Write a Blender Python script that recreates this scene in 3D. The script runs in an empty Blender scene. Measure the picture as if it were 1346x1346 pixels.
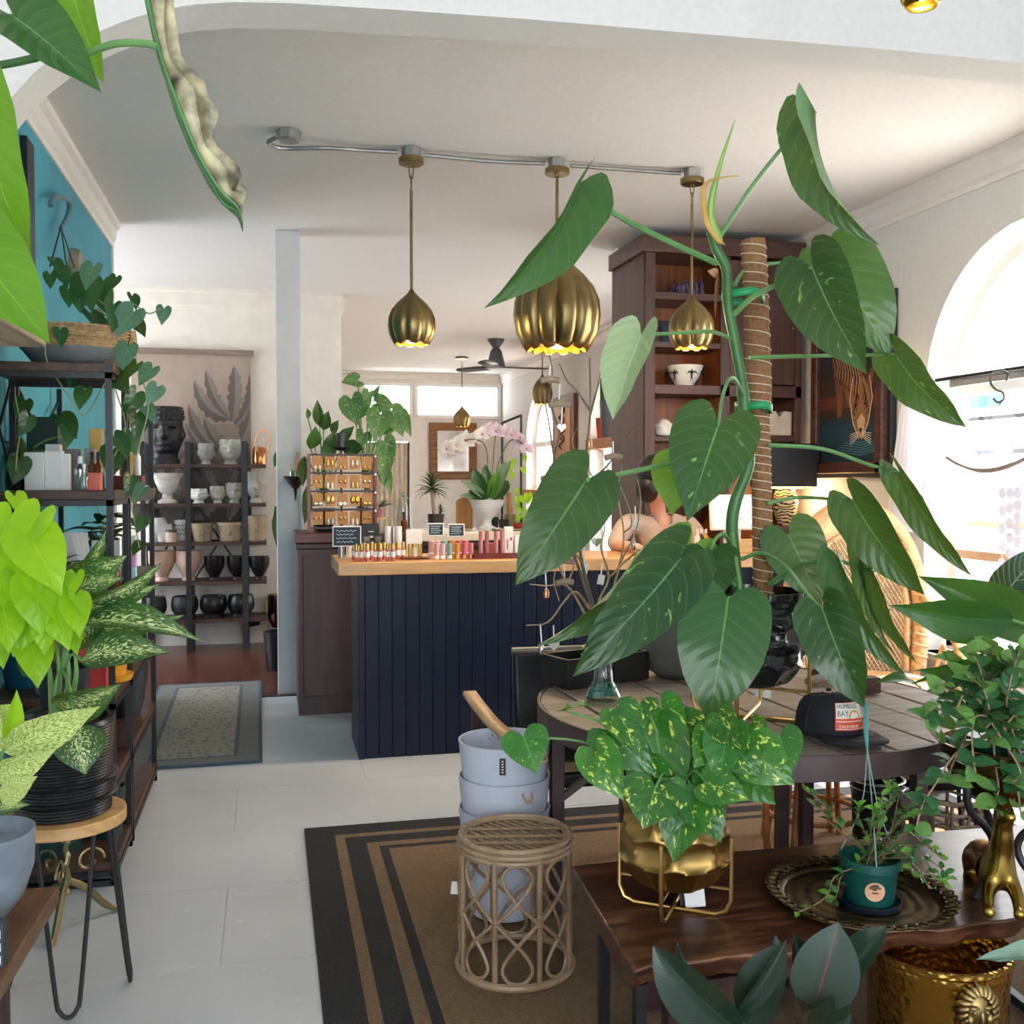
import bpy, math, random
from mathutils import Vector, Matrix
from math import pi, sin, cos, radians, sqrt, atan2, tan
rng = random.Random(7)
sc = bpy.context.scene
COL = sc.collection

# ------------------------------------------------------------ camera
F = 1346.0
YAW, PITCH, CAMZ = radians(13.3), math.atan(42 / F), 1.5
cam_data = bpy.data.cameras.new('camera'); cam = bpy.data.objects.new('camera', cam_data); COL.objects.link(cam)
cam.location = (0, 0, CAMZ); cam.rotation_euler = (pi / 2 - PITCH, 0, -YAW)
cam_data.sensor_width = 36; cam_data.lens = 36; cam_data.clip_start = 0.05; cam_data.clip_end = 200
sc.camera = cam
# ------------------------------------------------------------ world, sun, view
WORLD_STRENGTH, SUN_STRENGTH, EXPOSURE = 5.0, 11.0, 1.2
w = bpy.data.worlds.new('sky'); sc.world = w; w.use_nodes = True
nt = w.node_tree; nt.nodes.clear()
wo = nt.nodes.new('ShaderNodeOutputWorld'); bg = nt.nodes.new('ShaderNodeBackground')
bg.inputs[0].default_value = (0.88, 0.94, 1.0, 1); bg.inputs[1].default_value = WORLD_STRENGTH
nt.links.new(bg.outputs[0], wo.inputs[0])
sun_data = bpy.data.lights.new('sun', 'SUN'); sun = bpy.data.objects.new('sun', sun_data); COL.objects.link(sun)
sun_data.energy = SUN_STRENGTH; sun_data.angle = 0.01; sun_data.color = (1, 0.95, 0.88)
SUN_DIR = Vector((-0.45, -0.12, -0.88)).normalized()      # the way the light travels
sun.rotation_euler = SUN_DIR.to_track_quat('-Z', 'Y').to_euler(); sun.location = (9, 6, 8)
sc.view_settings.view_transform = 'Standard'; sc.view_settings.look = 'None'
sc.view_settings.gamma = 1; sc.view_settings.exposure = EXPOSURE; sc.view_settings.use_curve_mapping = False
cy = sc.cycles
cy.use_denoising = True; cy.max_bounces = 10; cy.diffuse_bounces = 6; cy.glossy_bounces = 4
cy.transmission_bounces = 6; cy.transparent_max_bounces = 12; cy.sample_clamp_indirect = 6; cy.caustics_reflective = False; cy.caustics_refractive = False

def portal(name, loc, rot, sx, sy):
    d = bpy.data.lights.new(name, 'AREA'); d.shape = 'RECTANGLE'; d.size = sx; d.size_y = sy
    d.cycles.is_portal = True
    o = bpy.data.objects.new(name, d); COL.objects.link(o); o.location = loc; o.rotation_euler = rot
def point(name, loc, energy, color, r=0.03):
    d = bpy.data.lights.new(name, 'POINT'); d.energy = energy; d.color = color; d.shadow_soft_size = r
    o = bpy.data.objects.new(name, d); COL.objects.link(o); o.location = loc
    return o

# ------------------------------------------------------------ picture ray -> place in the room
_R = Matrix.Rotation(-YAW, 3, 'Z') @ Matrix.Rotation(pi / 2 - PITCH, 3, 'X')
def ray(px, py): return _R @ Vector(((px - 673) / F, -(py - 673) / F, -1))
CAM = Vector((0, 0, CAMZ))
def PD(px, py, d): return CAM + ray(px, py) * d
def PZ(px, py, z): r = ray(px, py); return CAM + r * ((z - CAMZ) / r.z)
def PX(px, py, x): r = ray(px, py); return CAM + r * (x / r.x)
def PY(px, py, y): r = ray(px, py); return CAM + r * (y / r.y)
def size(npx, d): return npx * d / F

# ------------------------------------------------------------ materials
def lin(h):
    h = h.lstrip('#'); c = [int(h[i:i + 2], 16) / 255 for i in (0, 2, 4)]
    return tuple((v / 12.92 if v <= .04045 else ((v + .055) / 1.055) ** 2.4) for v in c) + (1,)
MATS = {}
class NT:
    def __init__(s, name):
        s.m = bpy.data.materials.new(name); s.m.use_nodes = True; s.t = s.m.node_tree; s.t.nodes.clear()
        s.out = s.n('ShaderNodeOutputMaterial'); s.p = s.n('ShaderNodeBsdfPrincipled'); s.l(s.p, 0, s.out, 0)
    def n(s, t, **k):
        x = s.t.nodes.new(t)
        for a, b in k.items(): setattr(x, a, b)
        return x
    def l(s, a, ai, b, bi): s.t.links.new(a.outputs[ai], b.inputs[bi])
    def math(s, op, a, b=None, c=None):
        x = s.n('ShaderNodeMath', operation=op)
        for i, v in enumerate((a, b, c)):
            if v is None: continue
            if isinstance(v, (int, float)): x.inputs[i].default_value = v
            else: s.t.links.new(v, x.inputs[i])
        return x.outputs[0]
    def mix(s, fac, a, b):
        x = s.n('ShaderNodeMix', data_type='RGBA')
        for i, v in ((0, fac), (6, a), (7, b)):
            if isinstance(v, (int, float, tuple)): x.inputs[i].default_value = v
            else: s.t.links.new(v, x.inputs[i])
        return x.outputs[2]
    def ramp(s, src, stops):
        x = s.n('ShaderNodeValToRGB'); e = x.color_ramp.elements
        while len(e) < len(stops): e.new(0.5)
        for i, (p, c) in enumerate(stops): e[i].position = p; e[i].color = c
        s.t.links.new(src, x.inputs[0]); return x.outputs[0]
    def noise(s, scale, detail=3, vec=None, dist=0):
        x = s.n('ShaderNodeTexNoise'); x.inputs['Scale'].default_value = scale; x.inputs['Detail'].default_value = detail
        x.inputs['Distortion'].default_value = dist
        if vec is not None: s.t.links.new(vec, x.inputs['Vector'])
        return x.outputs[0]
    def coord(s, kind='Object', scale=(1, 1, 1), rot=(0, 0, 0)):
        c = s.n('ShaderNodeTexCoord'); m = s.n('ShaderNodeMapping'); m.inputs['Scale'].default_value = scale
        m.inputs['Rotation'].default_value = rot
        s.t.links.new(c.outputs[kind], m.inputs[0]); return m.outputs[0]
    def bump(s, h, strength=.3, dist=.005):
        b = s.n('ShaderNodeBump'); b.inputs['Strength'].default_value = strength; b.inputs['Distance'].default_value = dist
        s.t.links.new(h, b.inputs['Height']); s.t.links.new(b.outputs[0], s.p.inputs['Normal'])
    def set(s, col=None, rough=None, metal=None, **k):
        for key, v in (('Base Color', col), ('Roughness', rough), ('Metallic', metal)):
            if v is None: continue
            if isinstance(v, (int, float, tuple)): s.p.inputs[key].default_value = v
            else: s.t.links.new(v, s.p.inputs[key])
        for key, v in k.items(): s.p.inputs[key.replace('_', ' ')].default_value = v
        return s.m
def plain(name, h, rough=.5, metal=0., var=.06, scale=12, bump=0., bscale=60, **k):
    if name in MATS: return MATS[name]
    q = NT(name); c = lin(h); v = q.coord()
    n = q.noise(scale, 3, v)
    a = tuple(max(0, x * (1 - var * 2)) for x in c[:3]) + (1,); b = tuple(min(1, x * (1 + var * 2)) for x in c[:3]) + (1,)
    q.set(q.ramp(n, [(.3, a), (.7, b)]), rough, metal, **k)
    if bump: q.bump(q.noise(bscale, 3, v), bump, .003)
    MATS[name] = q.m; return q.m
def wood(name, dark, light, axis='X', scale=1., rough=.5, contrast=1., bump=.15):
    if name in MATS: return MATS[name]
    q = NT(name); s = {'X': (1.2, 14, 14), 'Y': (14, 1.2, 14), 'Z': (14, 14, 1.2)}[axis]
    v = q.coord(scale=tuple(x * scale for x in s))
    n = q.noise(2.2, 6, v, 1.2); f = q.noise(14, 3, v)
    m = q.math('ADD', q.math('MULTIPLY', n, .75), q.math('MULTIPLY', f, .25))
    q.set(q.ramp(m, [(.5 - .18 / contrast, lin(dark)), (.5 + .16 / contrast, lin(light))]), rough)
    q.bump(m, bump, .003)
    MATS[name] = q.m; return q.m
def metal(name, h, rough=.3, var=.12, bump=0., bscale=30, **k):
    if name in MATS: return MATS[name]
    q = NT(name); c = lin(h); v = q.coord(); n = q.noise(7, 4, v)
    a = tuple(x * (1 - var * 2) for x in c[:3]) + (1,); b = tuple(min(1, x * (1 + var * 1.5)) for x in c[:3]) + (1,)
    q.set(q.ramp(n, [(.3, a), (.7, b)]), q.math('ADD', q.math('MULTIPLY', n, .25), rough - .1), 1., **k)
    if bump: q.bump(q.noise(bscale, 2, v), bump, .004)
    MATS[name] = q.m; return q.m
def glass(name, tint='#f4faf8', alpha=.12, rough=.02):
    """thin clear glass: mostly see-through, with a mirror-like sheen"""
    if name in MATS: return MATS[name]
    q = NT(name); tr = q.n('ShaderNodeBsdfTransparent'); tr.inputs[0].default_value = lin(tint)
    gl = q.n('ShaderNodeBsdfGlossy'); gl.inputs['Roughness'].default_value = rough
    fr = q.n('ShaderNodeLayerWeight'); fr.inputs[0].default_value = .25
    mx = q.n('ShaderNodeMixShader'); f = q.math('ADD', q.math('MULTIPLY', fr.outputs[1], .55), alpha * .4)
    q.t.links.new(f, mx.inputs[0]); q.l(tr, 0, mx, 1); q.l(gl, 0, mx, 2); q.l(mx, 0, q.out, 0)
    MATS[name] = q.m; return q.m
def emit(name, h, s):
    if name in MATS: return MATS[name]
    q = NT(name); e = q.n('ShaderNodeEmission'); e.inputs[0].default_value = lin(h); e.inputs[1].default_value = s
    q.l(e, 0, q.out, 0); MATS[name] = q.m; return q.m
def printed(name='printed', rough=.6):
    """colour from the mesh's own flat print"""
    if name in MATS: return MATS[name]
    q = NT(name); a = q.n('ShaderNodeAttribute'); a.attribute_name = 'print'; v = q.coord()
    n = q.noise(9, 5, v)
    q.set(q.mix(q.math('MULTIPLY', n, .28), a.outputs[0], (0.02, 0.015, 0.012, 1)), rough)
    MATS[name] = q.m; return q.m
def leafmat(name, main, dark, vein, rough=.35, trans=.25, nv=8, veinw=.10, varieg=None, vamt=.5, vscale=6, back=None, rib=.014, veinmix=.28, streak=0, bmp=.25):
    if name in MATS: return MATS[name]
    q = NT(name); tc = q.n('ShaderNodeTexCoord'); sp = q.n('ShaderNodeSeparateXYZ'); q.l(tc, 'UV', sp, 0)
    au = q.math('ABSOLUTE', q.math('SUBTRACT', sp.outputs[0], .5)); v = sp.outputs[1]
    oi = q.n('ShaderNodeObjectInfo')
    n = q.noise(5, 3, tc.outputs['Object'])
    base = q.mix(q.math('MULTIPLY_ADD', oi.outputs['Random'], .6, q.math('MULTIPLY', n, .4)), lin(dark), lin(main))
    fr = q.math('FRACT', q.math('SUBTRACT', q.math('MULTIPLY', v, nv), q.math('MULTIPLY', au, nv * .55)))
    tri = q.math('ABSOLUTE', q.math('SUBTRACT', fr, .5))
    sv = q.math('LESS_THAN', tri, veinw * .5)
    if varieg:
        mp = q.n('ShaderNodeCombineXYZ')
        q.t.links.new(q.math('ADD', q.math('MULTIPLY', au, 3.0 if streak else 1.6), q.math('MULTIPLY', oi.outputs['Random'], 17)), mp.inputs[0])
        q.t.links.new(q.math('SUBTRACT', q.math('MULTIPLY', v, 3.2), q.math('MULTIPLY', au, 1.8)), mp.inputs[1])
        q.t.links.new(q.math('SIGN', q.math('SUBTRACT', sp.outputs[0], .5)), mp.inputs[2])
        vn = q.noise(vscale, 3, mp.outputs[0], .6)
        if streak: vn = q.math('SUBTRACT', vn, q.math('MULTIPLY', au, streak))
        k = q.n('ShaderNodeMapRange'); k.inputs[1].default_value = .62 - vamt * .28; k.inputs[2].default_value = .68 - vamt * .28
        q.t.links.new(vn, k.inputs[0])
        base = q.mix(k.outputs[0], base, lin(varieg))
    c = q.mix(q.math('MULTIPLY', sv, veinmix * .5), base, lin(vein))
    rb = q.math('LESS_THAN', au, q.math('MULTIPLY_ADD', v, -rib * .7, rib))
    c = q.mix(q.math('MULTIPLY', rb, veinmix + .3), c, lin(vein))
    geo = q.n('ShaderNodeNewGeometry')
    if back: c = q.mix(geo.outputs['Backfacing'], c, lin(back))
    q.set(c, rough); q.p.inputs['Specular IOR Level'].default_value = .45
    q.bump(q.math('MULTIPLY', tri, 1.), bmp, .008)
    tl = q.n('ShaderNodeBsdfTranslucent'); q.t.links.new(q.mix(.5, c, lin('#b4d44a')), tl.inputs[0])
    mx = q.n('ShaderNodeMixShader'); mx.inputs[0].default_value = trans
    q.l(q.p, 0, mx, 1); q.l(tl, 0, mx, 2); q.l(mx, 0, q.out, 0)
    MATS[name] = q.m; return q.m

# ------------------------------------------------------------ meshes
def origin(o):
    v = Vector((0, 0, 0))
    while o is not None: v = v + o.location; o = o.parent
    return v
class MB:
    def __init__(s): s.v = []; s.f = []; s.c = []; s.col = None
    def paint(s, h): s.col = lin(h); return s
    def add(s, vs, fs):
        b = len(s.v); s.v += [tuple(x) for x in vs]; s.f += [tuple(i + b for i in f) for f in fs]
        s.c += [s.col] * len(fs); return s
    def box(s, a, b):
        (x0, y0, z0), (x1, y1, z1) = a, b
        return s.add([(x0, y0, z0), (x1, y0, z0), (x1, y1, z0), (x0, y1, z0), (x0, y0, z1), (x1, y0, z1), (x1, y1, z1), (x0, y1, z1)],
                     [(0, 3, 2, 1), (4, 5, 6, 7), (0, 1, 5, 4), (1, 2, 6, 5), (2, 3, 7, 6), (3, 0, 4, 7)])
    def obox(s, c, sz, rot=None):
        h = [x / 2 for x in sz]; R = rot if rot is not None else Matrix.Identity(3); c = Vector(c)
        vs = [c + R @ Vector((sx * h[0], sy * h[1], sz_ * h[2])) for sz_ in (-1, 1) for sx, sy in ((-1, -1), (1, -1), (1, 1), (-1, 1))]
        return s.add(vs, [(0, 3, 2, 1), (4, 5, 6, 7), (0, 1, 5, 4), (1, 2, 6, 5), (2, 3, 7, 6), (3, 0, 4, 7)])
    def bar(s, a, b, w, h=None, up=(0, 0, 1)):
        a, b = Vector(a), Vector(b); d = (b - a); L = d.length; d.normalize(); h = h or w
        u = Vector(up)
        if abs(d.dot(u)) > .98: u = Vector((0, 1, 0))
        x = d.cross(u).normalized(); z = x.cross(d)
        R = Matrix((x, d, z)).transposed()
        return s.obox((a + b) / 2, (w, L, h), R)
    def tube(s, pts, r, n=8, closed=False, caps=True):
        pts = [Vector(p) for p in pts]; m = len(pts)
        rs = r if isinstance(r, (list, tuple)) else [r] * m
        vs = []; prev = None
        for i, p in enumerate(pts):
            if closed: t = pts[(i + 1) % m] - pts[i - 1]
            else: t = pts[min(i + 1, m - 1)] - pts[max(i - 1, 0)]
            if t.length < 1e-9: t = Vector((0, 0, 1))
            t.normalize()
            if prev is None:
                u = Vector((0, 0, 1)) if abs(t.z) < .9 else Vector((1, 0, 0)); u = (u - t * u.dot(t)).normalized()
            else:
                u = prev - t * prev.dot(t)
                u = u.normalized() if u.length > 1e-6 else Vector((1, 0, 0))
            prev = u; b = t.cross(u)
            for k in range(n):
                a = 2 * pi * k / n; vs.append(p + (u * cos(a) + b * sin(a)) * rs[i])
        fs = []
        for i in range(m if closed else m - 1):
            for k in range(n):
                i2 = (i + 1) % m; k2 = (k + 1) % n
                fs.append((i * n + k, i * n + k2, i2 * n + k2, i2 * n + k))
        if caps and not closed:
            fs.append(tuple(reversed(range(n)))); fs.append(tuple((m - 1) * n + k for k in range(n)))
        return s.add(vs, fs)
    def lathe(s, prof, c=(0, 0, 0), n=28, lobes=0, amp=0, fn=None, close=False):
        vs = []; fs = []; cx, cy_, cz = c; m = len(prof)
        for j, (r, z) in enumerate(prof):
            for k in range(n):
                a = 2 * pi * k / n; rr = r
                if lobes: rr = r * (1 - amp * abs(cos(lobes * a / 2)) ** 6)
                if fn: rr, zz = fn(r, z, a, j)
                else: zz = z
                vs.append((cx + rr * cos(a), cy_ + rr * sin(a), cz + zz))
        for j in range(m - 1):
            for k in range(n):
                k2 = (k + 1) % n; fs.append((j * n + k, j * n + k2, (j + 1) * n + k2, (j + 1) * n + k))
        if prof[0][0] > 1e-5 and not close: fs.append(tuple(reversed(range(n))))
        if prof[-1][0] > 1e-5 and not close: fs.append(tuple((m - 1) * n + k for k in range(n)))
        return s.add(vs, fs)
    def prism(s, poly, z0, z1, M=None):
        n = len(poly); vs = [Vector((x, y, z0)) for x, y in poly] + [Vector((x, y, z1)) for x, y in poly]
        if M is not None: vs = [M @ v for v in vs]
        fs = [tuple(reversed(range(n))), tuple(range(n, 2 * n))] + [(i, (i + 1) % n, n + (i + 1) % n, n + i) for i in range(n)]
        return s.add(vs, fs)
    def blob(s, c, r, n=14, m=9, M=None, fn=None):
        c = Vector(c); rx, ry, rz = r if isinstance(r, (tuple, list)) else (r, r, r); vs = []; fs = []
        for j in range(m + 1):
            t = pi * j / m
            for k in range(n):
                a = 2 * pi * k / n; p = Vector((sin(t) * cos(a), sin(t) * sin(a), cos(t)))
                q = p * (fn(p) if fn else 1); q = Vector((q.x * rx, q.y * ry, q.z * rz))
                vs.append(c + (M @ q if M is not None else q))
        for j in range(m):
            for k in range(n):
                k2 = (k + 1) % n; fs.append((j * n + k, (j + 1) * n + k, (j + 1) * n + k2, j * n + k2))
        return s.add(vs, fs)
    def quad(s, a, b, c, d): return s.add([a, b, c, d], [(0, 1, 2, 3)])
    def strip(s, A, B):
        n = len(A); return s.add(list(A) + list(B), [(i, i + 1, n + i + 1, n + i) for i in range(n - 1)])
    def build(s, name, m, parent=None, smooth=40, bevel=0, mods=None, local=False):
        o0 = origin(parent) if parent and not local else Vector((0, 0, 0))
        me = bpy.data.meshes.new(name); me.from_pydata([tuple(Vector(v) - o0) for v in s.v], [], s.f)
        me.materials.append(m)
        if any(c is not None for c in s.c):
            at = me.attributes.new('print', 'FLOAT_COLOR', 'FACE')
            for i, c in enumerate(s.c): at.data[i].color = c or (1, 1, 1, 1)
        if smooth:
            me.shade_smooth(); me.set_sharp_from_angle(angle=radians(smooth))
        o = bpy.data.objects.new(name, me); COL.objects.link(o)
        if parent: o.parent = parent
        if bevel:
            b = o.modifiers.new('edge', 'BEVEL'); b.width = bevel; b.segments = 2; b.limit_method = 'ANGLE'
        for t, kw in (mods or []):
            x = o.modifiers.new(t.lower(), t)
            for k, v in kw.items(): setattr(x, k, v)
        return o
def tag(o, label=None, cat=None, group=None, kind=None):
    for k, v in (('label', label), ('category', cat), ('group', group), ('kind', kind)):
        if v: o[k] = v
    return o
def thing(name, label, cat, loc=(0, 0, 0), group=None, rz=0):
    o = bpy.data.objects.new(name, None); COL.objects.link(o); o.location = loc; o.rotation_euler = (0, 0, rz)
    o.empty_display_size = .05
    return tag(o, label, cat, group)
def structure(o): o['kind'] = 'structure'; return o
def dup(o, loc=None, label=None, rz=None, parent=None, sc_=None):
    c = o.copy(); COL.objects.link(c)
    if parent: c.parent = parent
    for ch in [x for x in bpy.data.objects if x.parent == o] if False else list(o.children): dup(ch, parent=c)
    if loc is not None: c.location = loc
    if rz is not None: c.rotation_euler = (0, 0, rz)
    if label: c['label'] = label
    if sc_: c.scale = sc_ if isinstance(sc_, tuple) else (sc_,) * 3
    return c
def lettering(text, m, parent, loc, R, height, name='lettering', align='CENTER', depth=.0004, sx=1.):
    cu = bpy.data.curves.new(name, 'FONT'); cu.body = text; cu.size = height; cu.align_x = align; cu.align_y = 'CENTER'
    cu.extrude = depth; cu.resolution_u = 2
    t = bpy.data.objects.new('t', cu); COL.objects.link(t); bpy.context.view_layer.update()
    me = bpy.data.meshes.new_from_object(t); bpy.data.objects.remove(t); me.materials.clear(); me.materials.append(m)
    M = Matrix.Translation(Vector(loc) - (origin(parent) if parent else Vector())) @ R.to_4x4() @ Matrix.Diagonal((sx, 1, 1, 1))
    me.transform(M); o = bpy.data.objects.new(name, me); COL.objects.link(o); o.parent = parent
    return o
def basis(x, y):
    """columns x, y, x cross y: stands lettering or a flat sheet in the room"""
    x = Vector(x).normalized(); y = Vector(y); y = (y - x * y.dot(x)).normalized(); return Matrix((x, y, x.cross(y))).transposed()
RX90 = Matrix.Rotation(pi / 2, 3, 'X')      # upright, reading from -Y

# ------------------------------------------------------------ leaves
SHAPES = {
 'heart': ([(0, .27), (.04, .39), (.09, .46), (.2, .5), (.35, .47), (.5, .40), (.65, .29), (.8, .16), (.92, .05), (1, 0)], .24),
 'long': ([(0, .24), (.04, .36), (.08, .44), (.16, .5), (.32, .485), (.5, .43), (.68, .33), (.84, .18), (.94, .06), (1, 0)], .20),
 'broad': ([(0, .28), (.04, .40), (.12, .47), (.3, .5), (.5, .46), (.68, .36), (.84, .2), (.94, .07), (1, 0)], .13),
 'lance': ([(0, .05), (.1, .25), (.25, .43), (.42, .5), (.58, .46), (.74, .32), (.88, .14), (1, 0)], 0.),
 'oval': ([(0, .10), (.1, .31), (.25, .45), (.45, .5), (.65, .46), (.82, .32), (.93, .16), (1, 0)], 0.),
 'strap': ([(0, .38), (.2, .5), (.6, .38), (.85, .18), (1, 0)], 0.),
 'round': ([(0, .18), (.12, .4), (.32, .5), (.55, .47), (.76, .32), (.9, .15), (1, 0)], .06)}
LEAFS = {}
def leafmesh(shape, m, bend=.1, fold=.12, wave=0., ns=9, nu=2, droop=0.):
    if SHAPES[shape][1] > .1: nu = max(nu, 3)
    key = (shape, m.name, bend, fold, wave, ns, nu, droop)
    if key in LEAFS: return LEAFS[key]
    tab, L = SHAPES[shape]
    def W(s):
        for (a, x), (b, y) in zip(tab, tab[1:]):
            if s <= b: return x + (y - x) * (s - a) / (b - a)
        return 0
    us = [-1 + i / nu for i in range(2 * nu + 1)]; vs = []; uv = []; fs = []
    for j in range(ns + 1):
        s = (j / ns) ** 1.25; wd = W(s)
        for u in us:
            y = s - L * (1 - (1 - abs(u)) ** 2.2) * (1 - s) ** 3 + (.35 * L * max(0, abs(u) - .6) ** 2 * (1 - s) ** 6 if L else 0)
            z = 4 * bend * s * (1 - s) - droop * s * s * s + fold * abs(u) * wd + wave * sin(s * 14 + (u > 0) * 1.3) * u * u * (.3 + wd)
            vs.append((u * wd, y, z)); uv.append(((u + 1) / 2, s))
    k = len(us)
    for j in range(ns):
        for i in range(k - 1): fs.append((j * k + i, j * k + i + 1, (j + 1) * k + i + 1, (j + 1) * k + i))
    me = bpy.data.meshes.new('leaf'); me.from_pydata(vs, [], fs); me.materials.append(m)
    ul = me.uv_layers.new(name='uv')
    for lp in me.loops: ul.data[lp.index].uv = uv[lp.vertex_index]
    me.shade_smooth(); LEAFS[key] = me; return me
def leaf(parent, me, base, tip, width, nrm=None, name='leaf'):
    base, tip = Vector(base), Vector(tip); Y = tip - base; L = max(Y.length, 1e-4)
    N = Vector(nrm) if nrm is not None else (CAM - (base + tip) / 2).normalized() + Vector((0, 0, .35))
    y = Y / L; z = N - y * N.dot(y)
    if z.length < 1e-3: z = Vector((0, 0, 1)) - y * y.z
    z.normalize(); x = y.cross(z)
    M = Matrix((x * width, y * L, z * L)).transposed().to_4x4(); M.translation = base - origin(parent)
    o = bpy.data.objects.new(name, me); COL.objects.link(o); o.parent = parent; o.matrix_basis = M; return o
def curve(pts, n=6):
    """smooth path through points"""
    P = [Vector(p) for p in pts]; P = [P[0] * 2 - P[1]] + P + [P[-1] * 2 - P[-2]]; out = []
    for i in range(1, len(P) - 2):
        for k in range(n):
            t = k / n; a, b, c, d = P[i - 1:i + 3]
            out.append(.5 * ((2 * b) + (c - a) * t + (2 * a - 5 * b + 4 * c - d) * t * t + (3 * b - a - 3 * c + d) * t ** 3))
    out.append(P[-2]); return out
def pxpath(pts, n=5): return curve([PD(*p) for p in pts], n)
# ============================================================ the room
XL, XR, ZC, YB, YF, YS = -1.03, 3.73, 3.23, 9.7, 16.5, 7.3
YH0, YH1 = 3.18, 3.36                                   # the arched header
M_wall = plain('white_wall_paint', '#dcdbd8', .85, var=.015, scale=40, bump=.25, bscale=180)
M_ceil = plain('ceiling_paint', '#dfdcd9', .9, var=.015, scale=30, bump=.3, bscale=150)
M_trim = plain('white_trim_paint', '#e9e6e2', .6, var=.01)
M_teal = plain('teal_wall_paint', '#4a9db2', .8, var=.05, scale=2.5, bump=.15, bscale=120)
M_cream = plain('cream_wall_paint', '#e8e1d7', .85, var=.02, scale=8, bump=.15, bscale=150)
M_frame = plain('window_frame_paint', '#f2f0ec', .5, var=.01)
M_pane = glass('window_glass', '#ffffff', .08)

def mat_floor():
    q = NT('grey_painted_floor'); v = q.coord()
    n = q.noise(1.1, 5, v); f = q.noise(22, 5, v, .4); sc_ = q.noise(3.2, 8, q.coord(scale=(1, 3.5, 1)), .8)
    base = q.ramp(n, [(.3, lin('#b6bcc4')), (.7, lin('#cacfd6'))])
    base = q.mix(q.math('MULTIPLY', q.math('GREATER_THAN', f, .70), .5), base, lin('#e2e4e4'))
    base = q.mix(q.math('MULTIPLY', q.math('GREATER_THAN', sc_, .70), .45), base, lin('#d3d6d8'))
    q.set(base, q.ramp(n, [(.3, (.3, .3, .3, 1)), (.7, (.5, .5, .5, 1))])); q.bump(q.math('ADD', n, q.math('MULTIPLY', sc_, .4)), .18, .006)
    return q.m
M_floor = mat_floor()
def mat_woodfloor():
    q = NT('red_brown_wood_floor'); br = q.n('ShaderNodeTexBrick')
    v = q.coord(); q.t.links.new(v, br.inputs['Vector'])
    br.inputs['Scale'].default_value = 1; br.inputs['Brick Width'].default_value = 1.2; br.inputs['Row Height'].default_value = .08
    br.inputs['Mortar Size'].default_value = .0015; br.inputs['Color1'].default_value = lin('#4e2c24'); br.inputs['Color2'].default_value = lin('#643c31')
    br.inputs['Mortar'].default_value = lin('#2a120c')
    n = q.noise(3, 5, q.coord(scale=(1.5, 18, 1)), .8)
    q.set(q.mix(q.math('MULTIPLY', n, .35), br.outputs[0], lin('#74483c')), .22); q.bump(br.outputs[1], .1, .002); return q.m
M_woodfloor = mat_woodfloor()

# floor: grey painted boards laid in panels with open joints, wood beyond
fl = MB().box((-3, -3, -.1), (XR + .3, 7.25, -.004)).build('floor', M_floor, smooth=0); structure(fl)
y = -2.95; row = 0
while y < 7.2:
    y1 = min(y + .62, 7.25); x = XL - .35 - (row % 2) * .6
    while x < XR:
        x1 = min(x + 1.22, XR)
        if x1 - x > .1 and y > -.5:
            MB().box((x + .0012, y + .0012, -.02), (x1 - .0012, y1 - .0012, rng.uniform(-.0008, .0008))).build('floor_panel', M_floor, fl, smooth=0)
        x += 1.22
    y += .62; row += 1
fw = structure(MB().box((-3, 7.25, -.1), (XR, YF, 0.002)).build('floor_2', M_woodfloor, smooth=0))
structure(MB().box((-1.1, 7.235, 0), (XR, 7.262, .006)).build('trim_1', plain('dark_threshold', '#2b1c16', .5), smooth=0))
structure(MB().box((-3, YH1 - .06, ZC), (XR + .3, YF + 4, ZC + .15)).build('ceiling', M_ceil, smooth=0))
ZN = 3.75
structure(MB().box((-3.2, -3, ZN), (XR + .3, YH1, ZN + .15)).build('ceiling_2', M_ceil, smooth=0))

def arch_pts(yc, hw, zs, n=20): return [(yc + hw * cos(pi - pi * i / n), zs + hw * sin(pi - pi * i / n)) for i in range(n + 1)]
def arched_wall(name, X, thick, y0, y1, z1, ops, m):
    """a wall in a plane of constant x with arched openings and real reveals"""
    b = MB()
    for X_ in (X, X + thick):
        ys = y0
        for (yc, hw, z0, zs) in ops:
            b.quad((X_, ys, 0), (X_, yc - hw, 0), (X_, yc - hw, z1), (X_, ys, z1))
            b.quad((X_, yc - hw, 0), (X_, yc + hw, 0), (X_, yc + hw, z0), (X_, yc - hw, z0))
            ap = arch_pts(yc, hw, zs)
            b.strip([(X_, p[0], p[1]) for p in ap], [(X_, p[0], z1) for p in ap])
            ys = yc + hw
        b.quad((X_, ys, 0), (X_, y1, 0), (X_, y1, z1), (X_, ys, z1))
    for (yc, hw, z0, zs) in ops:
        loop = [(yc - hw, z0)] + arch_pts(yc, hw, zs) + [(yc + hw, z0), (yc - hw, z0)]
        b.strip([(X, p[0], p[1]) for p in loop], [(X + thick, p[0], p[1]) for p in loop])
    return structure(b.build(name, m, smooth=30))
WINS = [(4.46, .82, .5, 2.01), (8.35, .6, .5, 2.01), (10.9, .82, .5, 2.01), (14.1, .75, .5, 2.01)]
arched_wall('wall_right', XR, .28, -3, YF, ZN, WINS, M_wall)
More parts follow.
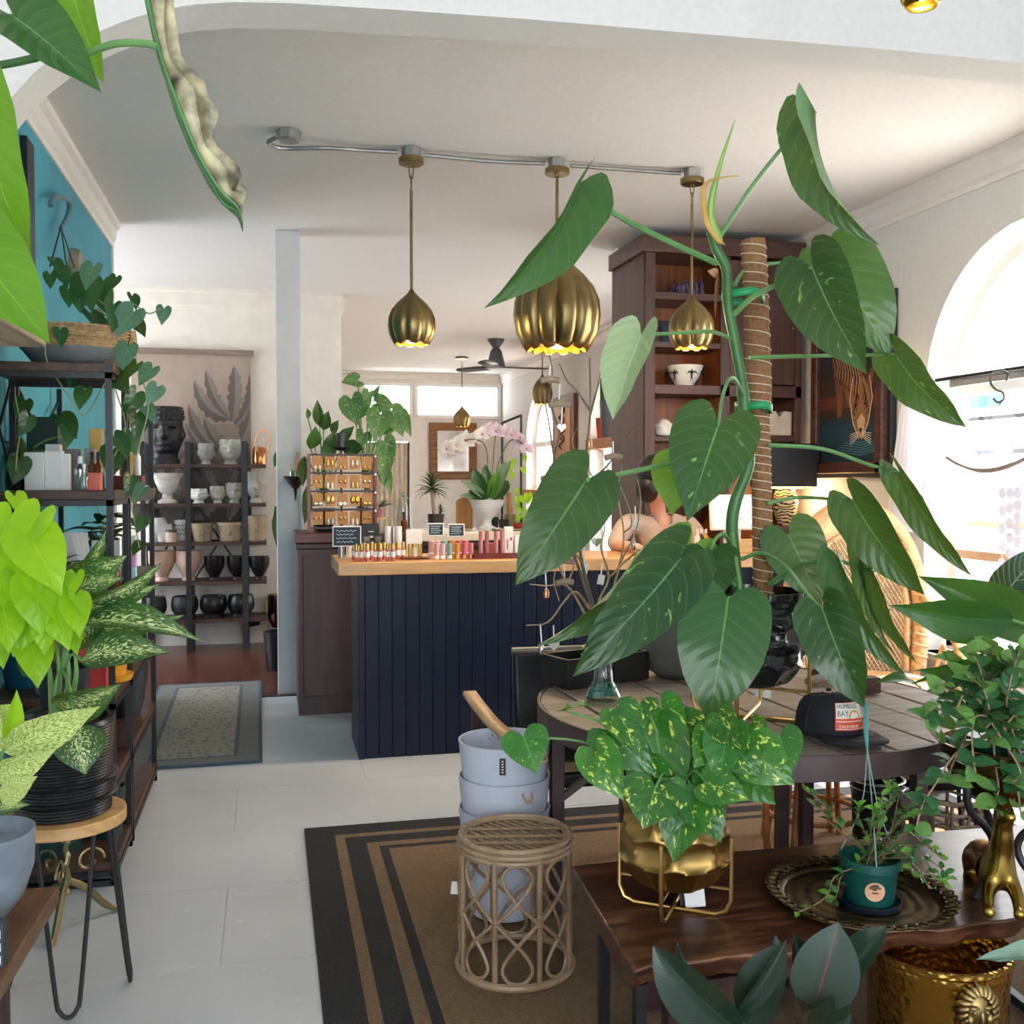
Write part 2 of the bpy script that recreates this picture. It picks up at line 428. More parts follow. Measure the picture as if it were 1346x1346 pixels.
for i, (yc, hw, z0, zs) in enumerate(WINS):
    X = XR + .17; r = thing('window_%d' % (i + 1), None, None, (X, yc, z0)); structure(r)
    fr = MB(); loop = [(yc - hw + .03, z0 + .03)] + arch_pts(yc, hw - .03, zs, 24) + [(yc + hw - .03, z0 + .03)]
    L3 = [Vector((X, a, b)) for a, b in loop]
    ci = Vector((X, yc, (z0 + zs + .4) / 2)); I3 = [p + (Vector((X, yc, min(max(p.z, z0 + .1), zs))) - p).normalized() * .075 for p in L3]
    for dx in (-.035, .035): fr.strip([p + Vector((dx, 0, 0)) for p in L3], [p + Vector((dx, 0, 0)) for p in I3])
    fr.strip([p - Vector((.035, 0, 0)) for p in I3], [p + Vector((.035, 0, 0)) for p in I3]); fr.box((X - .035, yc - hw + .03, z0 + .01), (X + .035, yc + hw - .03, z0 + .08))
    fr.build('window_frame', M_frame, r, smooth=20)
    MB().box((X - .05, yc - hw + .02, zs - .03), (X + .05, yc + hw - .02, zs + .05)).build('transom_bar', M_frame, r, bevel=.006)
    if i == 0:
        MB().box((X - .03, yc - .02, z0 + .05), (X + .03, yc + .02, zs)).build('mullion', M_frame, r)
        MB().box((X - .03, yc - hw + .05, 1.05), (X + .03, yc + hw - .05, 1.1)).build('sash_rail', plain('tan_sash', '#c9a98c', .5), r)
    p2 = MB(); ap = [(yc - hw + .05, z0 + .05)] + arch_pts(yc, hw - .05, zs, 20) + [(yc + hw - .05, z0 + .05)]
    p2.add([(X + .01, a, b) for a, b in ap], [tuple(range(len(ap)))]); p2.build('pane', M_pane, r, smooth=0)
    MB().box((XR - .03, yc - hw - .03, z0 - .04), (XR + .16, yc + hw + .03, z0)).build('window_sill', M_trim, r, bevel=.008)
    portal('window_portal', (XR + .3, yc, 1.65), (0, -pi / 2, 0) if False else (0, pi / 2, 0), 2.5, hw * 2)

# left teal wall, opening beyond it, back wall with its corner, far partition
structure(MB().box((XL - .15, YH1, 0), (XL, 7.4, ZC)).build('wall_left', M_teal, smooth=0))
structure(MB().box((XL - .155, 7.4, 0), (XL + .012, 7.44, ZC)).build('trim_2', M_trim, smooth=0))
structure(MB().box((-3.1, -3, 0), (-2.95, 7.7, ZN)).box((-3.1, 7.7, 0), (-2.95, 9.4, .6)).box((-3.1, 7.7, 2.7), (-2.95, 9.4, ZN)).box((-3.1, 9.4, 0), (-2.95, YB + .2, ZN)).build('wall_far_left', M_wall, smooth=0))  # unseen wall; its window opening is added to brighten the back area
portal('added_opening_portal', (-3.08, 8.55, 1.65), (0, -pi / 2, 0), 2.1, 1.7)
structure(MB().box((-1.9, -3, 0), (-1.75, YH1, ZN)).build('wall_near_left', M_wall, smooth=0))
structure(MB().box((-3, YB, 0), (.66, YB + .16, ZC)).build('wall_back', M_cream, smooth=0))
structure(MB().box((.5, YB + .16, 0), (.66, YF, ZC)).build('wall_back_side', M_cream, smooth=0))
structure(MB().box((2.54, YS, 0), (XR, YS + .14, ZC)).build('wall_stub', M_wall, smooth=0))
structure(MB().box((-.565, 7.0, 0), (-.375, 7.19, ZC)).build('column', plain('grey_white_post', '#cfd4da', .6, var=.02), bevel=.006, smooth=0)) if False else None
pc = PZ(382, 912, 0)
M_post = plain('cool_white_post_paint', '#d3d7dc', .7, var=.015)
structure(MB().box((pc.x - .085, pc.y, 0), (pc.x + .085, pc.y + .17, ZC)).build('column', M_post, bevel=.006, smooth=0))

def crown(name, a, b, n, m=M_trim, hgt=.16):
    """stepped crown moulding from a to b; n points into the room"""
    a, b, n = Vector(a), Vector(b), Vector(n); o = MB()
    prof = [(0, -hgt), (.012, -hgt), (.014, -hgt + .03), (.03, -hgt + .045), (.034, -.05), (.06, -.035), (.062, 0), (0, 0)]
    A = [a + n * x + Vector((0, 0, z)) for x, z in prof]; B = [b + n * x + Vector((0, 0, z)) for x, z in prof]
    o.strip(A, B); o.add(A, [tuple(range(len(A)))]); o.add(B, [tuple(range(len(B)))])
    return structure(o.build(name, m, smooth=20))
crown('trim_3', (XL, YH1, ZC), (XL, 7.4, ZC), (1, 0, 0))
crown('trim_4', (XR, YS, ZC), (XR, YH1, ZC), (-1, 0, 0))
crown('trim_5', (XR, YF, ZC), (XR, YS + .14, ZC), (-1, 0, 0))
crown('trim_6', (-3, YB, ZC), (.67, YB, ZC), (0, -1, 0), M_cream, .2)
crown('trim_7', (.66, YF, ZC), (XR, YF, ZC), (0, -1, 0), M_cream)
crown('trim_8', (.66, YB, ZC), (.66, YF, ZC), (1, 0, 0), M_cream, .2)
structure(MB().box((-2.95, YB - .02, 0), (.66, YB, .16)).build('baseboard_back', M_trim, smooth=0))
structure(MB().box((XR - .02, YH1, 0), (XR, YS, .14)).build('baseboard_right', M_trim, smooth=0))

# the header with its rounded left corner; its line is read off the photograph in the plane of its back face
hp = [PY(px, py, YH1) for px, py in ((4, 205), (16, 180), (35, 156), (62, 126), (95, 100), (130, 80), (172, 62), (215, 48), (262, 40), (310, 37), (380, 38), (520, 46), (673, 56), (900, 74), (1130, 92), (1346, 112))]
hp = [(p.x, p.z) for p in hp]; hp = [(hp[0][0] - .04, 2.2), (hp[0][0] - .02, 2.35)] + hp + [(XR, hp[-1][1] - (XR - hp[-1][0]) * .02)]
b = MB(); poly = hp
for Y_ in (YH0, YH1):
    b.strip([(x, Y_, z) for x, z in poly[2:]], [(x, Y_, ZN) for x, z in poly[2:]])
    b.strip([(x, Y_, z) for x, z in poly[:3]], [(-1.9, Y_, z) for x, z in poly[:3]]); b.quad((-1.9, Y_, 0), (hp[0][0], Y_, 0), (hp[0][0], Y_, 2.2), (-1.9, Y_, 2.2))
    b.quad((-1.9, Y_, poly[2][1]), (poly[2][0], Y_, poly[2][1]), (poly[2][0], Y_, ZN), (-1.9, Y_, ZN))
lp = [(hp[0][0], 0)] + hp
b.strip([(x, YH0, z) for x, z in lp], [(x, YH1, z) for x, z in lp])
structure(b.build('wall_arch', M_wall, smooth=35))

# far partition: doorway with a curtain, transom windows above
Xa = [PY(px, 600, YF).x for px in (440, 478, 540, 547, 655, 662)]
zt0, zt1 = PY(600, 548, YF).z, PY(600, 507, YF).z
dx0, dx1, dz = PY(482, 600, YF).x, PY(538, 600, YF).x, PY(520, 580, YF).z
b = MB()
b.box((.66, YF, 0), (dx0, YF + .12, zt0)).box((dx0, YF, dz), (dx1, YF + .12, zt0)).box((dx1, YF, 0), (XR, YF + .12, zt0))
b.box((.66, YF, zt1), (XR, YF + .12, ZC)).box((.66, YF, zt0), (Xa[1], YF + .12, zt1)).box((Xa[2], YF, zt0), (Xa[3], YF + .12, zt1)).box((Xa[4], YF, zt0), (XR, YF + .12, zt1))
structure(b.build('wall_far', M_cream, smooth=0))
structure(MB().box((-1, YF + 3.9, 0), (XR + .5, YF + 4, ZC)).build('wall_beyond', M_trim, smooth=0))
for k, (a, c) in enumerate(((Xa[1], Xa[2]), (Xa[3], Xa[4]))):
    r = structure(thing('window_%d' % (6 + k), None, None, (a, YF, zt0)))
    f = MB()
    for p0, p1 in (((a, zt0), (c, zt0)), ((a, zt1), (c, zt1)), ((a, zt0), (a, zt1)), ((c, zt0), (c, zt1))):
        f.bar((p0[0], YF - .01, p0[1]), (p1[0], YF - .01, p1[1]), .05, .05)
    f.build('window_frame', M_frame, r, smooth=0)
    MB().quad((a, YF + .06, zt0), (c, YF + .06, zt0), (c, YF + .06, zt1), (a, YF + .06, zt1)).build('pane', M_pane, r, smooth=0)
cb = MB(); n = 40
pts0 = [(dx0 + (dx1 - dx0) * i / n, YF + .05 + .025 * sin(i * 1.3)) for i in range(n + 1)]
cb.strip([(x, y_, .02) for x, y_ in pts0], [(x, y_, dz - .02) for x, y_ in pts0])
tag(cb.build('door_curtain', plain('cream_cloth', '#d9cdb9', .9), smooth=60), 'cream curtain hanging in the far doorway', 'curtain')
door = structure(thing('door_1', None, None, ((dx0 + dx1) / 2, YF, 0)))
f = MB(); f.box((dx0 - .07, YF - .02, 0), (dx0, YF + .13, dz + .08)).box((dx1, YF - .02, 0), (dx1 + .07, YF + .13, dz + .08)).box((dx0, YF - .02, dz), (dx1, YF + .13, dz + .08))
f.build('door_frame', M_trim, door, smooth=0)

# unseen shop front behind the viewer: three framed openings, widths set to balance light
b = MB(); x = -1.75; edges = [(-1.6, -.1), (.4, 1.5), (2.5, 3.1)]
ps = -1.9
for a, c in edges: b.box((ps, -3.12, 0), (a, -3, ZN)).box((a, -3.12, 0), (c, -3, .35)).box((a, -3.12, 3.0), (c, -3, ZN)); ps = c
b.box((ps, -3.12, 0), (XR + .28, -3, ZN)); structure(b.build('wall_front', M_wall, smooth=0))
for k, (a, c) in enumerate(edges):
    portal('front_portal', ((a + c) / 2, -3.1, 1.67), (pi / 2, 0, 0), c - a, 2.65)
    r = structure(thing('window_%d' % (8 + k), None, None, ((a + c) / 2, -3.06, .35)))
    f = MB()
    for p0, p1 in (((a, .35), (c, .35)), ((a, 3.0), (c, 3.0)), ((a, .35), (a, 3.0)), ((c, .35), (c, 3.0)), ((a, 2.4), (c, 2.4))): f.bar((p0[0], -3.06, p0[1]), (p1[0], -3.06, p1[1]), .07)
    f.build('window_frame', M_frame, r, smooth=0)

# the street outside: pale pavement, a white building across the lane with boarded doors
M_out = plain('pale_street', '#d8d4cd', .9, var=.04); M_bld = plain('white_building', '#efece6', .85, var=.03)
structure(MB().box((XR + .3, -20, -.2), (40, 40, -.1)).build('ground_outside', M_out, smooth=0))
bl = thing('street_building', 'white building with boarded garage doors seen through the arched window', 'building', (8.2, 11, -.1))
MB().box((8.2, 5.5, -.1), (12, 18, 3.6)).build('wall', M_bld, bl, smooth=0)
M_dr = plain('faded_door_boards', '#e7d9cc', .8, var=.03); M_bl2 = plain('pale_blue_panes', '#24587c', .4)
MB().box((8.185, 8.55, -.1), (8.199, 12.5, 2.25)).build('door_gap_backing', plain('dark_gap_shade', '#2a2826', .9), bl, smooth=0)  # flat dark sheet added so the gaps between boards read as shade
for k in range(9): MB().box((8.13, 8.6 + k * .42, -.1), (8.2, 8.6 + k * .42 + .385, 2.2)).build('door_board', M_dr, bl, smooth=0)
MB().box((8.1, 8.5, 1.80), (8.2, 12.6, 1.85)).build('door_rail', plain('grey_rail', '#3d4148', .7), bl, smooth=0)
MB().box((8.1, 8.5, .95), (8.2, 12.6, 1.02)).build('door_rail', plain('tan_rail', '#7a4f36', .7), bl, smooth=0)
for y0 in (9.2, 10.2, 11.3): MB().box((8.12, y0, 2.35), (8.2, y0 + .5, 2.75)).build('window', M_bl2, bl, smooth=0)
# ============================================================ large furniture
M_black = plain('black_steel', '#1b1c20', .45, var=.1)
M_navy = plain('navy_board_paint', '#07132a', .42, var=.06, bump=.06, Specular_IOR_Level=.3)
M_dkwood = wood('dark_shelf_wood', '#2c1a14', '#5a3a2c', 'X', .8, .5)
M_dkwoodY = wood('dark_shelf_wood_y', '#2c1a14', '#60402f', 'Y', .8, .5)
M_walnut = wood('walnut_cabinet', '#38231f', '#5c3f39', 'Z', .6, .45, .9)
M_walnutX = wood('walnut_cabinet_x', '#3c2723', '#62443d', 'X', .6, .45, .9)
M_amber = wood('amber_oak_veneer', '#5c2d12', '#a05a2a', 'Z', .5, .4, 1.)
M_slab = wood('counter_slab_wood', '#b98552', '#dcab74', 'X', .5, .35, .9)
M_plumwood = wood('plum_brown_wood', '#2b1a1c', '#43292b', 'Z', .7, .45)
M_redwood = plain('red_mahogany', '#6a261c', .35, var=.12, scale=25)
M_brass = metal('aged_brass', '#8d7a52', .34, .12)
M_brassb = metal('bright_brass', '#c0993c', .2, .1)
M_gold = metal('brushed_gold', '#c9a764', .3, .05)
M_white = plain('white_glaze', '#e9e8e6', .3, var=.02)
M_card = plain('white_card', '#efeeee', .6, var=.01)
M_galv = metal('galvanised_steel', '#a9acab', .4, .1)
M_soil = plain('potting_soil', '#2a1f18', .95, var=.3, scale=60, bump=.8)

# ---- rugs
def mat_bigrug():
    q = NT('jute_rug'); v = q.coord(); x = q.n('ShaderNodeSeparateXYZ'); q.t.links.new(v, x.inputs[0])
    dx = x.outputs[0]; dy = q.math('MULTIPLY', x.outputs[1], -1.)
    d = q.math('MINIMUM', dx, dy)
    d = q.math('MINIMUM', d, q.math('SUBTRACT', 3.0, dx))
    wv = q.n('ShaderNodeTexWave'); wv.inputs['Scale'].default_value = 60; wv.inputs['Distortion'].default_value = 3; wv.inputs['Detail'].default_value = 3
    q.t.links.new(v, wv.inputs[0]); n = q.noise(75, 4, v); n2 = q.noise(50, 2, q.coord(scale=(1, 4, 1)))
    jute = q.mix(q.math('ADD', q.math('MULTIPLY', n, .6), q.math('MULTIPLY', wv.outputs[1], .4)), lin('#4d3b2d'), lin('#b0906e'))
    jute = q.mix(q.math('MULTIPLY', n2, .4), jute, lin('#3a2a20'))
    blk = q.mix(n, lin('#17171b'), lin('#34343a'))
    st = q.ramp(d, [(0, (0, 0, 0, 1)), (.235, (1, 1, 1, 1))])
    r = q.n('ShaderNodeValToRGB'); r.color_ramp.interpolation = 'CONSTANT'; e = r.color_ramp.elements
    for p_ in (.118, .16, .24, .287, .322): e.new(p_)
    for k, (p_, c_) in enumerate(((0, 0), (.118, 1), (.16, 0), (.24, 1), (.287, 0), (.322, 1))): e[k].position = p_; e[k].color = (c_, c_, c_, 1)
    e[6].position = 1; e[6].color = (1, 1, 1, 1); q.t.links.new(d, r.inputs[0])
    q.set(q.mix(r.outputs[0], blk, jute), .95); q.bump(q.math('ADD', n, wv.outputs[1]), .6, .006); return q.m
ro = PZ(400, 1092, .0)
r = tag(MB().box((0, -3.4, 0), (3.0, 0, .011)).build('rug', mat_bigrug(), smooth=0, bevel=.004), 'brown jute rug with black border bands under the round table', 'rug')
r.location = (ro.x, ro.y, .001); RUGZ = .012
def mat_smallrug():
    q = NT('woven_runner'); v = q.coord(); x = q.n('ShaderNodeSeparateXYZ'); q.t.links.new(v, x.inputs[0])
    ax = q.math('ABSOLUTE', x.outputs[0]); ay = q.math('ABSOLUTE', x.outputs[1])
    d = q.math('MINIMUM', q.math('SUBTRACT', .36, ax), q.math('SUBTRACT', 1.12, ay))
    ck = q.n('ShaderNodeTexVoronoi'); ck.inputs['Scale'].default_value = 30; q.t.links.new(q.coord(scale=(1, .7, 1)), ck.inputs[0])
    n = q.noise(30, 4, v)
    p_ = q.math('ADD', q.math('MULTIPLY', ck.outputs[0], .9), q.math('MULTIPLY', n, .5))
    inner = q.ramp(p_, [(.35, lin('#4f5762')), (.65, lin('#8b877d'))])
    bd = q.mix(q.math('MULTIPLY', n, .8), lin('#7b7a74'), lin('#4e5762'))
    c = q.mix(q.math('LESS_THAN', d, .14), inner, bd); c = q.mix(q.math('LESS_THAN', d, .02), c, lin('#3c5468'))
    c = q.mix(q.math('LESS_THAN', q.math('ABSOLUTE', q.math('SUBTRACT', d, .14)), .012), c, lin('#4c5660'))
    q.set(c, .95); q.bump(p_, .3, .004); return q.m
r = tag(MB().box((-.36, -1.12, 0), (.36, 1.12, .01)).build('runner_rug', mat_smallrug(), smooth=0), 'grey-blue patterned runner rug lying between post and left shelves', 'rug')
r.location = (-.42, 6.66, .003); r.rotation_euler = (0, 0, radians(.6))

# ---- the navy counter
CX0, CX1, CY0, CY1, CZ = .455, 3.05, 5.5, 6.0, 1.065
ct = thing('shop_counter', 'navy boarded shop counter under a thick pale wood slab', 'counter', (CX0, CY0, 0))
MB().box((CX0 + .012, CY0 + .012, 0.0), (CX1 - .012, CY1, CZ - .075)).build('carcass', M_navy, ct, smooth=0)
x = CX0; k = 0
while x < CX1 - .01:
    ww = .035 if k == 0 else min(.073, CX1 - x)
    MB().box((x + (.002 if k else 0), CY0 - (.012 if k == 0 else 0), 0), (x + ww - .003, CY0 + .02, CZ - .07)).build('board', M_navy, ct, smooth=0, bevel=.003)
    x += ww; k += 1
for j in range(6): MB().box((CX0, CY0 + .025 + j * .078, 0), (CX0 + .015, CY0 + .1 + j * .078, CZ - .07)).build('board', M_navy, ct, smooth=0, bevel=.003)
tp = MB(); n = 36
fx = [CX0 - .11 + (CX1 + .05 - CX0 + .11) * i / n for i in range(n + 1)]
poly = [(x, CY0 - .06 + .006 * sin(x * 9) + .004 * sin(x * 23)) for x in fx] + [(CX1 + .05, CY1 + .03), (CX0 - .11, CY1 + .03)]
tp.prism(poly, CZ - .07, CZ).build('slab_top', M_slab, ct, smooth=30, bevel=.006)

# ---- back display counter and its tops
bc = thing('back_counter', 'plum brown panelled display counter behind the navy counter', 'counter', (.17, 6.6, 0))
BX0, BX1, BY0, BY1, BZ = .17, 2.0, 6.62, 7.2, 1.16
MB().box((BX0, BY0, 0), (BX1, BY1, BZ - .06)).build('carcass', M_plumwood, bc, smooth=0)
MB().box((BX0 - .012, BY0 - .014, BZ - .1), (BX1 + .012, BY1, BZ - .06)).build('cornice', M_plumwood, bc, smooth=0, bevel=.008)
MB().box((BX0 - .018, BY0 - .03, BZ - .06), (BX0 + .7, BY1, BZ)).build('top_board', wood('red_top_board', '#35191a', '#5d2b25', 'X', .8, .4), bc, smooth=0, bevel=.005)
MB().box((BX0 + .702, BY0 - .03, BZ - .06), (BX1 + .03, BY1, BZ)).build('stone_top', plain('cream_stone_top', '#d8cec2', .3, var=.04), bc, smooth=0, bevel=.008)
for k in range(4):
    x0 = BX0 + .03 + k * .45
    d = MB().box((x0, BY0 - .012, .12), (x0 + .42, BY0 + .005, BZ - .14)).build('panel_door', M_plumwood, bc, smooth=0, bevel=.004)
    MB().lathe([(0, 0), (.012, .004), (.014, .012), (.006, .02), (.006, .03)], n=10).build('knob', M_galv, d, local=True)
    kb = d.children[0]; kb.location = (x0 + .38 - BX0 , BY0 - .042 - 6.6, .84); kb.rotation_euler = (-pi / 2, 0, 0)

# ---- walnut wall cabinet
kx0, kx1, ky = PY(848, 330, 6.6).x, XR - .07, 6.6
ZT = PY(848, 308, ky).z
def kz(py, px=900): return PY(px, py, ky).z
kb = thing('wall_cabinet', 'tall walnut cabinet with open amber-backed shelves and panel door', 'cabinet', (kx0, ky, 0))
xm = PY(956, 400, ky).x; xl = PY(861, 400, ky).x; xr = PY(1046, 400, ky).x
zb = kz(640)
MB().box((kx0, ky, 0), (kx0 + .02, YS - .01, ZT - .05)).build('side_panel', M_walnut, kb, smooth=0)
MB().box((kx1 - .02, ky, 0), (kx1, YS - .01, ZT - .05)).build('side_panel', M_walnut, kb, smooth=0)
MB().box((kx0 - .03, ky - .03, kz(334)), (kx1 + .02, YS - .01, ZT)).build('cornice', M_walnutX, kb, smooth=0, bevel=.006)
MB().box((kx0, ky - .008, 0), (xl, ky + .02, kz(334))).build('stile', M_walnut, kb, smooth=0, bevel=.003)
MB().box((xm - .05, ky - .008, 0), (xm + .02, ky + .02, kz(334))).build('stile', M_walnut, kb, smooth=0, bevel=.003)
MB().box((xr, ky - .008, 0), (kx1, ky + .02, kz(334))).build('stile', M_walnut, kb, smooth=0, bevel=.003)
MB().box((kx0 + .02, YS - .33, 0), (kx1 - .02, YS - .31, kz(334))).build('back_panel', M_amber, kb, smooth=0)
MB().box((xm - .02, ky + .02, 0), (xm, YS - .32, kz(334))).build('divider', M_amber, kb, smooth=0)
SHELF_Z = []
for py0, py1 in ((385, 394), (450, 457), (506, 518), (574, 580), (640, 650)):
    z1, z0 = kz(py0), kz(py1); SHELF_Z.append(z1)
    MB().box((xl - .01, ky + .0, z0), (xm - .03, YS - .32, z1)).build('shelf', M_walnutX, kb, smooth=0, bevel=.002)
z1, z0 = kz(505), kz(516)
MB().box((xm + .02, ky, z0), (xr, YS - .32, z1)).build('shelf', M_walnutX, kb, smooth=0, bevel=.002)
MB().box((xm + .02, ky, kz(574) - .03), (xr, YS - .32, kz(572, 1010))).build('shelf', M_walnutX, kb, smooth=0, bevel=.002)
dr = MB().box((xm + .024, ky - .004, kz(503)), (xr - .004, ky + .018, kz(338))).build('panel_door', M_walnut, kb, smooth=0, bevel=.004)
MB().blob(PY(1043, 432, ky - .012), .012, 8, 6).build('knob', M_brass, dr)
MB().box((xm - .05, ky - .008, kz(520)), (kx1, ky + .018, kz(505))).build('rail', M_walnutX, kb, smooth=0)
nb = thing('lamp_hood', 'dark navy box hood with warm light under it beside cabinet', 'hood', (0, 0, 0))
a, c = PY(1012, 640, 6.3), PY(1068, 583, 6.3); nb.location = (a.x, 6.3, a.z)
MB().box((a.x, 6.3, a.z), (c.x + .04, ky - .01, c.z)).build('hood_box', plain('dark_navy_panel', '#15171f', .5), nb, smooth=0, bevel=.006)
MB().box((a.x + .1, 6.36, a.z - .012), (c.x - .03, 6.5, a.z - .0005)).build('lamp_strip', emit('warm_lamp', '#ffb765', 8), nb, smooth=0)
point('hood_light', (c.x + .02, 6.42, a.z - .08), 4, (1, .62, .28), .05)
bk = MB().box((xm + .03, ky + .06, .86), (kx1 - .03, YS - .34, .9)).build('ledge', M_walnutX, kb, smooth=0)

# ---- framed tiger painting on the right wall
pA, pB, pC, pD = PX(1071, 420, XR - .06), PX(1166, 392, XR - .06), PX(1166, 629, XR - .06), PX(1071, 623, XR - .06)
py1_, py0_ = pA.y, pB.y; pz0, pz1 = pD.z, pA.z
pt = thing('tiger_painting', 'dark framed painting of a tiger drinking hung beside the cabinet', 'painting', (XR, (py0_ + py1_) / 2, (pz0 + pz1) / 2))
M_fr = wood('painting_frame_wood', '#27130f', '#5e3428', 'Y', 1, .4)
fr = MB(); fw_ = .075
for (ya, za, yb_, zb_) in ((py0_, pz0, py1_, pz0 + fw_), (py0_, pz1 - fw_, py1_, pz1), (py0_, pz0, py0_ + fw_, pz1), (py1_ - fw_, pz0, py1_, pz1)):
    fr.box((XR - .09, ya, za), (XR - .005, yb_, zb_))
fr.build('frame', M_fr, pt, smooth=0, bevel=.008)
o = MB()
for (ya, za, yb_, zb_) in ((py0_ - .03, pz0 - .03, py1_ + .03, pz0), (py0_ - .03, pz1, py1_ + .03, pz1 + .06), (py0_ - .03, pz0, py0_, pz1), (py1_, pz0, py1_ + .02, pz1)):
    o.box((XR - .045, ya, za), (XR - .004, yb_, zb_))
o.build('outer_frame', plain('navy_frame', '#1a1f2e', .4), pt, smooth=0, bevel=.004)
M_print = printed()
PTW, PTH = py1_ - py0_, pz1 - pz0
def pp(u, v, e=0): return (XR - .062 - e, py1_ - PTW * u, pz0 + PTH * v)      # u rightwards, v upwards
cv = MB(); rows = [('#0d1420', 1.0), ('#101826', .8), ('#1d1c22', .62), ('#3a2418', .48), ('#5a2f18', .40), ('#35261e', .34), ('#163040', .30), ('#15384a', .18), ('#122c3c', 0)]
for (h, v1), (h2, v0) in zip(rows, rows[1:]): cv.paint(h2); cv.quad(pp(.0, v0), pp(1, v0), pp(1, v1), pp(0, v1))
cv.build('canvas', M_print, pt, smooth=0)
def stroke(b, pts, w_, h, e, f):
    b.paint(h); P = [Vector((p[0], p[1])) for p in pts]; n = len(P); A = []; B = []
    for i, p in enumerate(P):
        t = (P[min(i + 1, n - 1)] - P[max(i - 1, 0)]); t = Vector((-t.y, t.x)); t.normalize(); k = w_ * (.35 + .65 * sin(pi * (i + .5) / n))
        A.append(f(*(p + t * k), e)); B.append(f(*(p - t * k), e))
    b.strip(A, B)
tg = MB()
def poly_(b, pts, h, e, f): b.paint(h); b.add([f(u, v, e) for u, v in pts], [tuple(range(len(pts)))])
poly_(tg, [(.28, .72), (.42, .78), (.58, .74), (.70, .62), (.72, .50), (.66, .42), (.52, .40), (.44, .52), (.42, .36), (.36, .34), (.34, .50)], '#7a4a2a', .001, pp)
poly_(tg, [(.60, .56), (.72, .58), (.80, .50), (.82, .38), (.76, .26), (.70, .20), (.64, .24), (.57, .34), (.55, .46)], '#8f623c', .002, pp)
poly_(tg, [(.57, .53), (.56, .62), (.60, .64), (.64, .56)], '#6e4326', .0025, pp); poly_(tg, [(.76, .55), (.84, .64), (.86, .60), (.82, .49)], '#6e4326', .0025, pp)
poly_(tg, [(.64, .32), (.70, .36), (.75, .32), (.73, .24), (.69, .21), (.66, .24)], '#caa887', .003, pp)
for k in range(9):
    u = .34 + k * .038; stroke(tg, [(u - .03, .74 - k * .012), (u + .01, .66 - k * .012), (u - .005, .58 - k * .016)], .008, '#1a0f0b', .004, pp)
    stroke(tg, [(u - .015, .75 - k * .012), (u + .025, .67 - k * .012), (u + .01, .60 - k * .016)], .004, '#d8a679', .0045, pp)
for s_ in (-1, 1):
    for k in range(5):
        stroke(tg, [(.69 + s_ * (.02 + .02 * k), .54 - k * .04), (.69 + s_ * (.05 + .018 * k), .50 - k * .045), (.69 + s_ * (.03 + .012 * k), .44 - k * .03)], .006, '#1a0f0b', .004, pp)
        stroke(tg, [(.69 + s_ * .03, .25 - k * .008), (.69 + s_ * .14, .235 - k * .016)], .0025, '#e6d3bd', .0045, pp)
    stroke(tg, [(.69 + s_ * .11, .58), (.69 + s_ * .15, .45), (.69 + s_ * .10, .30), (.69 + s_ * .02, .21)], .006, '#dcc0a2', .0045, pp)
    poly_(tg, [(.69 + s_ * .045, .415), (.69 + s_ * .085, .425), (.69 + s_ * .065, .40)], '#0c0a0a', .005, pp)
poly_(tg, [(.665, .27), (.715, .27), (.69, .235)], '#120b0b', .005, pp)
for k in range(6): stroke(tg, [(.52 - .04 * k, .20 - .012 * k), (.69, .185 - .015 * k), (.84 + .02 * k, .20 - .012 * k)], .003, '#3f7f93', .003, pp)
for k in range(7): stroke(tg, [(.1 + .04 * k, .95), (.12 + .05 * k, .75), (.08 + .05 * k, .5)], .004, '#243040', .002, pp)
tg.build('painted_tiger', M_print, pt, smooth=0)

# ---- wall shelves on the left (two steel units)
SX0, SX1 = XL + .03, -.56
LEV = [.09, .40, .71, 1.075, 1.46, 1.925]
def shelf_unit(label, y0, y1, levels):
    r = thing('shelving_unit', label, 'shelf', (SX0, y0, 0), 'steel and wood shelving units on the teal wall')
    for x in (SX0, SX1 - .022):
        for yy in (y0, y1 - .022): MB().box((x, yy, 0), (x + .022, yy + .022, 1.94)).build('post', M_black, r, smooth=0)
    for z in levels:
        b = MB(); b.box((SX0, y0, z - .055), (SX1, y0 + .02, z - .033)).box((SX0, y1 - .02, z - .055), (SX1, y1, z - .033)).box((SX1 - .02, y0, z - .055), (SX1, y1, z - .033))
        b.build('shelf_frame', M_black, r, smooth=0)
        MB().box((SX0 + .005, y0 + .004, z - .033), (SX1 - .004 + .012 * (z > 1), y1 - .004, z)).build('shelf_board', M_dkwoodY if z != 1.46 else M_dkwood, r, smooth=0, bevel=.003)
    MB().bar((SX0 + .005, y0 + .01, 1.46), (SX0 + .005, y1 - .01, 1.88), .01).build('cross_brace', M_black, r, smooth=0)
    MB().bar((SX0 + .017, y1 - .01, 1.46), (SX0 + .017, y0 + .01, 1.88), .01).build('cross_brace', M_black, r, smooth=0)
    MB().box((SX0, y0, 0), (SX1, y0 + .022, .022)).build('foot_bar', M_black, r, smooth=0); MB().box((SX0, y1 - .022, 0), (SX1, y1, .022)).build('foot_bar', M_black, r, smooth=0)
    return r
shelf_unit('shallow black steel shelf unit with trailing plant on its top board', 3.98, 4.42, LEV)
shelf_unit('black steel shelf unit nearer the runner rug, behind the trailing plant', 4.46, 5.36, [.09, .40, .71, 1.075, 1.46])

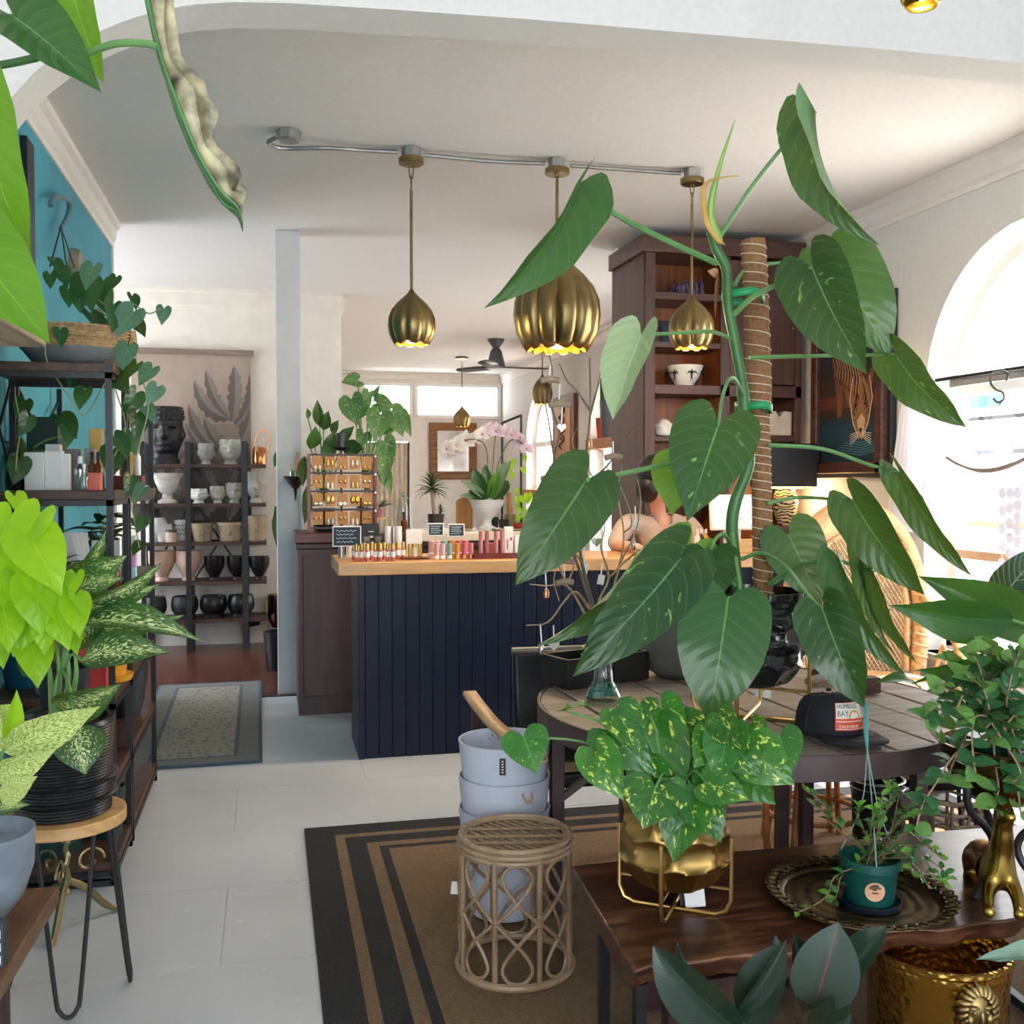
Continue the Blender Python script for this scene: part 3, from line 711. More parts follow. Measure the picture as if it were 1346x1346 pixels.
# ---- leaning ladder shelf at the back wall
LY0, LY1 = 9.25, 9.66
def lp_(px, py): return PY(px, py, LY0)
ls = thing('back_shelf', 'tall black-railed shelf with wood boards under the palm banner', 'shelf', (lp_(250, 840).x, LY1, 0))
zr = [lp_(250, y).z for y in (610, 662, 713, 765, 815)]
BSX0, BSX1 = lp_(176, 700).x, lp_(350, 700).x
for px0, px1 in ((184, 190), (243, 250), (317, 325)):
    a, c = lp_(px0, 580), lp_(px1, 580); MB().box((a.x, LY0 - .02, 0), (c.x, LY0 + .02, a.z)).build('rail', M_black, ls, smooth=0)
    MB().box((a.x, LY1 - .04, 0), (c.x, LY1, a.z)).build('rail', M_black, ls, smooth=0)
for z in zr: MB().box((BSX0, LY0 - .01, z - .03), (BSX1, LY1, z)).build('shelf_board', M_dkwood, ls, smooth=0)
for xa, xb in ((184, 246), (246, 321)):
    x0, x1 = lp_(xa, 700).x + .04, lp_(xb, 700).x
    MB().bar((x0, LY1 - .01, zr[1]), (x1, LY1 - .01, zr[3]), .016).build('cross_brace', M_black, ls, smooth=0)
    MB().bar((x1, LY1 - .03, zr[1]), (x0, LY1 - .03, zr[3]), .016).build('cross_brace', M_black, ls, smooth=0)

# ---- palm banner
bx0, bx1, bz1, bz0 = PY(172, 470, YB - .04).x, PY(329, 470, YB - .04).x, PY(250, 464, YB).z, PY(250, 688, YB).z
bn = thing('wall_banner', 'taupe wall banner printed with grey palm leaves on back wall', 'banner', ((bx0 + bx1) / 2, YB - .03, bz0))
BW, BH = bx1 - bx0, bz1 - bz0
def bp(u, v, e=0): return (bx0 + BW * u, YB - .04 - e, bz0 + BH * v)
c = MB()
for k in range(12):
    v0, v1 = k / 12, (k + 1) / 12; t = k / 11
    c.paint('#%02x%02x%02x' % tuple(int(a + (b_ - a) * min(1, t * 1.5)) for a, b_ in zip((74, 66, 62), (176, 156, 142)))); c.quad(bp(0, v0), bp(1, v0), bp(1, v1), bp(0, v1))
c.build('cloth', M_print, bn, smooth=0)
bl_ = MB()
def banana(p0, p1, bow, w_, dark, mid):
    p0, p1 = Vector(p0), Vector(p1); d = p1 - p0; nn = Vector((-d.y, d.x)); pts = [p0 + d * t + nn * bow * 4 * t * (1 - t) for t in [i / 14 for i in range(15)]]
    pts = [(min(1, max(0, p.x)), min(1, max(0, p.y))) for p in pts]
    P = [Vector(p) for p in pts]; A = []; B = []; C = []
    for i, p in enumerate(P):
        t = (P[min(i + 1, 14)] - P[max(i - 1, 0)]); t = Vector((-t.y, t.x)); t = t.normalized() if t.length > 1e-6 else t
        k = w_ * sin(pi * min(1, (i + .6) / 14.6)) ** .6 * (1 + .25 * sin(i * 2.4)); cl = lambda q: (min(1, max(0, q.x)), min(1, max(0, q.y)))
        A.append(bp(*cl(p + t * k), .002)); B.append(bp(*cl(p), .0025)); C.append(bp(*cl(p - t * k), .002))
    bl_.paint(dark); bl_.strip(A, B); bl_.paint(mid); bl_.strip(B, C)
for q_ in (((.80, .62), (.52, .84), .15, .05), ((.82, .62), (.62, .90), .1, .045), ((.84, .60), (.86, .93), -.05, .06), ((.86, .58), (.99, .88), -.2, .05), ((.9, .45), (.47, .70), .22, .06),
           ((.95, .36), (.45, .58), .15, .05), ((.92, .50), (.99, .70), -.1, .08), ((.98, .30), (.60, .62), .1, .07), ((.85, .3), (.6, .5), .1, .05), ((.7, .2), (.55, .4), .1, .06), ((.78, .12), (.9, .36), .1, .06), ((.5, .04), (.72, .2), -.1, .05), ((.8, .02), (.95, .18), .1, .05), ((.35, .3), (.5, .42), .1, .04), ((.4, .2), (.2, .32), .1, .04), ((.99, .1), (.82, .3), .1, .05)):
    banana(*q_, '#6d625d', '#8d817a')
for k in range(26):
    u, v = rng.uniform(.02, .6), rng.uniform(.02, .33); banana((u, v), (u + rng.uniform(-.12, .12), v + rng.uniform(.03, .12)), .1, .02, '#443d3a', '#5d5551')
bl_.build('palm_print', M_print, bn, smooth=0)
MB().box((bx0 - .02, YB - .06, bz1 - .02), (bx1 + .03, YB - .03, bz1 + .03)).build('hanging_rail', wood('taupe_rail', '#6d5c52', '#8d7a6e', 'X'), bn, smooth=0)
tt = PY(250, 440, YB - .03); MB().tube([(bx0, YB - .05, bz1 + .03), tt, (bx1, YB - .05, bz1 + .03)], .003, 4).build('cord', M_card, bn)

# ---- round plank table
TCx, TCy, TR, TZ = 0, 0, .70, .755
tc = PZ(980, 921, TZ); lft, rgt = PZ(699, 930, TZ), PZ(1247, 955, TZ)
TC = Vector((tc.x, tc.y, 0)); 
M_plank = wood('weathered_plank', '#5c4f47', '#9c8f86', 'X', .55, .5, .8, .5)
rt = thing('round_table', 'round weathered plank table with brown steel rim', 'table', (TC.x, TC.y, 0))
M_rim = plain('brown_steel_rim', '#4a3a3b', .5, var=.08)
dq = PZ(916, 953, TZ) - PZ(840, 915, TZ); ang = atan2(dq.y, dq.x)
RA = Matrix.Rotation(ang, 4, 'Z'); npl = 9; wpl = 2 * TR / npl
for k in range(npl):
    y0, y1 = -TR + k * wpl + .005, -TR + (k + 1) * wpl - .005; pts = []
    ya = [y0 + (y1 - y0) * i / 6 for i in range(7)]
    rr = TR - .006
    pts = [(sqrt(max(0, rr * rr - yy * yy)), yy) for yy in ya] + [(-sqrt(max(0, rr * rr - yy * yy)), yy) for yy in reversed(ya)]
    M = Matrix.Translation((TC.x, TC.y, TZ - .035 + rng.uniform(-.003, .002))) @ RA
    MB().prism(pts, 0, .035, M).build('plank', M_plank, rt, smooth=0, bevel=.004)
b = MB(); b.lathe([(TR - .012, TZ - .07), (TR + .004, TZ - .07), (TR + .004, TZ + .001), (TR - .006, TZ + .001), (TR - .012, TZ - .07)], (TC.x, TC.y, 0), 64, close=True); b.build('steel_rim', M_rim, rt, smooth=30)
MB().lathe([(0, TZ - .06), (TR - .02, TZ - .06), (TR - .02, TZ - .04), (0, TZ - .04)], (TC.x, TC.y, 0), 32).build('subtop', M_rim, rt, smooth=30)
for lg in (PD(732, 1000, 3.52), PD(1060, 1000, 3.95), PD(1028, 1000, 4.02), PD(1208, 1000, 3.4)):
    x, y_ = lg.x, lg.y; a = math.degrees(atan2(y_ - TC.y, x - TC.x))
    MB().box((x - .022, y_ - .022, .015), (x + .022, y_ + .022, TZ - .06)).build('leg', M_rim, rt, smooth=0, bevel=.003)
    xi, yi = TC.x + cos(radians(a)) * .28, TC.y + sin(radians(a)) * .28
    MB().bar((x, y_, TZ - .36), (xi, yi, TZ - .07), .045, .02).build('brace', M_rim, rt, smooth=0)

# ---- live-edge bench in front
BZc = .40
P = [PZ(750, 1138, BZc), PZ(833, 1277, BZc), PZ(1350, 1203, BZc), PZ(1350, 1082, BZc)]
dirx = (P[2] - P[1]).normalized(); ext = P[2] + dirx * .35; extb = P[3] + (P[3] - P[0]).normalized() * .35
bt = thing('coffee_table', 'low live-edge dark wood table on black steel frames', 'table', (P[0].x, P[0].y, 0))
nn = 30; front = []; back = []
for i in range(nn + 1):
    t = i / nn; front.append(P[1].lerp(ext, t) + Vector((0, .012 * sin(t * 17) + .008 * sin(t * 41), 0))); back.append(P[0].lerp(extb, t) + Vector((0, .006 * sin(t * 13), 0)))
def mat_live():
    q = NT('live_edge_wood'); v = q.coord(scale=(1, 8, 8), rot=(0, 0, radians(4)))
    n = q.noise(1.8, 7, v, 1.5); f = q.noise(9, 4, v); bl = q.noise(2.2, 3, q.coord())
    m = q.math('ADD', q.math('MULTIPLY', n, .6), q.math('ADD', q.math('MULTIPLY', f, .2), q.math('MULTIPLY', bl, .2)))
    q.set(q.ramp(m, [(.36, lin('#24130f')), (.5, lin('#43271c')), (.6, lin('#6e4730')), (.7, lin('#8f6a4c'))]), .32); q.bump(m, .2, .004); return q.m
M_live = mat_live()
mb = MB(); N_ = nn + 1
for z in (BZc - .055, BZc):
    pass
top = [(p.x, p.y, BZc) for p in front] + [(p.x, p.y, BZc) for p in reversed(back)]
off = [0.012 * sin(i * 1.7) for i in range(N_)]
botf = [(p.x, p.y + .02 + off[i], BZc - .055) for i, p in enumerate(front)]; botb = [(p.x, p.y, BZc - .055) for p in reversed(back)]
vs = top + botf + botb; n2 = 2 * N_
mb.add(vs, [tuple(range(n2)), tuple(reversed(range(n2, 2 * n2)))] + [(i, n2 + i, n2 + (i + 1) % n2, (i + 1) % n2) for i in range(n2)])
mb.build('slab_top', M_live, bt, smooth=30, bevel=.006)
uy = (P[0] - P[1]).normalized(); ux = dirx
for t in (.03, 1.25):
    a = P[1] + ux * t * 1.0 + uy * .05; c_ = P[0].lerp(P[1], .36) + ux * (t + .01)
    f = MB()
    for q_ in (a, c_): f.bar((q_.x, q_.y, .012), (q_.x, q_.y, BZc - .055), .026)
    f.bar((a.x, a.y, .025), (c_.x, c_.y, .025), .026).bar((a.x, a.y, BZc - .07), (c_.x, c_.y, BZc - .07), .026)
    f.build('steel_leg', M_black, bt, smooth=0)
a = P[1] + ux * .04 + uy * .06; c_ = P[1] + ux * 1.24 + uy * .06; MB().bar((a.x, a.y, .03), (c_.x, c_.y, .03), .024).build('stretcher', M_black, bt, smooth=0)
lb = thing('low_bench', 'dark brown wooden bench frame tucked under the live-edge table', 'bench', (P[0].x, P[0].y, 0))
f = MB(); L0 = P[0] + ux * .22 - uy * .10; L1 = P[1] + ux * .14 + uy * .12
f.bar((L0.x, L0.y, .24), (L1.x, L1.y, .24), .035, .05); f.build('rail', M_plumwood, lb, smooth=0)
for q_ in (L0, L1):
    MB().bar((q_.x, q_.y, .012), (q_.x, q_.y, .27), .045).build('leg', M_plumwood, lb, smooth=0); q2 = q_ + ux * .45
    MB().bar((q2.x, q2.y, .012), (q2.x, q2.y, .27), .045).build('leg', M_plumwood, lb, smooth=0)
b = MB(); Lc, Ld = L0 + ux * .45, L1 + ux * .45
b.add([(p.x, p.y, z) for z in (.265, .29) for p in (L0, L1, Ld, Lc)], [(0, 1, 2, 3), (7, 6, 5, 4), (0, 4, 5, 1), (1, 5, 6, 2), (2, 6, 7, 3), (3, 7, 4, 0)]); b.build('seat', M_plumwood, lb, smooth=0)
# ============================================================ lamps on the ceiling
YP = 5.37
M_bulb = emit('lamp_bulb', '#ffd9a0', 30)
M_lining = metal('lamp_gold_lining', '#e8a23c', .45, .05)
def pendant(name, label, px, wpx, ybot, ytop, yrod, Y, lobes, cond=True, light=0, group='brass gourd pendant lamps'):
    """ytop: where the shade tapers into its rod; yrod: top of the rod"""
    def zz(py): return PY(px, py, Y).z
    p0 = PY(px, 400, Y); R = size(wpx, p0.dot(Vector((sin(YAW), cos(YAW), 0)))) / 2
    r = thing(name, label, 'lamp', (p0.x, Y, ZC), group)
    zb, zt, zr_ = zz(ybot), zz(ytop), zz(yrod); h = zt - zb; c = (p0.x, Y, zb)
    prof = [(.70, .0), (.80, .05), (.93, .16), (1.0, .33), (.97, .48), (.84, .62), (.62, .74), (.40, .83), (.22, .90), (.11, .96), (.07, 1.0)]
    def fn(rr, z, a, j):
        t = min(1, max(0, 1.15 - j / 7.5)); g = abs(cos(lobes * a / 2))
        return rr * R * (1 - .15 * t * (1 - g) ** 2.2), z * h - (.035 * h * (g - .5) if j == 0 else 0)
    MB().lathe(prof, c, lobes * 8, fn=fn, close=True).build('shade', M_brass, r, smooth=60, mods=[('SOLIDIFY', dict(thickness=.003, offset=-1))])
    def fi(rr, z, a, j): q_, w_ = fn(rr, z, a, j); return q_ * .95, w_ + .003
    MB().lathe(prof[:5], c, lobes * 8, fn=fi, close=True).build('lining', M_lining, r, smooth=60)
    MB().tube([(c[0], c[1], zt - .01), (c[0], c[1], zr_)], max(.008, R * .035), 10).build('rod', M_brass, r)
    zc = ZC - .085; nl = max(2, int((zc - zr_) / .045)); st = (zc - zr_) / nl
    for k in range(nl):
        zq = zr_ + st * (k + .5); lk = [(.011 * sin(t), 0, st * .68 * cos(t)) for t in [2 * pi * i / 10 for i in range(10)]]
        lk = [(x, 0, z) if k % 2 else (0, x, z) for x, _, z in lk]
        MB().tube([(c[0] + x, c[1] + y_, zq + z) for x, y_, z in lk], .003, 5, closed=True).build('chain_link', M_brass, r)
    if cond:
        MB().lathe([(.062, 0), (.066, .004), (.066, .03), (.06, .034)], (c[0], c[1], ZC - .085), 20).build('canopy', M_brass, r)
        MB().lathe([(.05, 0), (.05, .05)], (c[0], c[1], ZC - .051), 8).build('ceiling_box', M_galv, r, smooth=20)
    else: MB().lathe([(.09, 0), (.09, .02), (.05, .03)], (c[0], c[1], ZC - .032), 20).build('canopy', M_brass, r)
    MB().blob((c[0], c[1], zb + h * .14), R * .3, 12, 8).build('bulb', M_bulb, r)
    if light: point('lamp_light', (c[0], c[1], zb - .02), light, (1, .72, .38), .05)
    return r
pendant('pendant_lamp', 'small brass gourd pendant lamp lit above the perfume end of counter', 541, 63, 453, 380, 250, YP, 8, light=10)
pendant('pendant_lamp', 'largest brass gourd pendant lamp, ribbed, hung mid ceiling behind leaf', 732, 116, 460, 328, 235, YP, 12, light=14)
pendant('pendant_lamp', 'small brass gourd pendant lamp lit in front of the walnut cabinet', 909, 61, 458, 388, 268, YP, 8, light=10)
pendant('pendant_lamp', 'tiny distant brass pendant lamp hung before the far transom windows', 607, 23, 561, 534, 488, 14.2, 8, False, group=None)
pendant('pendant_lamp', 'distant brass pendant lamp below the ceiling fan blade near right wall', 713, 27, 531, 492, 400, 12.4, 8, False, group=None)
jb = PZ(380, 172, ZC)
r = thing('junction_box', 'galvanised round junction box on the ceiling where the conduit starts', 'junction box', (jb.x, jb.y, ZC))
MB().lathe([(.05, 0), (.06, .006), (.06, .05)], (jb.x, jb.y, ZC - .052), 8).build('box', M_galv, r, smooth=20)
pts = [PD(379, 183, 5.03)] ; zc = ZC - .03
L = [(jb.x - .07, jb.y - .03, ZC - .05), (jb.x - .10, jb.y + .02, ZC - .06), (jb.x - .03, jb.y + .12, ZC - .05)] + [(PY(px, 205, YP).x, YP + dy, zc + dz) for px, dy, dz in ((430, -.06, -.02), (480, 0, 0), (522, 0, .004))]
for seg in (L, [(PY(556, 205, YP).x, YP, zc), (PY(640, 205, YP).x, YP, zc - .008), (PY(716, 205, YP).x, YP, zc)], [(PY(750, 205, YP).x, YP, zc), (PY(820, 205, YP).x, YP + .02, zc + .006), (PY(895, 205, YP).x, YP, zc)]):
    tag(MB().tube(curve(seg, 6), .011, 8).build('conduit', M_galv), {3: 'steel conduit'}.get(0) or ('silver flexible conduit on the ceiling ' + ('curling out of the junction box' if len(seg) > 3 else 'between first and big pendants' if seg[0][0] < 1 else 'between big pendant and cabinet pendant')), 'conduit')
# ceiling fan
f0 = PZ(652, 446, ZC); fan = thing('ceiling_fan', 'dark grey three-bladed ceiling fan in the far hall', 'fan', (f0.x, f0.y, ZC))
M_fan = plain('dark_grey_metal', '#4a4c4e', .4)
d = f0.y; zb = PY(652, 483, d).z
MB().lathe([(.10, -.02), (.11, 0)], (f0.x, d, ZC - .0), 20).lathe([(.03, 0), (.1, .1)], (f0.x, d, ZC - .12), 20).build('canopy', M_fan, fan)
MB().tube([(f0.x, d, ZC - .1), (f0.x, d, zb + .22)], .016, 8).build('down_rod', M_fan, fan)
MB().lathe([(.11, 0), (.115, .02), (.07, .2), (.05, .23)], (f0.x, d, zb), 24).build('hub', M_fan, fan)
for k in range(3):
    a = radians(4 + 120 * k); u = Vector((cos(a), sin(a), 0)); v = Vector((-sin(a), cos(a), .22)); c = Vector((f0.x, d, zb + .01))
    A = [c + u * t + v * (-.05 - .03 * (t > .2)) for t in (.08, .25, .6)] + [c + u * .68 + v * -.03]; B = [c + u * t + v * (.05 + .03 * (t > .2)) for t in (.08, .25, .6)] + [c + u * .68 + v * .03]
    MB().strip(A, B).build('blade', M_fan, fan, mods=[('SOLIDIFY', dict(thickness=.008))])
sd = PZ(576, 495, ZC); tag(MB().lathe([(.06, -.04), (.075, -.03), (.075, 0)], (sd.x, sd.y, ZC), 18).build('smoke_detector', M_white), 'round white smoke detector on the far ceiling', 'detector')
# brass lamp foot of a pendant in the near room, top edge of the picture
q = PD(1212, -2, 2.5); r = thing('near_pendant', 'brass cone pendant lamp barely showing at the top of the picture', 'lamp', (q.x, q.y, ZN))
MB().lathe([(.036, -.02), (.05, 0), (.045, .08), (.02, .15), (.012, .2)], (q.x, q.y, q.z), 24, close=True).build('shade', M_brassb, r, mods=[('SOLIDIFY', dict(thickness=.003))])
MB().tube([(q.x, q.y, q.z + .19), (q.x, q.y, ZN)], .006, 8).build('rod', M_brassb, r); MB().blob((q.x, q.y, q.z + .02), .024).build('bulb', M_bulb, r)

# ============================================================ hero philodendron on the round table
M_phil = leafmat('philodendron_leaf', '#2c6230', '#153b1c', '#74a455', .28, .2, 9, .10, back='#568a4c')
M_phil2 = leafmat('philodendron_leaf_variegated', '#275a2e', '#143a1e', '#7cab5e', .26, .2, 9, .10, varieg='#7fa850', vamt=-.12, vscale=4, back='#5d8f52')
M_pale = leafmat('philodendron_leaf_underside', '#a7bf9a', '#8faa84', '#d3e0c4', .5, .3, 9, .2)
M_lite = leafmat('philodendron_leaf_young', '#5c9632', '#4a8230', '#a8cc70', .32, .38, 9, .10)
M_stem = plain('green_stem', '#3d6b38', .4, var=.15, scale=9)
M_pet = plain('pale_green_petiole', '#5f8d52', .4, var=.1)
hp0 = PZ(985, 945, TZ); HD = hp0.dot(Vector((sin(YAW), cos(YAW), 0)))
H = thing('philodendron', 'huge split-free philodendron climbing a coir pole above the round table', 'plant', (hp0.x, hp0.y, TZ))
H['label'] = 'tall long-leaved philodendron tied to a coir pole on the round table'
D = 3.25
pole = [PD(990, 316, D), PD(994, 400, D), PD(998, 520, D), PD(1001, 640, D), PD(1003, 790, D)]
def mat_coir():
    q = NT('coir_pole'); v = q.coord(); n = q.noise(90, 4, v); n2 = q.noise(9, 3, v)
    q.set(q.mix(n, lin('#5a3a24'), lin('#a97b54')), .95); q.bump(n, .8, .006); return q.m
pm = MB().tube(curve(pole, 5), [.039] * 11 + [.031] * 10, 18).build('coir_pole', mat_coir(), H)
M_str = plain('pale_string', '#d9cfb8', .8)
path = curve(pole, 170); n = len(path); hl = []; aa = 0
for i in range(n):
    t = i / n; aa += .24 if t < .45 else .42; rr = .0405 if t < .47 else .0325 if t > .56 else .0405 - .008 * (t - .47) / .09
    hl.append(path[i] + Vector((cos(aa) * rr, sin(aa) * rr, 0)))
MB().tube(hl, .0016, 4, caps=False).build('string_winding', M_str, pm)
st = [(972, 800, 3.2), (966, 740, 3.18), (962, 690, 3.17), (968, 655, 3.16), (984, 610, 3.16), (980, 560, 3.16), (975, 500, 3.16), (964, 440, 3.16), (957, 400, 3.16), (955, 355, 3.16), (942, 328, 3.16), (934, 302, 3.16)]
MB().tube(pxpath(st, 5), [.019] * 30 + [.016] * 26, 10).build('main_stem', M_stem, H)
M_tape = plain('green_plant_tape', '#1f8f55', .45)
for py, dy in ((390, 6), (536, 3), (878, 0)):
    if py > 800: continue
    c = PD(990 if py > 500 else 976, py, 3.2); A = []; B = []
    for i in range(25):
        a = 2 * pi * i / 24; x = (.062 if py < 500 else .05) * cos(a); y_ = .075 * sin(a); tz = .004 * sin(3 * a)
        A.append(c + Vector((x + .002, y_, .012 + tz - x * .1))); B.append(c + Vector((x, y_, -.012 + tz - x * .1)))
    MB().strip(A, B).build('plant_tie', M_tape, H, mods=[('SOLIDIFY', dict(thickness=.002))])
def hl_(b, t, wpx, m=M_phil2, shape='long', nrm=None, pet=None, pr=.006, bend=.06, fold=.16, wave=.02, droop=0., pm=M_pet, par=None):
    par = par or H; B, T = PD(*b), PD(*t); w_ = size(wpx, (b[2] + t[2]) / 2)
    if isinstance(nrm, (int, float)):     # turned about its own length, degrees from facing the viewer
        v = (CAM - (B + T) / 2).normalized(); nrm = Matrix.Rotation(radians(nrm), 3, (T - B).normalized()) @ v
    lf = leaf(par, leafmesh(shape, m, bend, fold, wave, 12, 3, droop), B, T, w_, nrm)
    if pet:
        c = pxpath(list(pet) + [b], 5); MB().tube(c, [pr * (1.15 - .35 * i / len(c)) for i in range(len(c))], 7).build('petiole', pm, par)
    return lf
hl_((757, 244, 2.9), (636, 405, 2.75), 78, M_phil, nrm=-38, pet=[(942, 346, 3.15), (880, 318, 3.05), (810, 282, 2.95)], bend=.10, pr=.009, fold=.3)
hl_((1072, 146, 3.0), (1156, 322, 2.95), 66, M_phil2, nrm=52, pet=[(946, 312, 3.15), (985, 250, 3.1), (1030, 192, 3.05)], bend=.13, pr=.007, fold=.35)
hl_((843, 440, 2.95), (806, 552, 2.9), 74, M_pale, nrm=35, pet=[(962, 446, 3.15), (935, 436, 3.05), (890, 438, 3.0)], bend=.04, fold=.3)
hl_((1068, 352, 3.0), (1140, 492, 2.85), 102, M_phil2, nrm=14, pet=[(964, 414, 3.15), (990, 390, 3.1), (1030, 370, 3.05)], fold=.22, pr=.008, bend=.08)
hl_((1092, 340, 3.2), (1170, 470, 3.15), 108, M_phil, nrm=-12, pet=[(965, 375, 3.2), (985, 352, 3.25), (1040, 344, 3.25)], fold=.12)
hl_((1178, 466, 3.15), (1272, 562, 3.0), 62, M_phil2, nrm=25, pet=[(985, 470, 3.2), (1060, 468, 3.2), (1120, 467, 3.2)], bend=.12, wave=.04)
hl_((944, 560, 2.95), (903, 686, 2.85), 118, M_phil2, 'heart', nrm=6, pet=[(978, 520, 3.15), (962, 496, 3.05), (950, 520, 3.0)], fold=.05)
hl_((897, 608, 3.05), (883, 678, 3.0), 78, M_lite, 'heart', nrm=15, pet=[(960, 640, 3.15), (930, 615, 3.1)])
hl_((770, 632, 2.9), (677, 770, 2.8), 104, M_phil, nrm=-6, pet=[(985, 600, 3.15), (900, 606, 3.05), (840, 618, 2.98)], fold=.12, pr=.008)
hl_((838, 724, 2.95), (706, 848, 2.8), 56, M_phil, nrm=-45, pet=[(966, 760, 3.15), (900, 738, 3.05)], bend=.10, fold=.35, wave=.04)
hl_((893, 736, 2.85), (752, 890, 2.7), 100, M_phil2, nrm=-10, pet=[(968, 762, 3.1), (930, 744, 3.0)], fold=.14, bend=.08)
hl_((908, 718, 3.1), (844, 828, 3.05), 92, M_lite, nrm=-20, pet=[(966, 770, 3.15), (935, 735, 3.12)], fold=.1)
hl_((932, 730, 3.05), (932, 800, 3.0), 84, M_phil, 'heart', nrm=4, pet=[(962, 715, 3.15), (950, 702, 3.1), (938, 712, 3.08)], fold=.06)
hl_((957, 786, 2.8), (931, 948, 2.72), 122, M_phil, 'broad', nrm=-4, pet=[(962, 700, 3.1), (968, 740, 3.0), (972, 780, 2.85)], fold=.05, bend=.10)
hl_((1082, 802, 2.8), (1136, 930, 2.72), 82, M_phil2, nrm=10, pet=[(975, 735, 3.15), (1000, 727, 3.1), (1030, 742, 3.0), (1062, 782, 2.88)], fold=.2, bend=.12, wave=.03)
hl_((1037, 704, 3.2), (1080, 800, 3.15), 84, M_phil, 'heart', nrm=-8, pet=[(1008, 730, 3.2), (1020, 712, 3.25)], fold=.08)
hl_((1108, 738, 2.95), (1192, 888, 2.85), 48, M_phil, nrm=40, pet=[(1010, 768, 3.2), (1050, 742, 3.1)], bend=.12, fold=.25)
hl_((1122, 658, 3.05), (1216, 782, 2.95), 70, M_phil, nrm=22, pet=[(1008, 662, 3.2), (1050, 654, 3.2)], bend=.10)
hl_((1184, 622, 3.1), (1279, 758, 3.0), 44, M_phil, nrm=38, pet=[(1010, 585, 3.2), (1080, 590, 3.2), (1140, 610, 3.15)], bend=.06)
hl_((1150, 752, 3.1), (1206, 872, 3.0), 34, M_phil2, nrm=48, pet=[(1014, 768, 3.2), (1080, 736, 3.2), (1120, 742, 3.15)], bend=.08)
hl_((1135, 716, 3.15), (1176, 860, 3.05), 26, M_phil, nrm=50, bend=.10)
# rolled new leaf and its dry sheath, dried scrap on the stem
MB().tube(pxpath([(944, 318, 3.15), (934, 280, 3.14), (944, 225, 3.12), (966, 158, 3.1)], 6), [.016, .016, .016, .015, .014, .013, .012, .012, .011, .011, .010, .009, .008, .007, .006, .005, .004, .003, .001], 8).build('new_leaf', plain('lime_new_leaf', '#86ae4c', .35), H)
s_ = [(948, 322, 3.13), (930, 296, 3.12), (924, 258, 3.11), (930, 240, 3.1), (952, 234, 3.08), (970, 232, 3.06)]
c = pxpath(s_, 5); A = [p + Vector((.012 * (1 - i / 30), -.004, 0)) for i, p in enumerate(c)]; B = [p - Vector((.012 * (1 - i / 30), 0, -.004)) for i, p in enumerate(c)]
MB().strip(A, B).build('leaf_sheath', plain('dry_yellow_sheath', '#c79a52', .6, var=.15), H, mods=[('SOLIDIFY', dict(thickness=.002))])
M_dry = plain('dry_leaf', '#a07a54', .8, var=.2)
leaf(H, leafmesh('lance', M_dry, .1, .4, .05), PD(944, 362, 3.1), PD(930, 356, 3.09), .03, name='dry_leaf'); leaf(H, leafmesh('lance', M_dry, .1, .4, .05), PD(944, 358, 3.1), PD(940, 420, 3.09), .012, name='dry_leaf')
# black dimpled pot on its brass cross stand
def dimple_pot(root, c, R, h, m, nl, rows, ztop_r=1.0, amp=.10):
    n = nl * 10; vs = 40; prof = []
    for j in range(vs + 1):
        t = j / vs; r_ = R * (.55 + .45 * min(1, (t / .3)) ** .5) * (1 - (1 - ztop_r) * max(0, (t - .4) / .6)) if t < .3 else R * (1 - (1 - ztop_r) * ((t - .3) / .7))
        prof.append((r_, t * h))
    def fn(r_, z, a, j):
        t = z / h
        if t > .90 or j == 0: return r_, z
        row = int(t * rows / .92); fr = t * rows / .92 - row - .5; u = (a / (2 * pi) * nl + .5 * (row % 2)) % 1 - .5
        q_ = max(0, 1 - (abs(u) / .5) ** 2.4 - (abs(fr) / .55) ** 2.4); return r_ * (1 - amp * q_ ** .7), z
    pot = MB().lathe(prof, c, n, fn=fn, close=True)
    pot.lathe([(0, 0), (prof[0][0], 0)], c, n, close=True).lathe([(R * ztop_r, h), (R * ztop_r * .95, h), (R * ztop_r * .93, h * .86), (0, h * .86)], c, n, close=True)
    return pot.build('pot', m, root, smooth=80)
def cross_stand(root, c, R, h, rod, m, a0, leg_h, ring_z):
    cx, cy_, z0 = c; o = []
    for k in range(2):
        a = a0 + k * pi / 2; u = Vector((cos(a), sin(a), 0)); b = Vector((cx, cy_, z0 + rod + k * rod * 1.6))
        pts = [b - u * R + Vector((0, 0, leg_h)), b - u * R + Vector((0, 0, .04)), b - u * (R - .012) + Vector((0, 0, .012)), b - u * (R - .04), b + u * (R - .04), b + u * (R - .012) + Vector((0, 0, .012)), b + u * R + Vector((0, 0, .04)), b + u * R + Vector((0, 0, leg_h))]
        MB().tube(pts, rod, 8).build('stand_leg', m, root)
        bb = Vector((cx, cy_, z0 + ring_z)); MB().tube([bb - u * R, bb + u * R], rod * .8, 6).build('stand_bar', m, root)
    return root
hpR = size(70, 3.25)
HPOT = thing('black_planter', 'glossy black dimpled planter on a brass cross stand', 'planter', (hp0.x, hp0.y, TZ))
ptop = PD(985, 772, 3.25).z; pbot = TZ + .115
dimple_pot(HPOT, (hp0.x + .0, hp0.y, pbot), hpR, ptop - pbot, plain('black_gloss_glaze', '#16181c', .12, var=.1), 9, 4, 1.0, .13)
cross_stand(HPOT, (hp0.x, hp0.y, TZ), hpR + .012, 0, .006, M_gold, radians(-38), .26, .10)
MB().lathe([(0, 0), (hpR * .9, .01)], (hp0.x, hp0.y, ptop - .05), 24, close=True).build('soil', M_soil, HPOT)

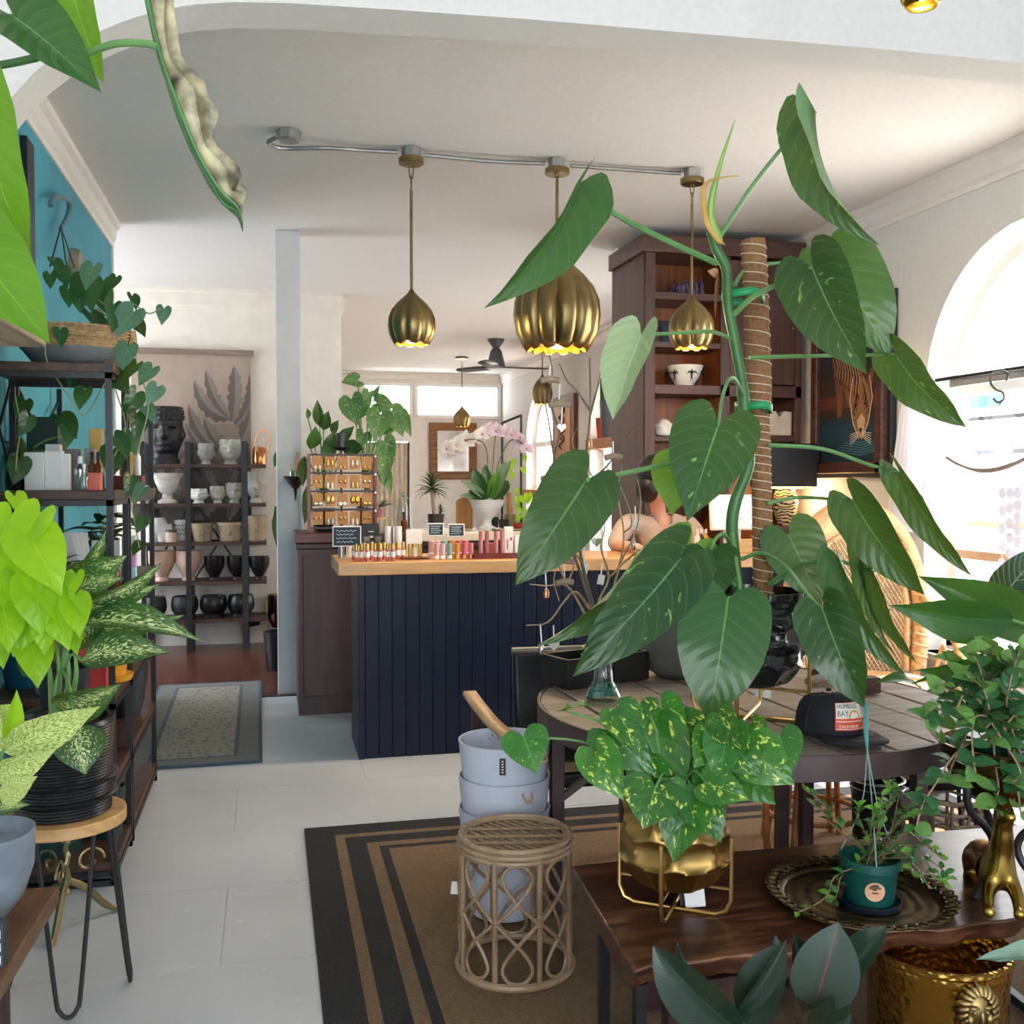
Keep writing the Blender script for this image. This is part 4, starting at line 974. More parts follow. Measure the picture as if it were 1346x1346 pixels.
# ============================================================ pothos in the gold pot on the live-edge table
M_poth = leafmat('pothos_leaf', '#3c7f2a', '#1b4f22', '#7cb04e', .25, .22, 5, .08, varieg='#c9dc5c', vamt=.20, vscale=2.6, streak=.1)
M_pothd = leafmat('pothos_leaf_dark', '#3a8230', '#1a5526', '#7ab24e', .25, .2, 5, .08, varieg='#b4d050', vamt=-.05, vscale=6)
g0 = PZ(886, 1196, BZc); GD = g0.dot(Vector((sin(YAW), cos(YAW), 0)))
G = thing('gold_planter', 'gold dimpled planter on a brass stand on the live-edge table', 'planter', (g0.x, g0.y, BZc))
gR = size(73, GD); gz = BZc + .075
dimple_pot(G, (g0.x, g0.y, gz), gR, .225, metal('satin_gold_pot', '#a88a52', .32, .06), 8, 3, .97, .12)
cross_stand(G, (g0.x, g0.y, BZc), gR + .004, 0, .0055, M_gold, radians(-35), .20, .075)
MB().lathe([(0, .01), (gR * .9, 0)], (g0.x, g0.y, gz + .19), 24, close=True).build('soil', M_soil, G)
PO = thing('pothos', 'yellow-splashed green pothos spilling from the gold planter', 'plant', (g0.x, g0.y, gz + .2))
PT = [((688, 968), (706, 1018), 46, 0), ((744, 934), (778, 929), 22, -40), ((783, 988), (820, 1052), 44, 12), ((800, 960), (860, 1018), 52, 8), ((812, 938), (840, 990), 44, -12), ((862, 960), (880, 1080), 60, 0), ((830, 945), (800, 985), 40, -20),
      ((862, 1035), (845, 1090), 62, 0), ((905, 1045), (885, 1135), 54, 5), ((890, 1040), (878, 1098), 46, -10), ((880, 985), (918, 1030), 46, 10), ((935, 970), (912, 1010), 40, -15), ((958, 960), (945, 1035), 44, 10), ((960, 975), (1000, 1022), 48, 5),
      ((985, 985), (1045, 1032), 54, 10), ((1025, 968), (1040, 1020), 42, 5), ((920, 1000), (960, 1030), 46, 20), ((915, 1050), (948, 1108), 46, -6), ((975, 1010), (1020, 1058), 44, 20), ((850, 995), (825, 1045), 40, -15), ((900, 955), (955, 990), 48, 25),
      ((870, 930), (905, 968), 44, 20), ((795, 1000), (770, 1012), 30, -20), ((840, 925), (835, 965), 42, 10), ((940, 1020), (930, 1075), 42, 0), ((985, 955), (1000, 1000), 40, 20), ((910, 1010), (870, 1045), 44, -20), ((850, 1010), (880, 1060), 40, 10), ((948, 940), (975, 985), 40, 30), ((930, 1030), (985, 1052), 40, 0)]
gc = Vector((g0.x, g0.y, gz + .21))
for i, ((bx, by), (tx, ty), w_, tw) in enumerate(PT):
    dd = GD - .13 + .22 * rng.random() * (1 if by < 1020 else .4) - (.06 if by > 1020 else 0); B = PD(bx, by, dd); T = PD(tx, ty, dd - .05)
    v = Matrix.Rotation(radians(tw * 1.4), 3, (T - B).normalized()) @ ((CAM - B).normalized() + Vector((0, 0, .3)))
    leaf(PO, leafmesh('heart', M_poth if i % 3 else M_pothd, .08, .18, .02, 9, 2), B, T, size(w_ * 1.4, dd), v)
    mid = gc.lerp(B, .55) + Vector((0, 0, .05)); MB().tube(curve([gc + (B - gc) * .12, mid, B], 5), .0032, 6).build('petiole', M_pet, PO)
for i in range(16):      # inner leaves that fill the crown
    a = rng.uniform(0, 2 * pi); B = gc + Vector((cos(a) * .06, sin(a) * .06, rng.uniform(.0, .10))); T = B + Vector((cos(a) * .10, sin(a) * .10, rng.uniform(-.06, .04)))
    leaf(PO, leafmesh('heart', M_pothd, .08, .18, .02, 9, 2), B, T, .085, Vector((cos(a) * .3, sin(a) * .3, 1)))
# ============================================================ left side: plants and shelf goods
def pot(name, label, x, y, z, r, h, m, group=None, prof=None, cat='pot', rim=.92, inner=None, n=28):
    t = thing(name, label, cat, (x, y, z), group)
    pr = prof or [(.0, 0), (.78, 0), (.82, .03), (1, 1)]
    pts = [(a * r, b * h) for a, b in pr]; re = pts[-1][0]
    MB().lathe(pts + [(re * rim, h), (re * rim * .98, h * .85), (0, h * .80)], (x, y, z), n, close=True).build('pot_body', m, t, smooth=45); return t
M_yel = plain('mustard_glaze', '#d59a26', .4); M_blk = plain('matte_black_glaze', '#141519', .35, var=.1); M_char = plain('charcoal_glaze', '#2a2e33', .5)
# ---- philodendron hanging into the top-left corner
Q = thing('corner_philodendron', 'large bright philodendron leaves hanging into the top left corner', 'plant', (-1.0, 1.0, 2.3))
M_phb = leafmat('sunlit_philodendron_leaf', '#5f9a1e', '#457f1c', '#a6c84e', .3, .42, 8, .07, back='#6f9f3a')  # lighter yellow-green colour for the hanging leaves of the corner plant
M_curl = leafmat('curled_leaf', '#bfae8e', '#a8947a', '#d8c8a8', .55, .2, 7, .06, varieg='#4f7f3f', vamt=.05, back='#4c8038')
hl_((18, 22, 1.5), (133, 122, 1.45), 92, M_phil, nrm=-18, pet=[(-60, 20, 1.6), (-20, 26, 1.55)], fold=.35, bend=.06, par=Q, pm=M_stem)
hl_((88, -40, 1.62), (137, 110, 1.6), 70, M_phb, nrm=20, fold=.2, par=Q)
hl_((-34, 120, 1.45), (42, 345, 1.4), 120, M_phb, nrm=25, fold=.15, par=Q, pet=[(-120, 90, 1.6)])
hl_((-80, 280, 1.35), (66, 452, 1.3), 128, M_phb, nrm=-12, fold=.12, par=Q, pet=[(-160, 240, 1.5)], bend=.05)
hl_((-30, 250, 1.5), (10, 395, 1.5), 90, M_phb, nrm=10, par=Q)
MB().tube(pxpath([(-40, 92, 1.55), (10, 84, 1.52), (48, 76, 1.5)], 5), .006, 8).build('petiole', M_stem, Q)
c = pxpath([(110, 72, 1.6), (150, 58, 1.58), (190, 57, 1.56), (208, 62, 1.55)], 5); MB().tube(c, [.006] * len(c), 8).build('petiole', M_pet, Q)
# long leaf folded along its midrib, half green and half dried
sp_ = pxpath([(188, -30, 1.55), (208, 62, 1.55), (235, 140, 1.55), (262, 205, 1.56), (290, 250, 1.57), (312, 272, 1.58), (318, 290, 1.58)], 6)
nn = len(sp_); side = []; grn = []
for i, p in enumerate(sp_):
    t = i / (nn - 1); wv = .5 + .5 * sin(i * .9)
    k = .040 * sin(pi * min(1, t * .9 + .12)) ** .8 * (1 - t * .45) * (1 + .28 * sin(i * .62) + .1 * sin(i * 1.3))
    side.append(p + Vector((k * (1.0 + .25 * wv), -.03 * k / .05, .022 + .006 * sin(i * .5)))); grn.append(p + Vector((-k * .1, .02, -.012)))
for nm, A, B, m in (('leaf_half', sp_, side, plain('dried_leaf_half', '#958d70', .45, var=.4, scale=26)), ('leaf_half', grn, sp_, M_stem)):
    b = MB(); mid = [a.lerp(c_, .5 + .12 * sin(i * .7)) + Vector((0, .006 * sin(i * .55), 0)) for i, (a, c_) in enumerate(zip(A, B))]; b.strip(A, mid); b.strip(mid, B)
    b.build(nm, m, Q, smooth=80, mods=[('SOLIDIFY', dict(thickness=.0015))])
MB().tube(sp_, [.005 * (1 - .8 * i / nn) for i in range(nn)], 6).build('midrib', M_stem, Q)
# its pot and the slab shelf it stands on
q = PD(47, 449, 2.15); wy0 = q.y
ws = MB().box((-1.75, wy0 - .35, q.z), (q.x, wy0 + .1, q.z + .05)).build('slab_shelf', wood('pale_grey_slab', '#6f5c4a', '#a8937c', 'Y', .8, .6), bevel=.004); tag(ws, 'weathered wood slab shelf jutting in at the left edge under bright leaves', 'shelf')

cpx, cpy, cpz = q.x - .34, wy0 - .14, q.z + .051
pot('corner_pot', 'charcoal pot of the corner philodendron on the slab shelf', cpx, cpy, cpz, .11, .17, M_char, None, [(0, 0), (.75, 0), (1, 1)])
sp0 = Vector((cpx, cpy, cpz + .13)); ends = [PD(-60, 20, 1.6), PD(-40, 92, 1.55), PD(-120, 90, 1.6), PD(-160, 240, 1.5), PD(-30, 250, 1.5), PD(88, -40, 1.62)]
stp = curve([sp0, sp0 + Vector((.02, -.12, .14)), PD(-230, 160, 1.62), PD(-190, 20, 1.62)], 6); MB().tube(stp, .014, 8).build('main_stem', M_stem, Q)
for k, e in enumerate(ends): p0 = stp[min(len(stp) - 1, 9 + k)]; MB().tube(curve([p0, p0.lerp(e, .5) + Vector((0, 0, .04)), e], 5), .006, 7).build('petiole', M_pet, Q)

# ---- trailing heartleaf in the rope-wrapped bowl on top of the shelf unit
M_heart = leafmat('heartleaf', '#2c6434', '#183f22', '#5f9560', .3, .2, 5, .06, back='#6f9f86')
M_heartg = leafmat('heartleaf_grey', '#5f8f78', '#45705c', '#8fb4a0', .4, .2, 5, .1)
bo = PD(96, 440, 4.0); bo.z = 1.927; bo.x += .02
HB = thing('rope_bowl', 'grey bowl with rope-wrapped rim on the top shelf board', 'planter', tuple(bo))
MB().lathe([(.0, 0), (.10, 0), (.17, .03), (.205, .075)], tuple(bo), 32, close=True).build('bowl', plain('matte_grey_bowl', '#7f8385', .6), HB)
M_rope = plain('seagrass_rope', '#b99a72', .9, var=.2, scale=60, bump=.5, bscale=200)
for k in range(7): MB().lathe([(.198, -.007), (.208, -.004), (.211, 0), (.208, .004), (.198, .007)], (bo.x, bo.y, bo.z + .08 + k * .0125), 40, close=True).build('rope_coil', M_rope, HB)
MB().lathe([(0, 0), (.2, .0)], (bo.x, bo.y, bo.z + .14), 24, close=True).build('soil', M_soil, HB)
HP = thing('heartleaf_plant', 'dark trailing heartleaf vine spilling from the rope bowl down the shelf end', 'plant', (bo.x, bo.y, bo.z + .14))
HLV = [(75, 352, 18), (85, 366, 20), (66, 370, 16), (102, 378, 24), (118, 365, 26), (120, 392, 28), (135, 382, 22), (106, 398, 22), (90, 392, 20), (142, 400, 26), (150, 372, 14), (126, 425, 26), (148, 418, 30), (165, 425, 34), (158, 440, 30), (176, 398, 16), (182, 432, 22), (214, 416, 18),
       (70, 490, 22), (92, 500, 16), (108, 525, 22), (80, 445, 18), (165, 470, 26), (172, 490, 24), (150, 460, 22), (192, 495, 24), (200, 520, 22), (196, 545, 20), (160, 505, 26), (170, 530, 28), (178, 560, 30), (176, 582, 26), (158, 588, 30), (146, 610, 30), (90, 562, 28), (88, 575, 20), (30, 560, 24), (22, 620, 28), (28, 540, 22), (168, 640, 22), (182, 650, 20), (185, 690, 18), (180, 722, 16)]
for i, (px, py, w_) in enumerate(HLV):
    dd = (3.85 if px < 130 else 3.95) + rng.uniform(-.08, .08); up = py < 410
    ang = rng.uniform(-.7, .7); L = w_ * 1.25
    B = PD(px - L * .45 * sin(ang), py - L * .45 * cos(ang), dd); T = PD(px + L * .55 * sin(ang), py + L * .55 * cos(ang), dd - .03)
    v = Matrix.Rotation(rng.uniform(-.7, .7), 3, (T - B).normalized()) @ ((CAM - B).normalized() + Vector((0, 0, .25)))
    leaf(HP, leafmesh('heart', M_heartg if (px > 186 or i % 9 == 4) else M_heart, .08, .15, .01, 8, 2), B, T, size(w_ * 1.12, dd), v)
for k, vn in enumerate(([(110, 400, 3.9), (140, 415, 3.9), (160, 445, 3.93), (150, 500, 3.95), (165, 560, 3.95), (150, 600, 3.95)], [(130, 395, 3.9), (175, 430, 3.95), (180, 480, 3.95), (195, 530, 3.95), (182, 590, 3.95), (170, 640, 3.96), (183, 720, 3.96)],
                        [(60, 440, 3.8), (62, 475, 3.78), (90, 520, 3.8), (112, 545, 3.85), (140, 500, 3.9), (162, 470, 3.92)], [(150, 400, 3.9), (172, 398, 3.95), (195, 412, 3.95), (212, 405, 3.95)], [(20, 520, 3.8), (26, 560, 3.78), (22, 600, 3.78), (20, 625, 3.78)])):
    MB().tube(pxpath(vn, 5), .0028, 5).build('vine', plain('pale_vine', '#8f9868', .6), HP)
# hanger hook and little framed clock on the teal wall
hk = MB(); c0 = PX(80, 290, XL + .05)
hx = [PX(px, py, XL + .05) for px, py in ((66, 270), (70, 262), (80, 259), (90, 264), (91, 276), (86, 290), (80, 300))]
HK = thing('plant_hanger', 'dark wire plant hanger hook with three cords on the teal wall', 'hook', tuple(c0))
MB().tube(curve(hx, 5), .012, 7).build('hook', plain('grey_plastic_hook', '#5f7f86', .5), HK)
for px, py in ((66, 350), (88, 352), (98, 352)): MB().tube([PX(80, 298, XL + .05), PX(px, py, XL + .06)], .004, 5).build('cord', M_black, HK)
q = PX(104, 347, XL + .04); tag(MB().lathe([(0, 0), (.07, 0), (.08, .02), (.08, .05)], n=28).build('wall_clock', plain('tan_clock_rim', '#8f8373', .6)), 'small round tan-rimmed disc on teal wall above trailing vine', 'ornament')
o = bpy.data.objects['wall_clock']; o.location = (XL + .051, q.y, q.z); o.rotation_euler = (0, -pi / 2, 0)
hbk = PX(45, 280, XL + .03); tag(MB().box((XL + .001, hbk.y - .12, hbk.z - .35), (XL + .03, hbk.y + .02, hbk.z + .3)).build('wall_picture', M_black, bevel=.004), 'narrow black frame edge on teal wall behind bright leaf', 'frame')

# ---- goods on the two shelf units
def boxthing(name, label, cat, a, b, m, group=None, bevel=.002, extra=None):
    c = ((a[0] + b[0]) / 2, (a[1] + b[1]) / 2, a[2]); o = MB().box(a, b).build(name, m, smooth=0, bevel=bevel)
    o.data.transform(Matrix.Translation(-Vector(c))); o.location = c; return tag(o, label, cat, group)
def shelfbox(name, label, cat, px0, px1, py0, py1, d, dep, m, group=None, z=None):
    a, b = PD(px0, py1, d), PD(px1, py0, d); z0 = a.z if z is None else z
    return boxthing(name, label, cat, (a.x, a.y, z0), (b.x, a.y + dep, z0 + b.z - a.z), m, group)
M_peach = plain('peach_card', '#d98a78', .6); M_blush = plain('coral_card', '#e2725f', .6); M_terra = plain('terracotta_card', '#b9705c', .6)
zA = 1.461
o = shelfbox('carton', 'tall white carton, first from the left on the upper shelf', 'carton', 32, 56, 590, 640, 3.9, .06, M_card, 'white cartons on the upper shelf', zA)
o = shelfbox('carton', 'tall white carton, second one along the upper shelf', 'carton', 59, 80, 588, 640, 3.93, .06, M_card, 'white cartons on the upper shelf', zA)
o = shelfbox('carton', 'slim white carton tight beside a tall one on upper shelf', 'carton', 81, 90, 592, 640, 3.95, .05, M_card, 'white cartons on the upper shelf', zA)
o = shelfbox('carton', 'white carton at the back, top peeping over its neighbours', 'carton', 60, 78, 580, 640, 4.1, .05, M_card, 'white cartons on the upper shelf', zA)
for k, (px0, px1, lb) in enumerate(((87, 103, 'grey-lidded box behind clear spray bottle on upper shelf'), (111, 124, 'grey-lidded box behind coral box on upper shelf'))):
    shelfbox('grey_box', lb, 'box', px0, px1, 586, 640, 4.08, .07, plain('warm_grey_card', '#8d8580', .6), 'grey-lidded boxes', zA)
shelfbox('coral_box', 'coral square box beside shelf post on the upper shelf', 'box', 115, 131, 617, 640, 3.92, .06, M_blush, None, zA)
M_glass = glass('clear_glass', '#eef6f4', .25); M_ggl = glass('tinted_glass', '#a9c7a8', .25); M_amberg = plain('amber_glass', '#6a3416', .12, var=.1)
def bottle(name, label, x, y, z, r, h, body, cap, group=None, neck=.32, caph=.2, cat='bottle', liquid=None):
    t = thing(name, label, cat, (x, y, z), group); hb = h * (1 - caph - .08)
    MB().lathe([(0, 0), (r * .95, 0), (r, .02 * h), (r, hb * .86), (r * neck * 1.3, hb), (r * neck, hb + .02 * h), (r * neck, hb + .08 * h)], (x, y, z), 14, close=True).build('bottle_body', body, t)
    MB().lathe([(r * neck * 1.25, 0), (r * neck * 1.25, caph * h), (r * neck * 1.0, caph * h + .002)], (x, y, z + hb + .07 * h), 12).build('cap', cap, t)
    if liquid: MB().lathe([(0, .003), (r * .88, .003), (r * .88, hb * .6), (0, hb * .6)], (x, y, z), 12, close=True).build('contents', liquid, t)
    return t
p = PD(102, 640, 3.9); bottle('spray_bottle', 'clear glass spray bottle in front of grey box on upper shelf', p.x + .01, p.y, zA, .022, .13, M_glass, plain('clear_cap', '#dfe4e6', .2))
p = PD(112, 640, 3.92); bottle('spray_bottle', 'small clear glass bottle squeezed between sprayer and coral box', p.x, p.y - .02, zA, .014, .10, M_glass, M_card)
for k, (px, lb, mm) in enumerate(((120, 'dark dropper bottle standing behind the coral box', M_amberg), (128, 'dark dropper bottle standing behind coral box near post', M_amberg))):
    p = PD(px, 640, 4.02); bottle('dropper_bottle', lb, p.x, p.y + .03, zA, .016, .15, mm, M_black, 'dark dropper bottles')
# wooden riser with oils at the far end of the upper shelf
rs = PD(172, 630, 4.7); boxthing('riser', 'red wooden riser at far end of the upper shelf', 'stand', (rs.x - .10, rs.y - .06, 1.461), (rs.x + .055, rs.y + .06, 1.52), M_redwood)
for k, (dx, mm, lb) in enumerate(((-.035, M_brassb, 'gold bottle with white label on red riser'), (-.0, plain('amber_oil', '#d8a62e', .2), 'yellow oil bottle on the red riser'), (.03, M_card, 'white-labelled bottle at end of red riser'))):
    bottle('oil_bottle', lb, rs.x + dx, rs.y, 1.521, .014, .14, mm, M_galv)
boxthing('gold_tin', 'gold tin standing tall on upper shelf behind heartleaf vine', 'tin', (rs.x - .16, rs.y - .1, 1.461), (rs.x - .11, rs.y - .02, 1.73), M_gold)
boxthing('green_carton', 'dark green carton against wall on upper shelf', 'carton', (SX0 + .03, 4.55, 1.461), (SX0 + .15, 4.75, 1.76), plain('dark_green_card', '#1f3d38', .6))
# lower goods, level z=1.075
zB = 1.076
for k, (px0, px1, py0, d, lb) in enumerate(((86, 103, 721, 3.95, 'terracotta soap box beside dark small plant'), (115, 131, 721, 4.0, 'terracotta soap box next to shelf post'))):
    shelfbox('soap_box', lb, 'box', px0, px1, py0, 741, d, .06, M_terra, 'terracotta soap boxes', zB)
p = PD(80, 740, 4.15)
t = thing('print_cards', 'fan of white printed paper bags leaning behind terracotta box', 'paper bag', (p.x, p.y, zB))
for k in range(4):
    MB().obox((p.x + .01 + k * .012, p.y + k * .016, zB + .105), (.11, .004, .20), Matrix.Rotation(-.25 + k * .06, 3, 'Y') @ Matrix.Rotation(-.1, 3, 'X')).build('bag', M_card, t, smooth=0)
for k, (px0, px1, py0, py1, lb, cs) in enumerate(((120, 134, 705, 760, 'pale frosted bath salt pouch behind post', ('#dfe6e8', '#c8d8da')), (142, 156, 705, 760, 'pink and white bath salt pouch between the posts', ('#efe8ec', '#e6a5c4')), (160, 178, 704, 765, 'lilac and blue bath salt pouch by outer post', ('#d9a4dc', '#a8dbe0')))):
    a = PD(px0, py1, 4.25); b = PD(px1, py0, 4.25); zt = zB + b.z - a.z; t = thing('salt_pouch', lb, 'pouch', ((a.x + b.x) / 2, a.y, zB), 'bath salt pouches')
    h = zt - zB
    for j, (hh0, hh1, cc) in enumerate(((0, .33, cs[1]), (.33, .62, cs[0]), (.62, 1, '#eceff0'))):
        MB().obox(((a.x + b.x) / 2, a.y + .02, zB + h * (hh0 + hh1) / 2), (b.x - a.x, .04 * (1.2 - hh1 * .7), h * (hh1 - hh0))).build('pouch_band', plain('pouch_' + cc[1:], cc, .4), t, smooth=0, bevel=.004)
p = PD(149, 752, 4.1); bottle('body_oil', 'brown glass bottle with rose cap and label near outer shelf edge', p.x, p.y, zB - .0, .024, .12, M_amberg, M_terra, neck=.6, caph=.28)
shelfbox('red_carton', 'small red carton low on shelf behind variegated leaves', 'carton', 112, 134, 770, 790, 3.92, .06, plain('red_card', '#c43a34', .5), None, .94) if False else None
boxthing('red_tin', 'red tin low on the shelf behind variegated leaves', 'tin', (-.70, 4.05, .711), (-.60, 4.15, .95), plain('red_card', '#c43a34', .5))
# yellow pot, patterned cups, bowls on the .71 level
zC_ = .711; p = PD(128, 940, 4.1); yp = pot('yellow_pot', 'mustard yellow pot with saucer on the third shelf', p.x + .04, 4.28, zC_, .095, .17, M_yel)
MB().lathe([(.0, 0), (.1, 0), (.108, .022), (.09, .02)], (p.x + .04, 4.28, zC_ + .0005), 26).build('saucer', M_yel, yp); yp.location.z += .001
def zigzag_cup(name, label, x, y, z, r, h, group):
    t = pot(name, label, x, y, z, r, h, M_card, group)
    b = MB(); nz = 16
    for lv in (.35, .55, .75):
        P_ = [(x + (r * (.8 + .2 * lv) + .002) * cos(2 * pi * i / (2 * nz)), y + (r * (.8 + .2 * lv) + .002) * sin(2 * pi * i / (2 * nz)), z + h * (lv + (.05 if i % 2 else -.05))) for i in range(2 * nz)]
        b.tube(P_, .003, 4, closed=True)
    b.build('zigzag_bands', M_black, t)['kind'] = 'stuff'; return t
for k, (x, y_, lb) in enumerate(((-.66, 4.62, 'white cup with black zigzag bands behind mustard pot'), (-.64, 4.86, 'white zigzag cup farther along the third shelf'), (-.70, 5.12, 'white zigzag cup at far end of third shelf'))):
    zigzag_cup('patterned_cup', lb, x, y_, zC_ + .001, .06, .13, 'white zigzag cups')
for k, (x, y_, r, lb) in enumerate(((-.80, 4.62, .08, 'bronze bowl beside nearest zigzag cup'), (-.79, 4.95, .07, 'bronze bowl between the zigzag cups and wall'))):
    pot('bronze_bowl', lb, x, y_, zC_ + .001, r, .11, metal('bronze_glaze', '#7a5a3a', .3), 'bronze bowls', [(0, 0), (.5, 0), (.95, .5), (1, 1)])
pot('white_bowl', 'grey-white square dish beside mustard pot', -.79, 4.07, zC_ + .001, .07, .06, plain('pale_grey_glaze', '#c3c8cc', .4))
zD = .401
pot('black_pot', 'tall charcoal pot on the fourth shelf facing the runner rug', -.66, 5.05, .401, .10, .25, M_char, None, [(0, 0), (.6, 0), (.82, .35), (.97, .75), (1, 1)])
pot('white_cylinder', 'tall plain white cylinder pot behind the shelf posts', -.64, 4.25, .093, .075, .5, M_white, None, [(0, 0), (.96, 0), (1, .02), (1, 1)]) if False else None
pot('white_cylinder', 'tall plain white cylinder pot low behind the shelf posts', -.655, 4.19, .401, .058, .25, M_white, None, [(0, 0), (.96, 0), (1, .02), (1, 1)])
pot('slim_white_cylinder', 'second white cylinder pot beside the tall one', -.76, 4.25, .401, .05, .245, M_white, None, [(0, 0), (.96, 0), (1, .02), (1, 1)])
M_green = plain('dark_green_plastic', '#143a38', .4)
pot('green_nursery_pot', 'dark green plastic pot on the bottom shelf behind hairpin legs', -.835, 4.17, .091, .15, .25, M_green, None, [(0, 0), (.8, 0), (.95, .8), (1.05, .82), (1.05, 1)])
pot('green_nursery_pot', 'small dark green plastic pot on bottom shelf beside larger one', -.63, 4.28, .091, .06, .2, M_green, None, [(0, 0), (.8, 0), (.95, .8), (1.05, .82), (1.05, 1)])
pot('teal_vase', 'deep blue-teal tall vase on shelf behind lime leaves', -.93, 4.2, .711, .07, .30, plain('teal_glaze', '#1d5f7d', .2), None, [(0, 0), (.7, 0), (1, .4), (.8, .8), (.5, .9), (.6, 1)], 'vase')
# small plants on shelves
def bushlet(name, label, c, n, L, w_, m, shape='round', spread=.08, h=.1, ptr=.04, pm=None, up=.4, group=None):
    c = Vector(c); t = thing(name, label, 'plant', tuple(c), group)
    if ptr: MB().lathe([(0, 0), (ptr * .75, 0), (ptr, ptr * 1.6), (ptr * .9, ptr * 1.5), (0, ptr * 1.4)], tuple(c), 18, close=True).build('pot', pm or M_blk, t)
    z0 = c.z + ptr * 1.4
    for i in range(n):
        a = i * 2.4 + rng.uniform(-.3, .3); rr = spread * sqrt((i + .5) / n); B = Vector((c.x + rr * cos(a) * .6, c.y + rr * sin(a) * .6, z0 + h * rng.uniform(.2, 1)))
        T = B + Vector((cos(a), sin(a), up * rng.uniform(-.5, 1.2))).normalized() * L * rng.uniform(.8, 1.2)
        leaf(t, leafmesh(shape, m, .1, .15, .01, 7, 2), B, T, w_ * rng.uniform(.85, 1.15), Vector((-cos(a) * .5, -sin(a) * .5, 1)) if up < 2 else None)
        if i % 2 == 0: MB().tube([(c.x, c.y, z0 - .01), (c.x + (B.x - c.x) * .3, c.y + (B.y - c.y) * .3, (z0 + B.z) / 2), B], .002, 4).build('stalk', M_pet, t)
    return t
M_dark = leafmat('dark_small_leaf', '#24562c', '#12351c', '#4f8250', .3, .2, 5, .08)
p = PD(70, 745, 4.05); bushlet('small_plant', 'small dark leafy plant in front of white paper bags', (p.x, p.y, zB), 22, .06, .045, M_dark, 'heart', .09, .08, .035)
p = PD(112, 690, 4.4); bushlet('gold_pot_plant', 'dark heart-leaved plant in gold pot behind pouches', (p.x + .05, p.y + .2, zB), 20, .11, .08, M_dark, 'heart', .12, .26, .05, M_gold, -.4)
p = PD(12, 560, 4.15); bushlet('spider_plant', 'wispy variegated plant at left end of the upper shelf', (p.x + .06, p.y, zA), 18, .12, .025, leafmat('striped_strap', '#6f9a5a', '#4c7c44', '#d6dfb0', .4, .3, 3, .1), 'strap', .08, .10, .05)

# ---- hairpin stool with nested black pots and the dieffenbachia
s0 = PZ(84, 1066, .535); st_ = thing('hairpin_stool', 'round pale wood stool on black hairpin legs near left edge', 'stool', (s0.x, s0.y, 0))
SR = .172; SZ = .535
MB().lathe([(0, SZ - .035), (SR, SZ - .035), (SR, SZ), (0, SZ)], (s0.x, s0.y, 0), 44, close=True).build('seat', wood('pale_seat_wood', '#b98a52', '#dfb681', 'X', 1, .45), st_, smooth=30, bevel=.004)
for a in (-78, 5, 165):
    u = Vector((cos(radians(a)), sin(radians(a)), 0)); v = Vector((-u.y, u.x, 0)); c0 = Vector((s0.x, s0.y, 0)) + u * SR * .72
    ft = Vector((s0.x, s0.y, 0)) + u * (SR * 1.02) + Vector((0, 0, .007))
    MB().tube(curve([c0 + v * .075 + Vector((0, 0, SZ - .036)), c0.lerp(ft, .85) + v * .034 + Vector((0, 0, .08)), ft + v * .022 + Vector((0, 0, .02)), ft, ft - v * .022 + Vector((0, 0, .02)), c0.lerp(ft, .85) - v * .034 + Vector((0, 0, .08)), c0 - v * .075 + Vector((0, 0, SZ - .036))], 6), .0065, 8).build('leg', M_black, st_)
M_ribp = plain('black_ribbed_plastic', '#15171d', .3, var=.08)
for k, lb in enumerate(('ribbed black saucer pot, lowest of the nest on stool', 'ribbed black pot in the middle of nest on stool', 'ribbed black pot, top of nest holding dieffenbachia')):
    t = thing('ribbed_pot', lb, 'pot', (s0.x, s0.y, SZ + .0 + k * .055), 'nested ribbed black pots'); z0 = SZ + .001 + k * .052; R0 = .128 + .003 * k; hh = .062 if k < 2 else .17
    pr = [(0, 0), (R0 * .96, 0)]
    for i in range(int(hh / .009)): pr += [(R0 + .003 * (i * .009 / .06), i * .009 + .001), (R0 + .0035 + .003 * (i * .009 / .06), i * .009 + .005)]
    if k < 2: pr += [(R0 + .018, hh - .012), (R0 + .02, hh - .006), (R0 + .014, hh - .002), (R0 - .03, hh - .012), (0, hh - .012)]
    else: pr += [(R0 + .006, hh), (R0 - .01, hh), (R0 - .014, hh - .03), (0, hh - .03)]
    MB().lathe(pr, (s0.x, s0.y, z0), 44, close=True).build('pot_body', M_ribp, t, smooth=50)
DD = s0.dot(Vector((sin(YAW), cos(YAW), 0)))
M_dief = leafmat('dieffenbachia_leaf', '#2f6b34', '#194524', '#6f9f5a', .28, .22, 12, .08, varieg='#d4e2a0', vamt=.62, vscale=7, streak=.42)
M_dief2 = leafmat('dieffenbachia_pale_leaf', '#93ba4c', '#78a040', '#e0ebac', .35, .3, 10, .08, varieg='#e2eaa6', vamt=.55, vscale=12)
DF = thing('dieffenbachia', 'dark green cream-streaked dieffenbachia rising from the ribbed black pots', 'plant', (s0.x, s0.y, SZ + .26))
for k, (x, y1_) in enumerate(((62, 800), (74, 788), (86, 790), (96, 800))):
    MB().tube(pxpath([(70 + k * 5, 945, DD), (x + 4, 890, DD), (x, y1_ + 45, DD)], 6), [.012 - .0008 * i for i in range(13)], 8).build('stalk', plain('dieffenbachia_stalk', '#6d9a52', .45, var=.12), DF)
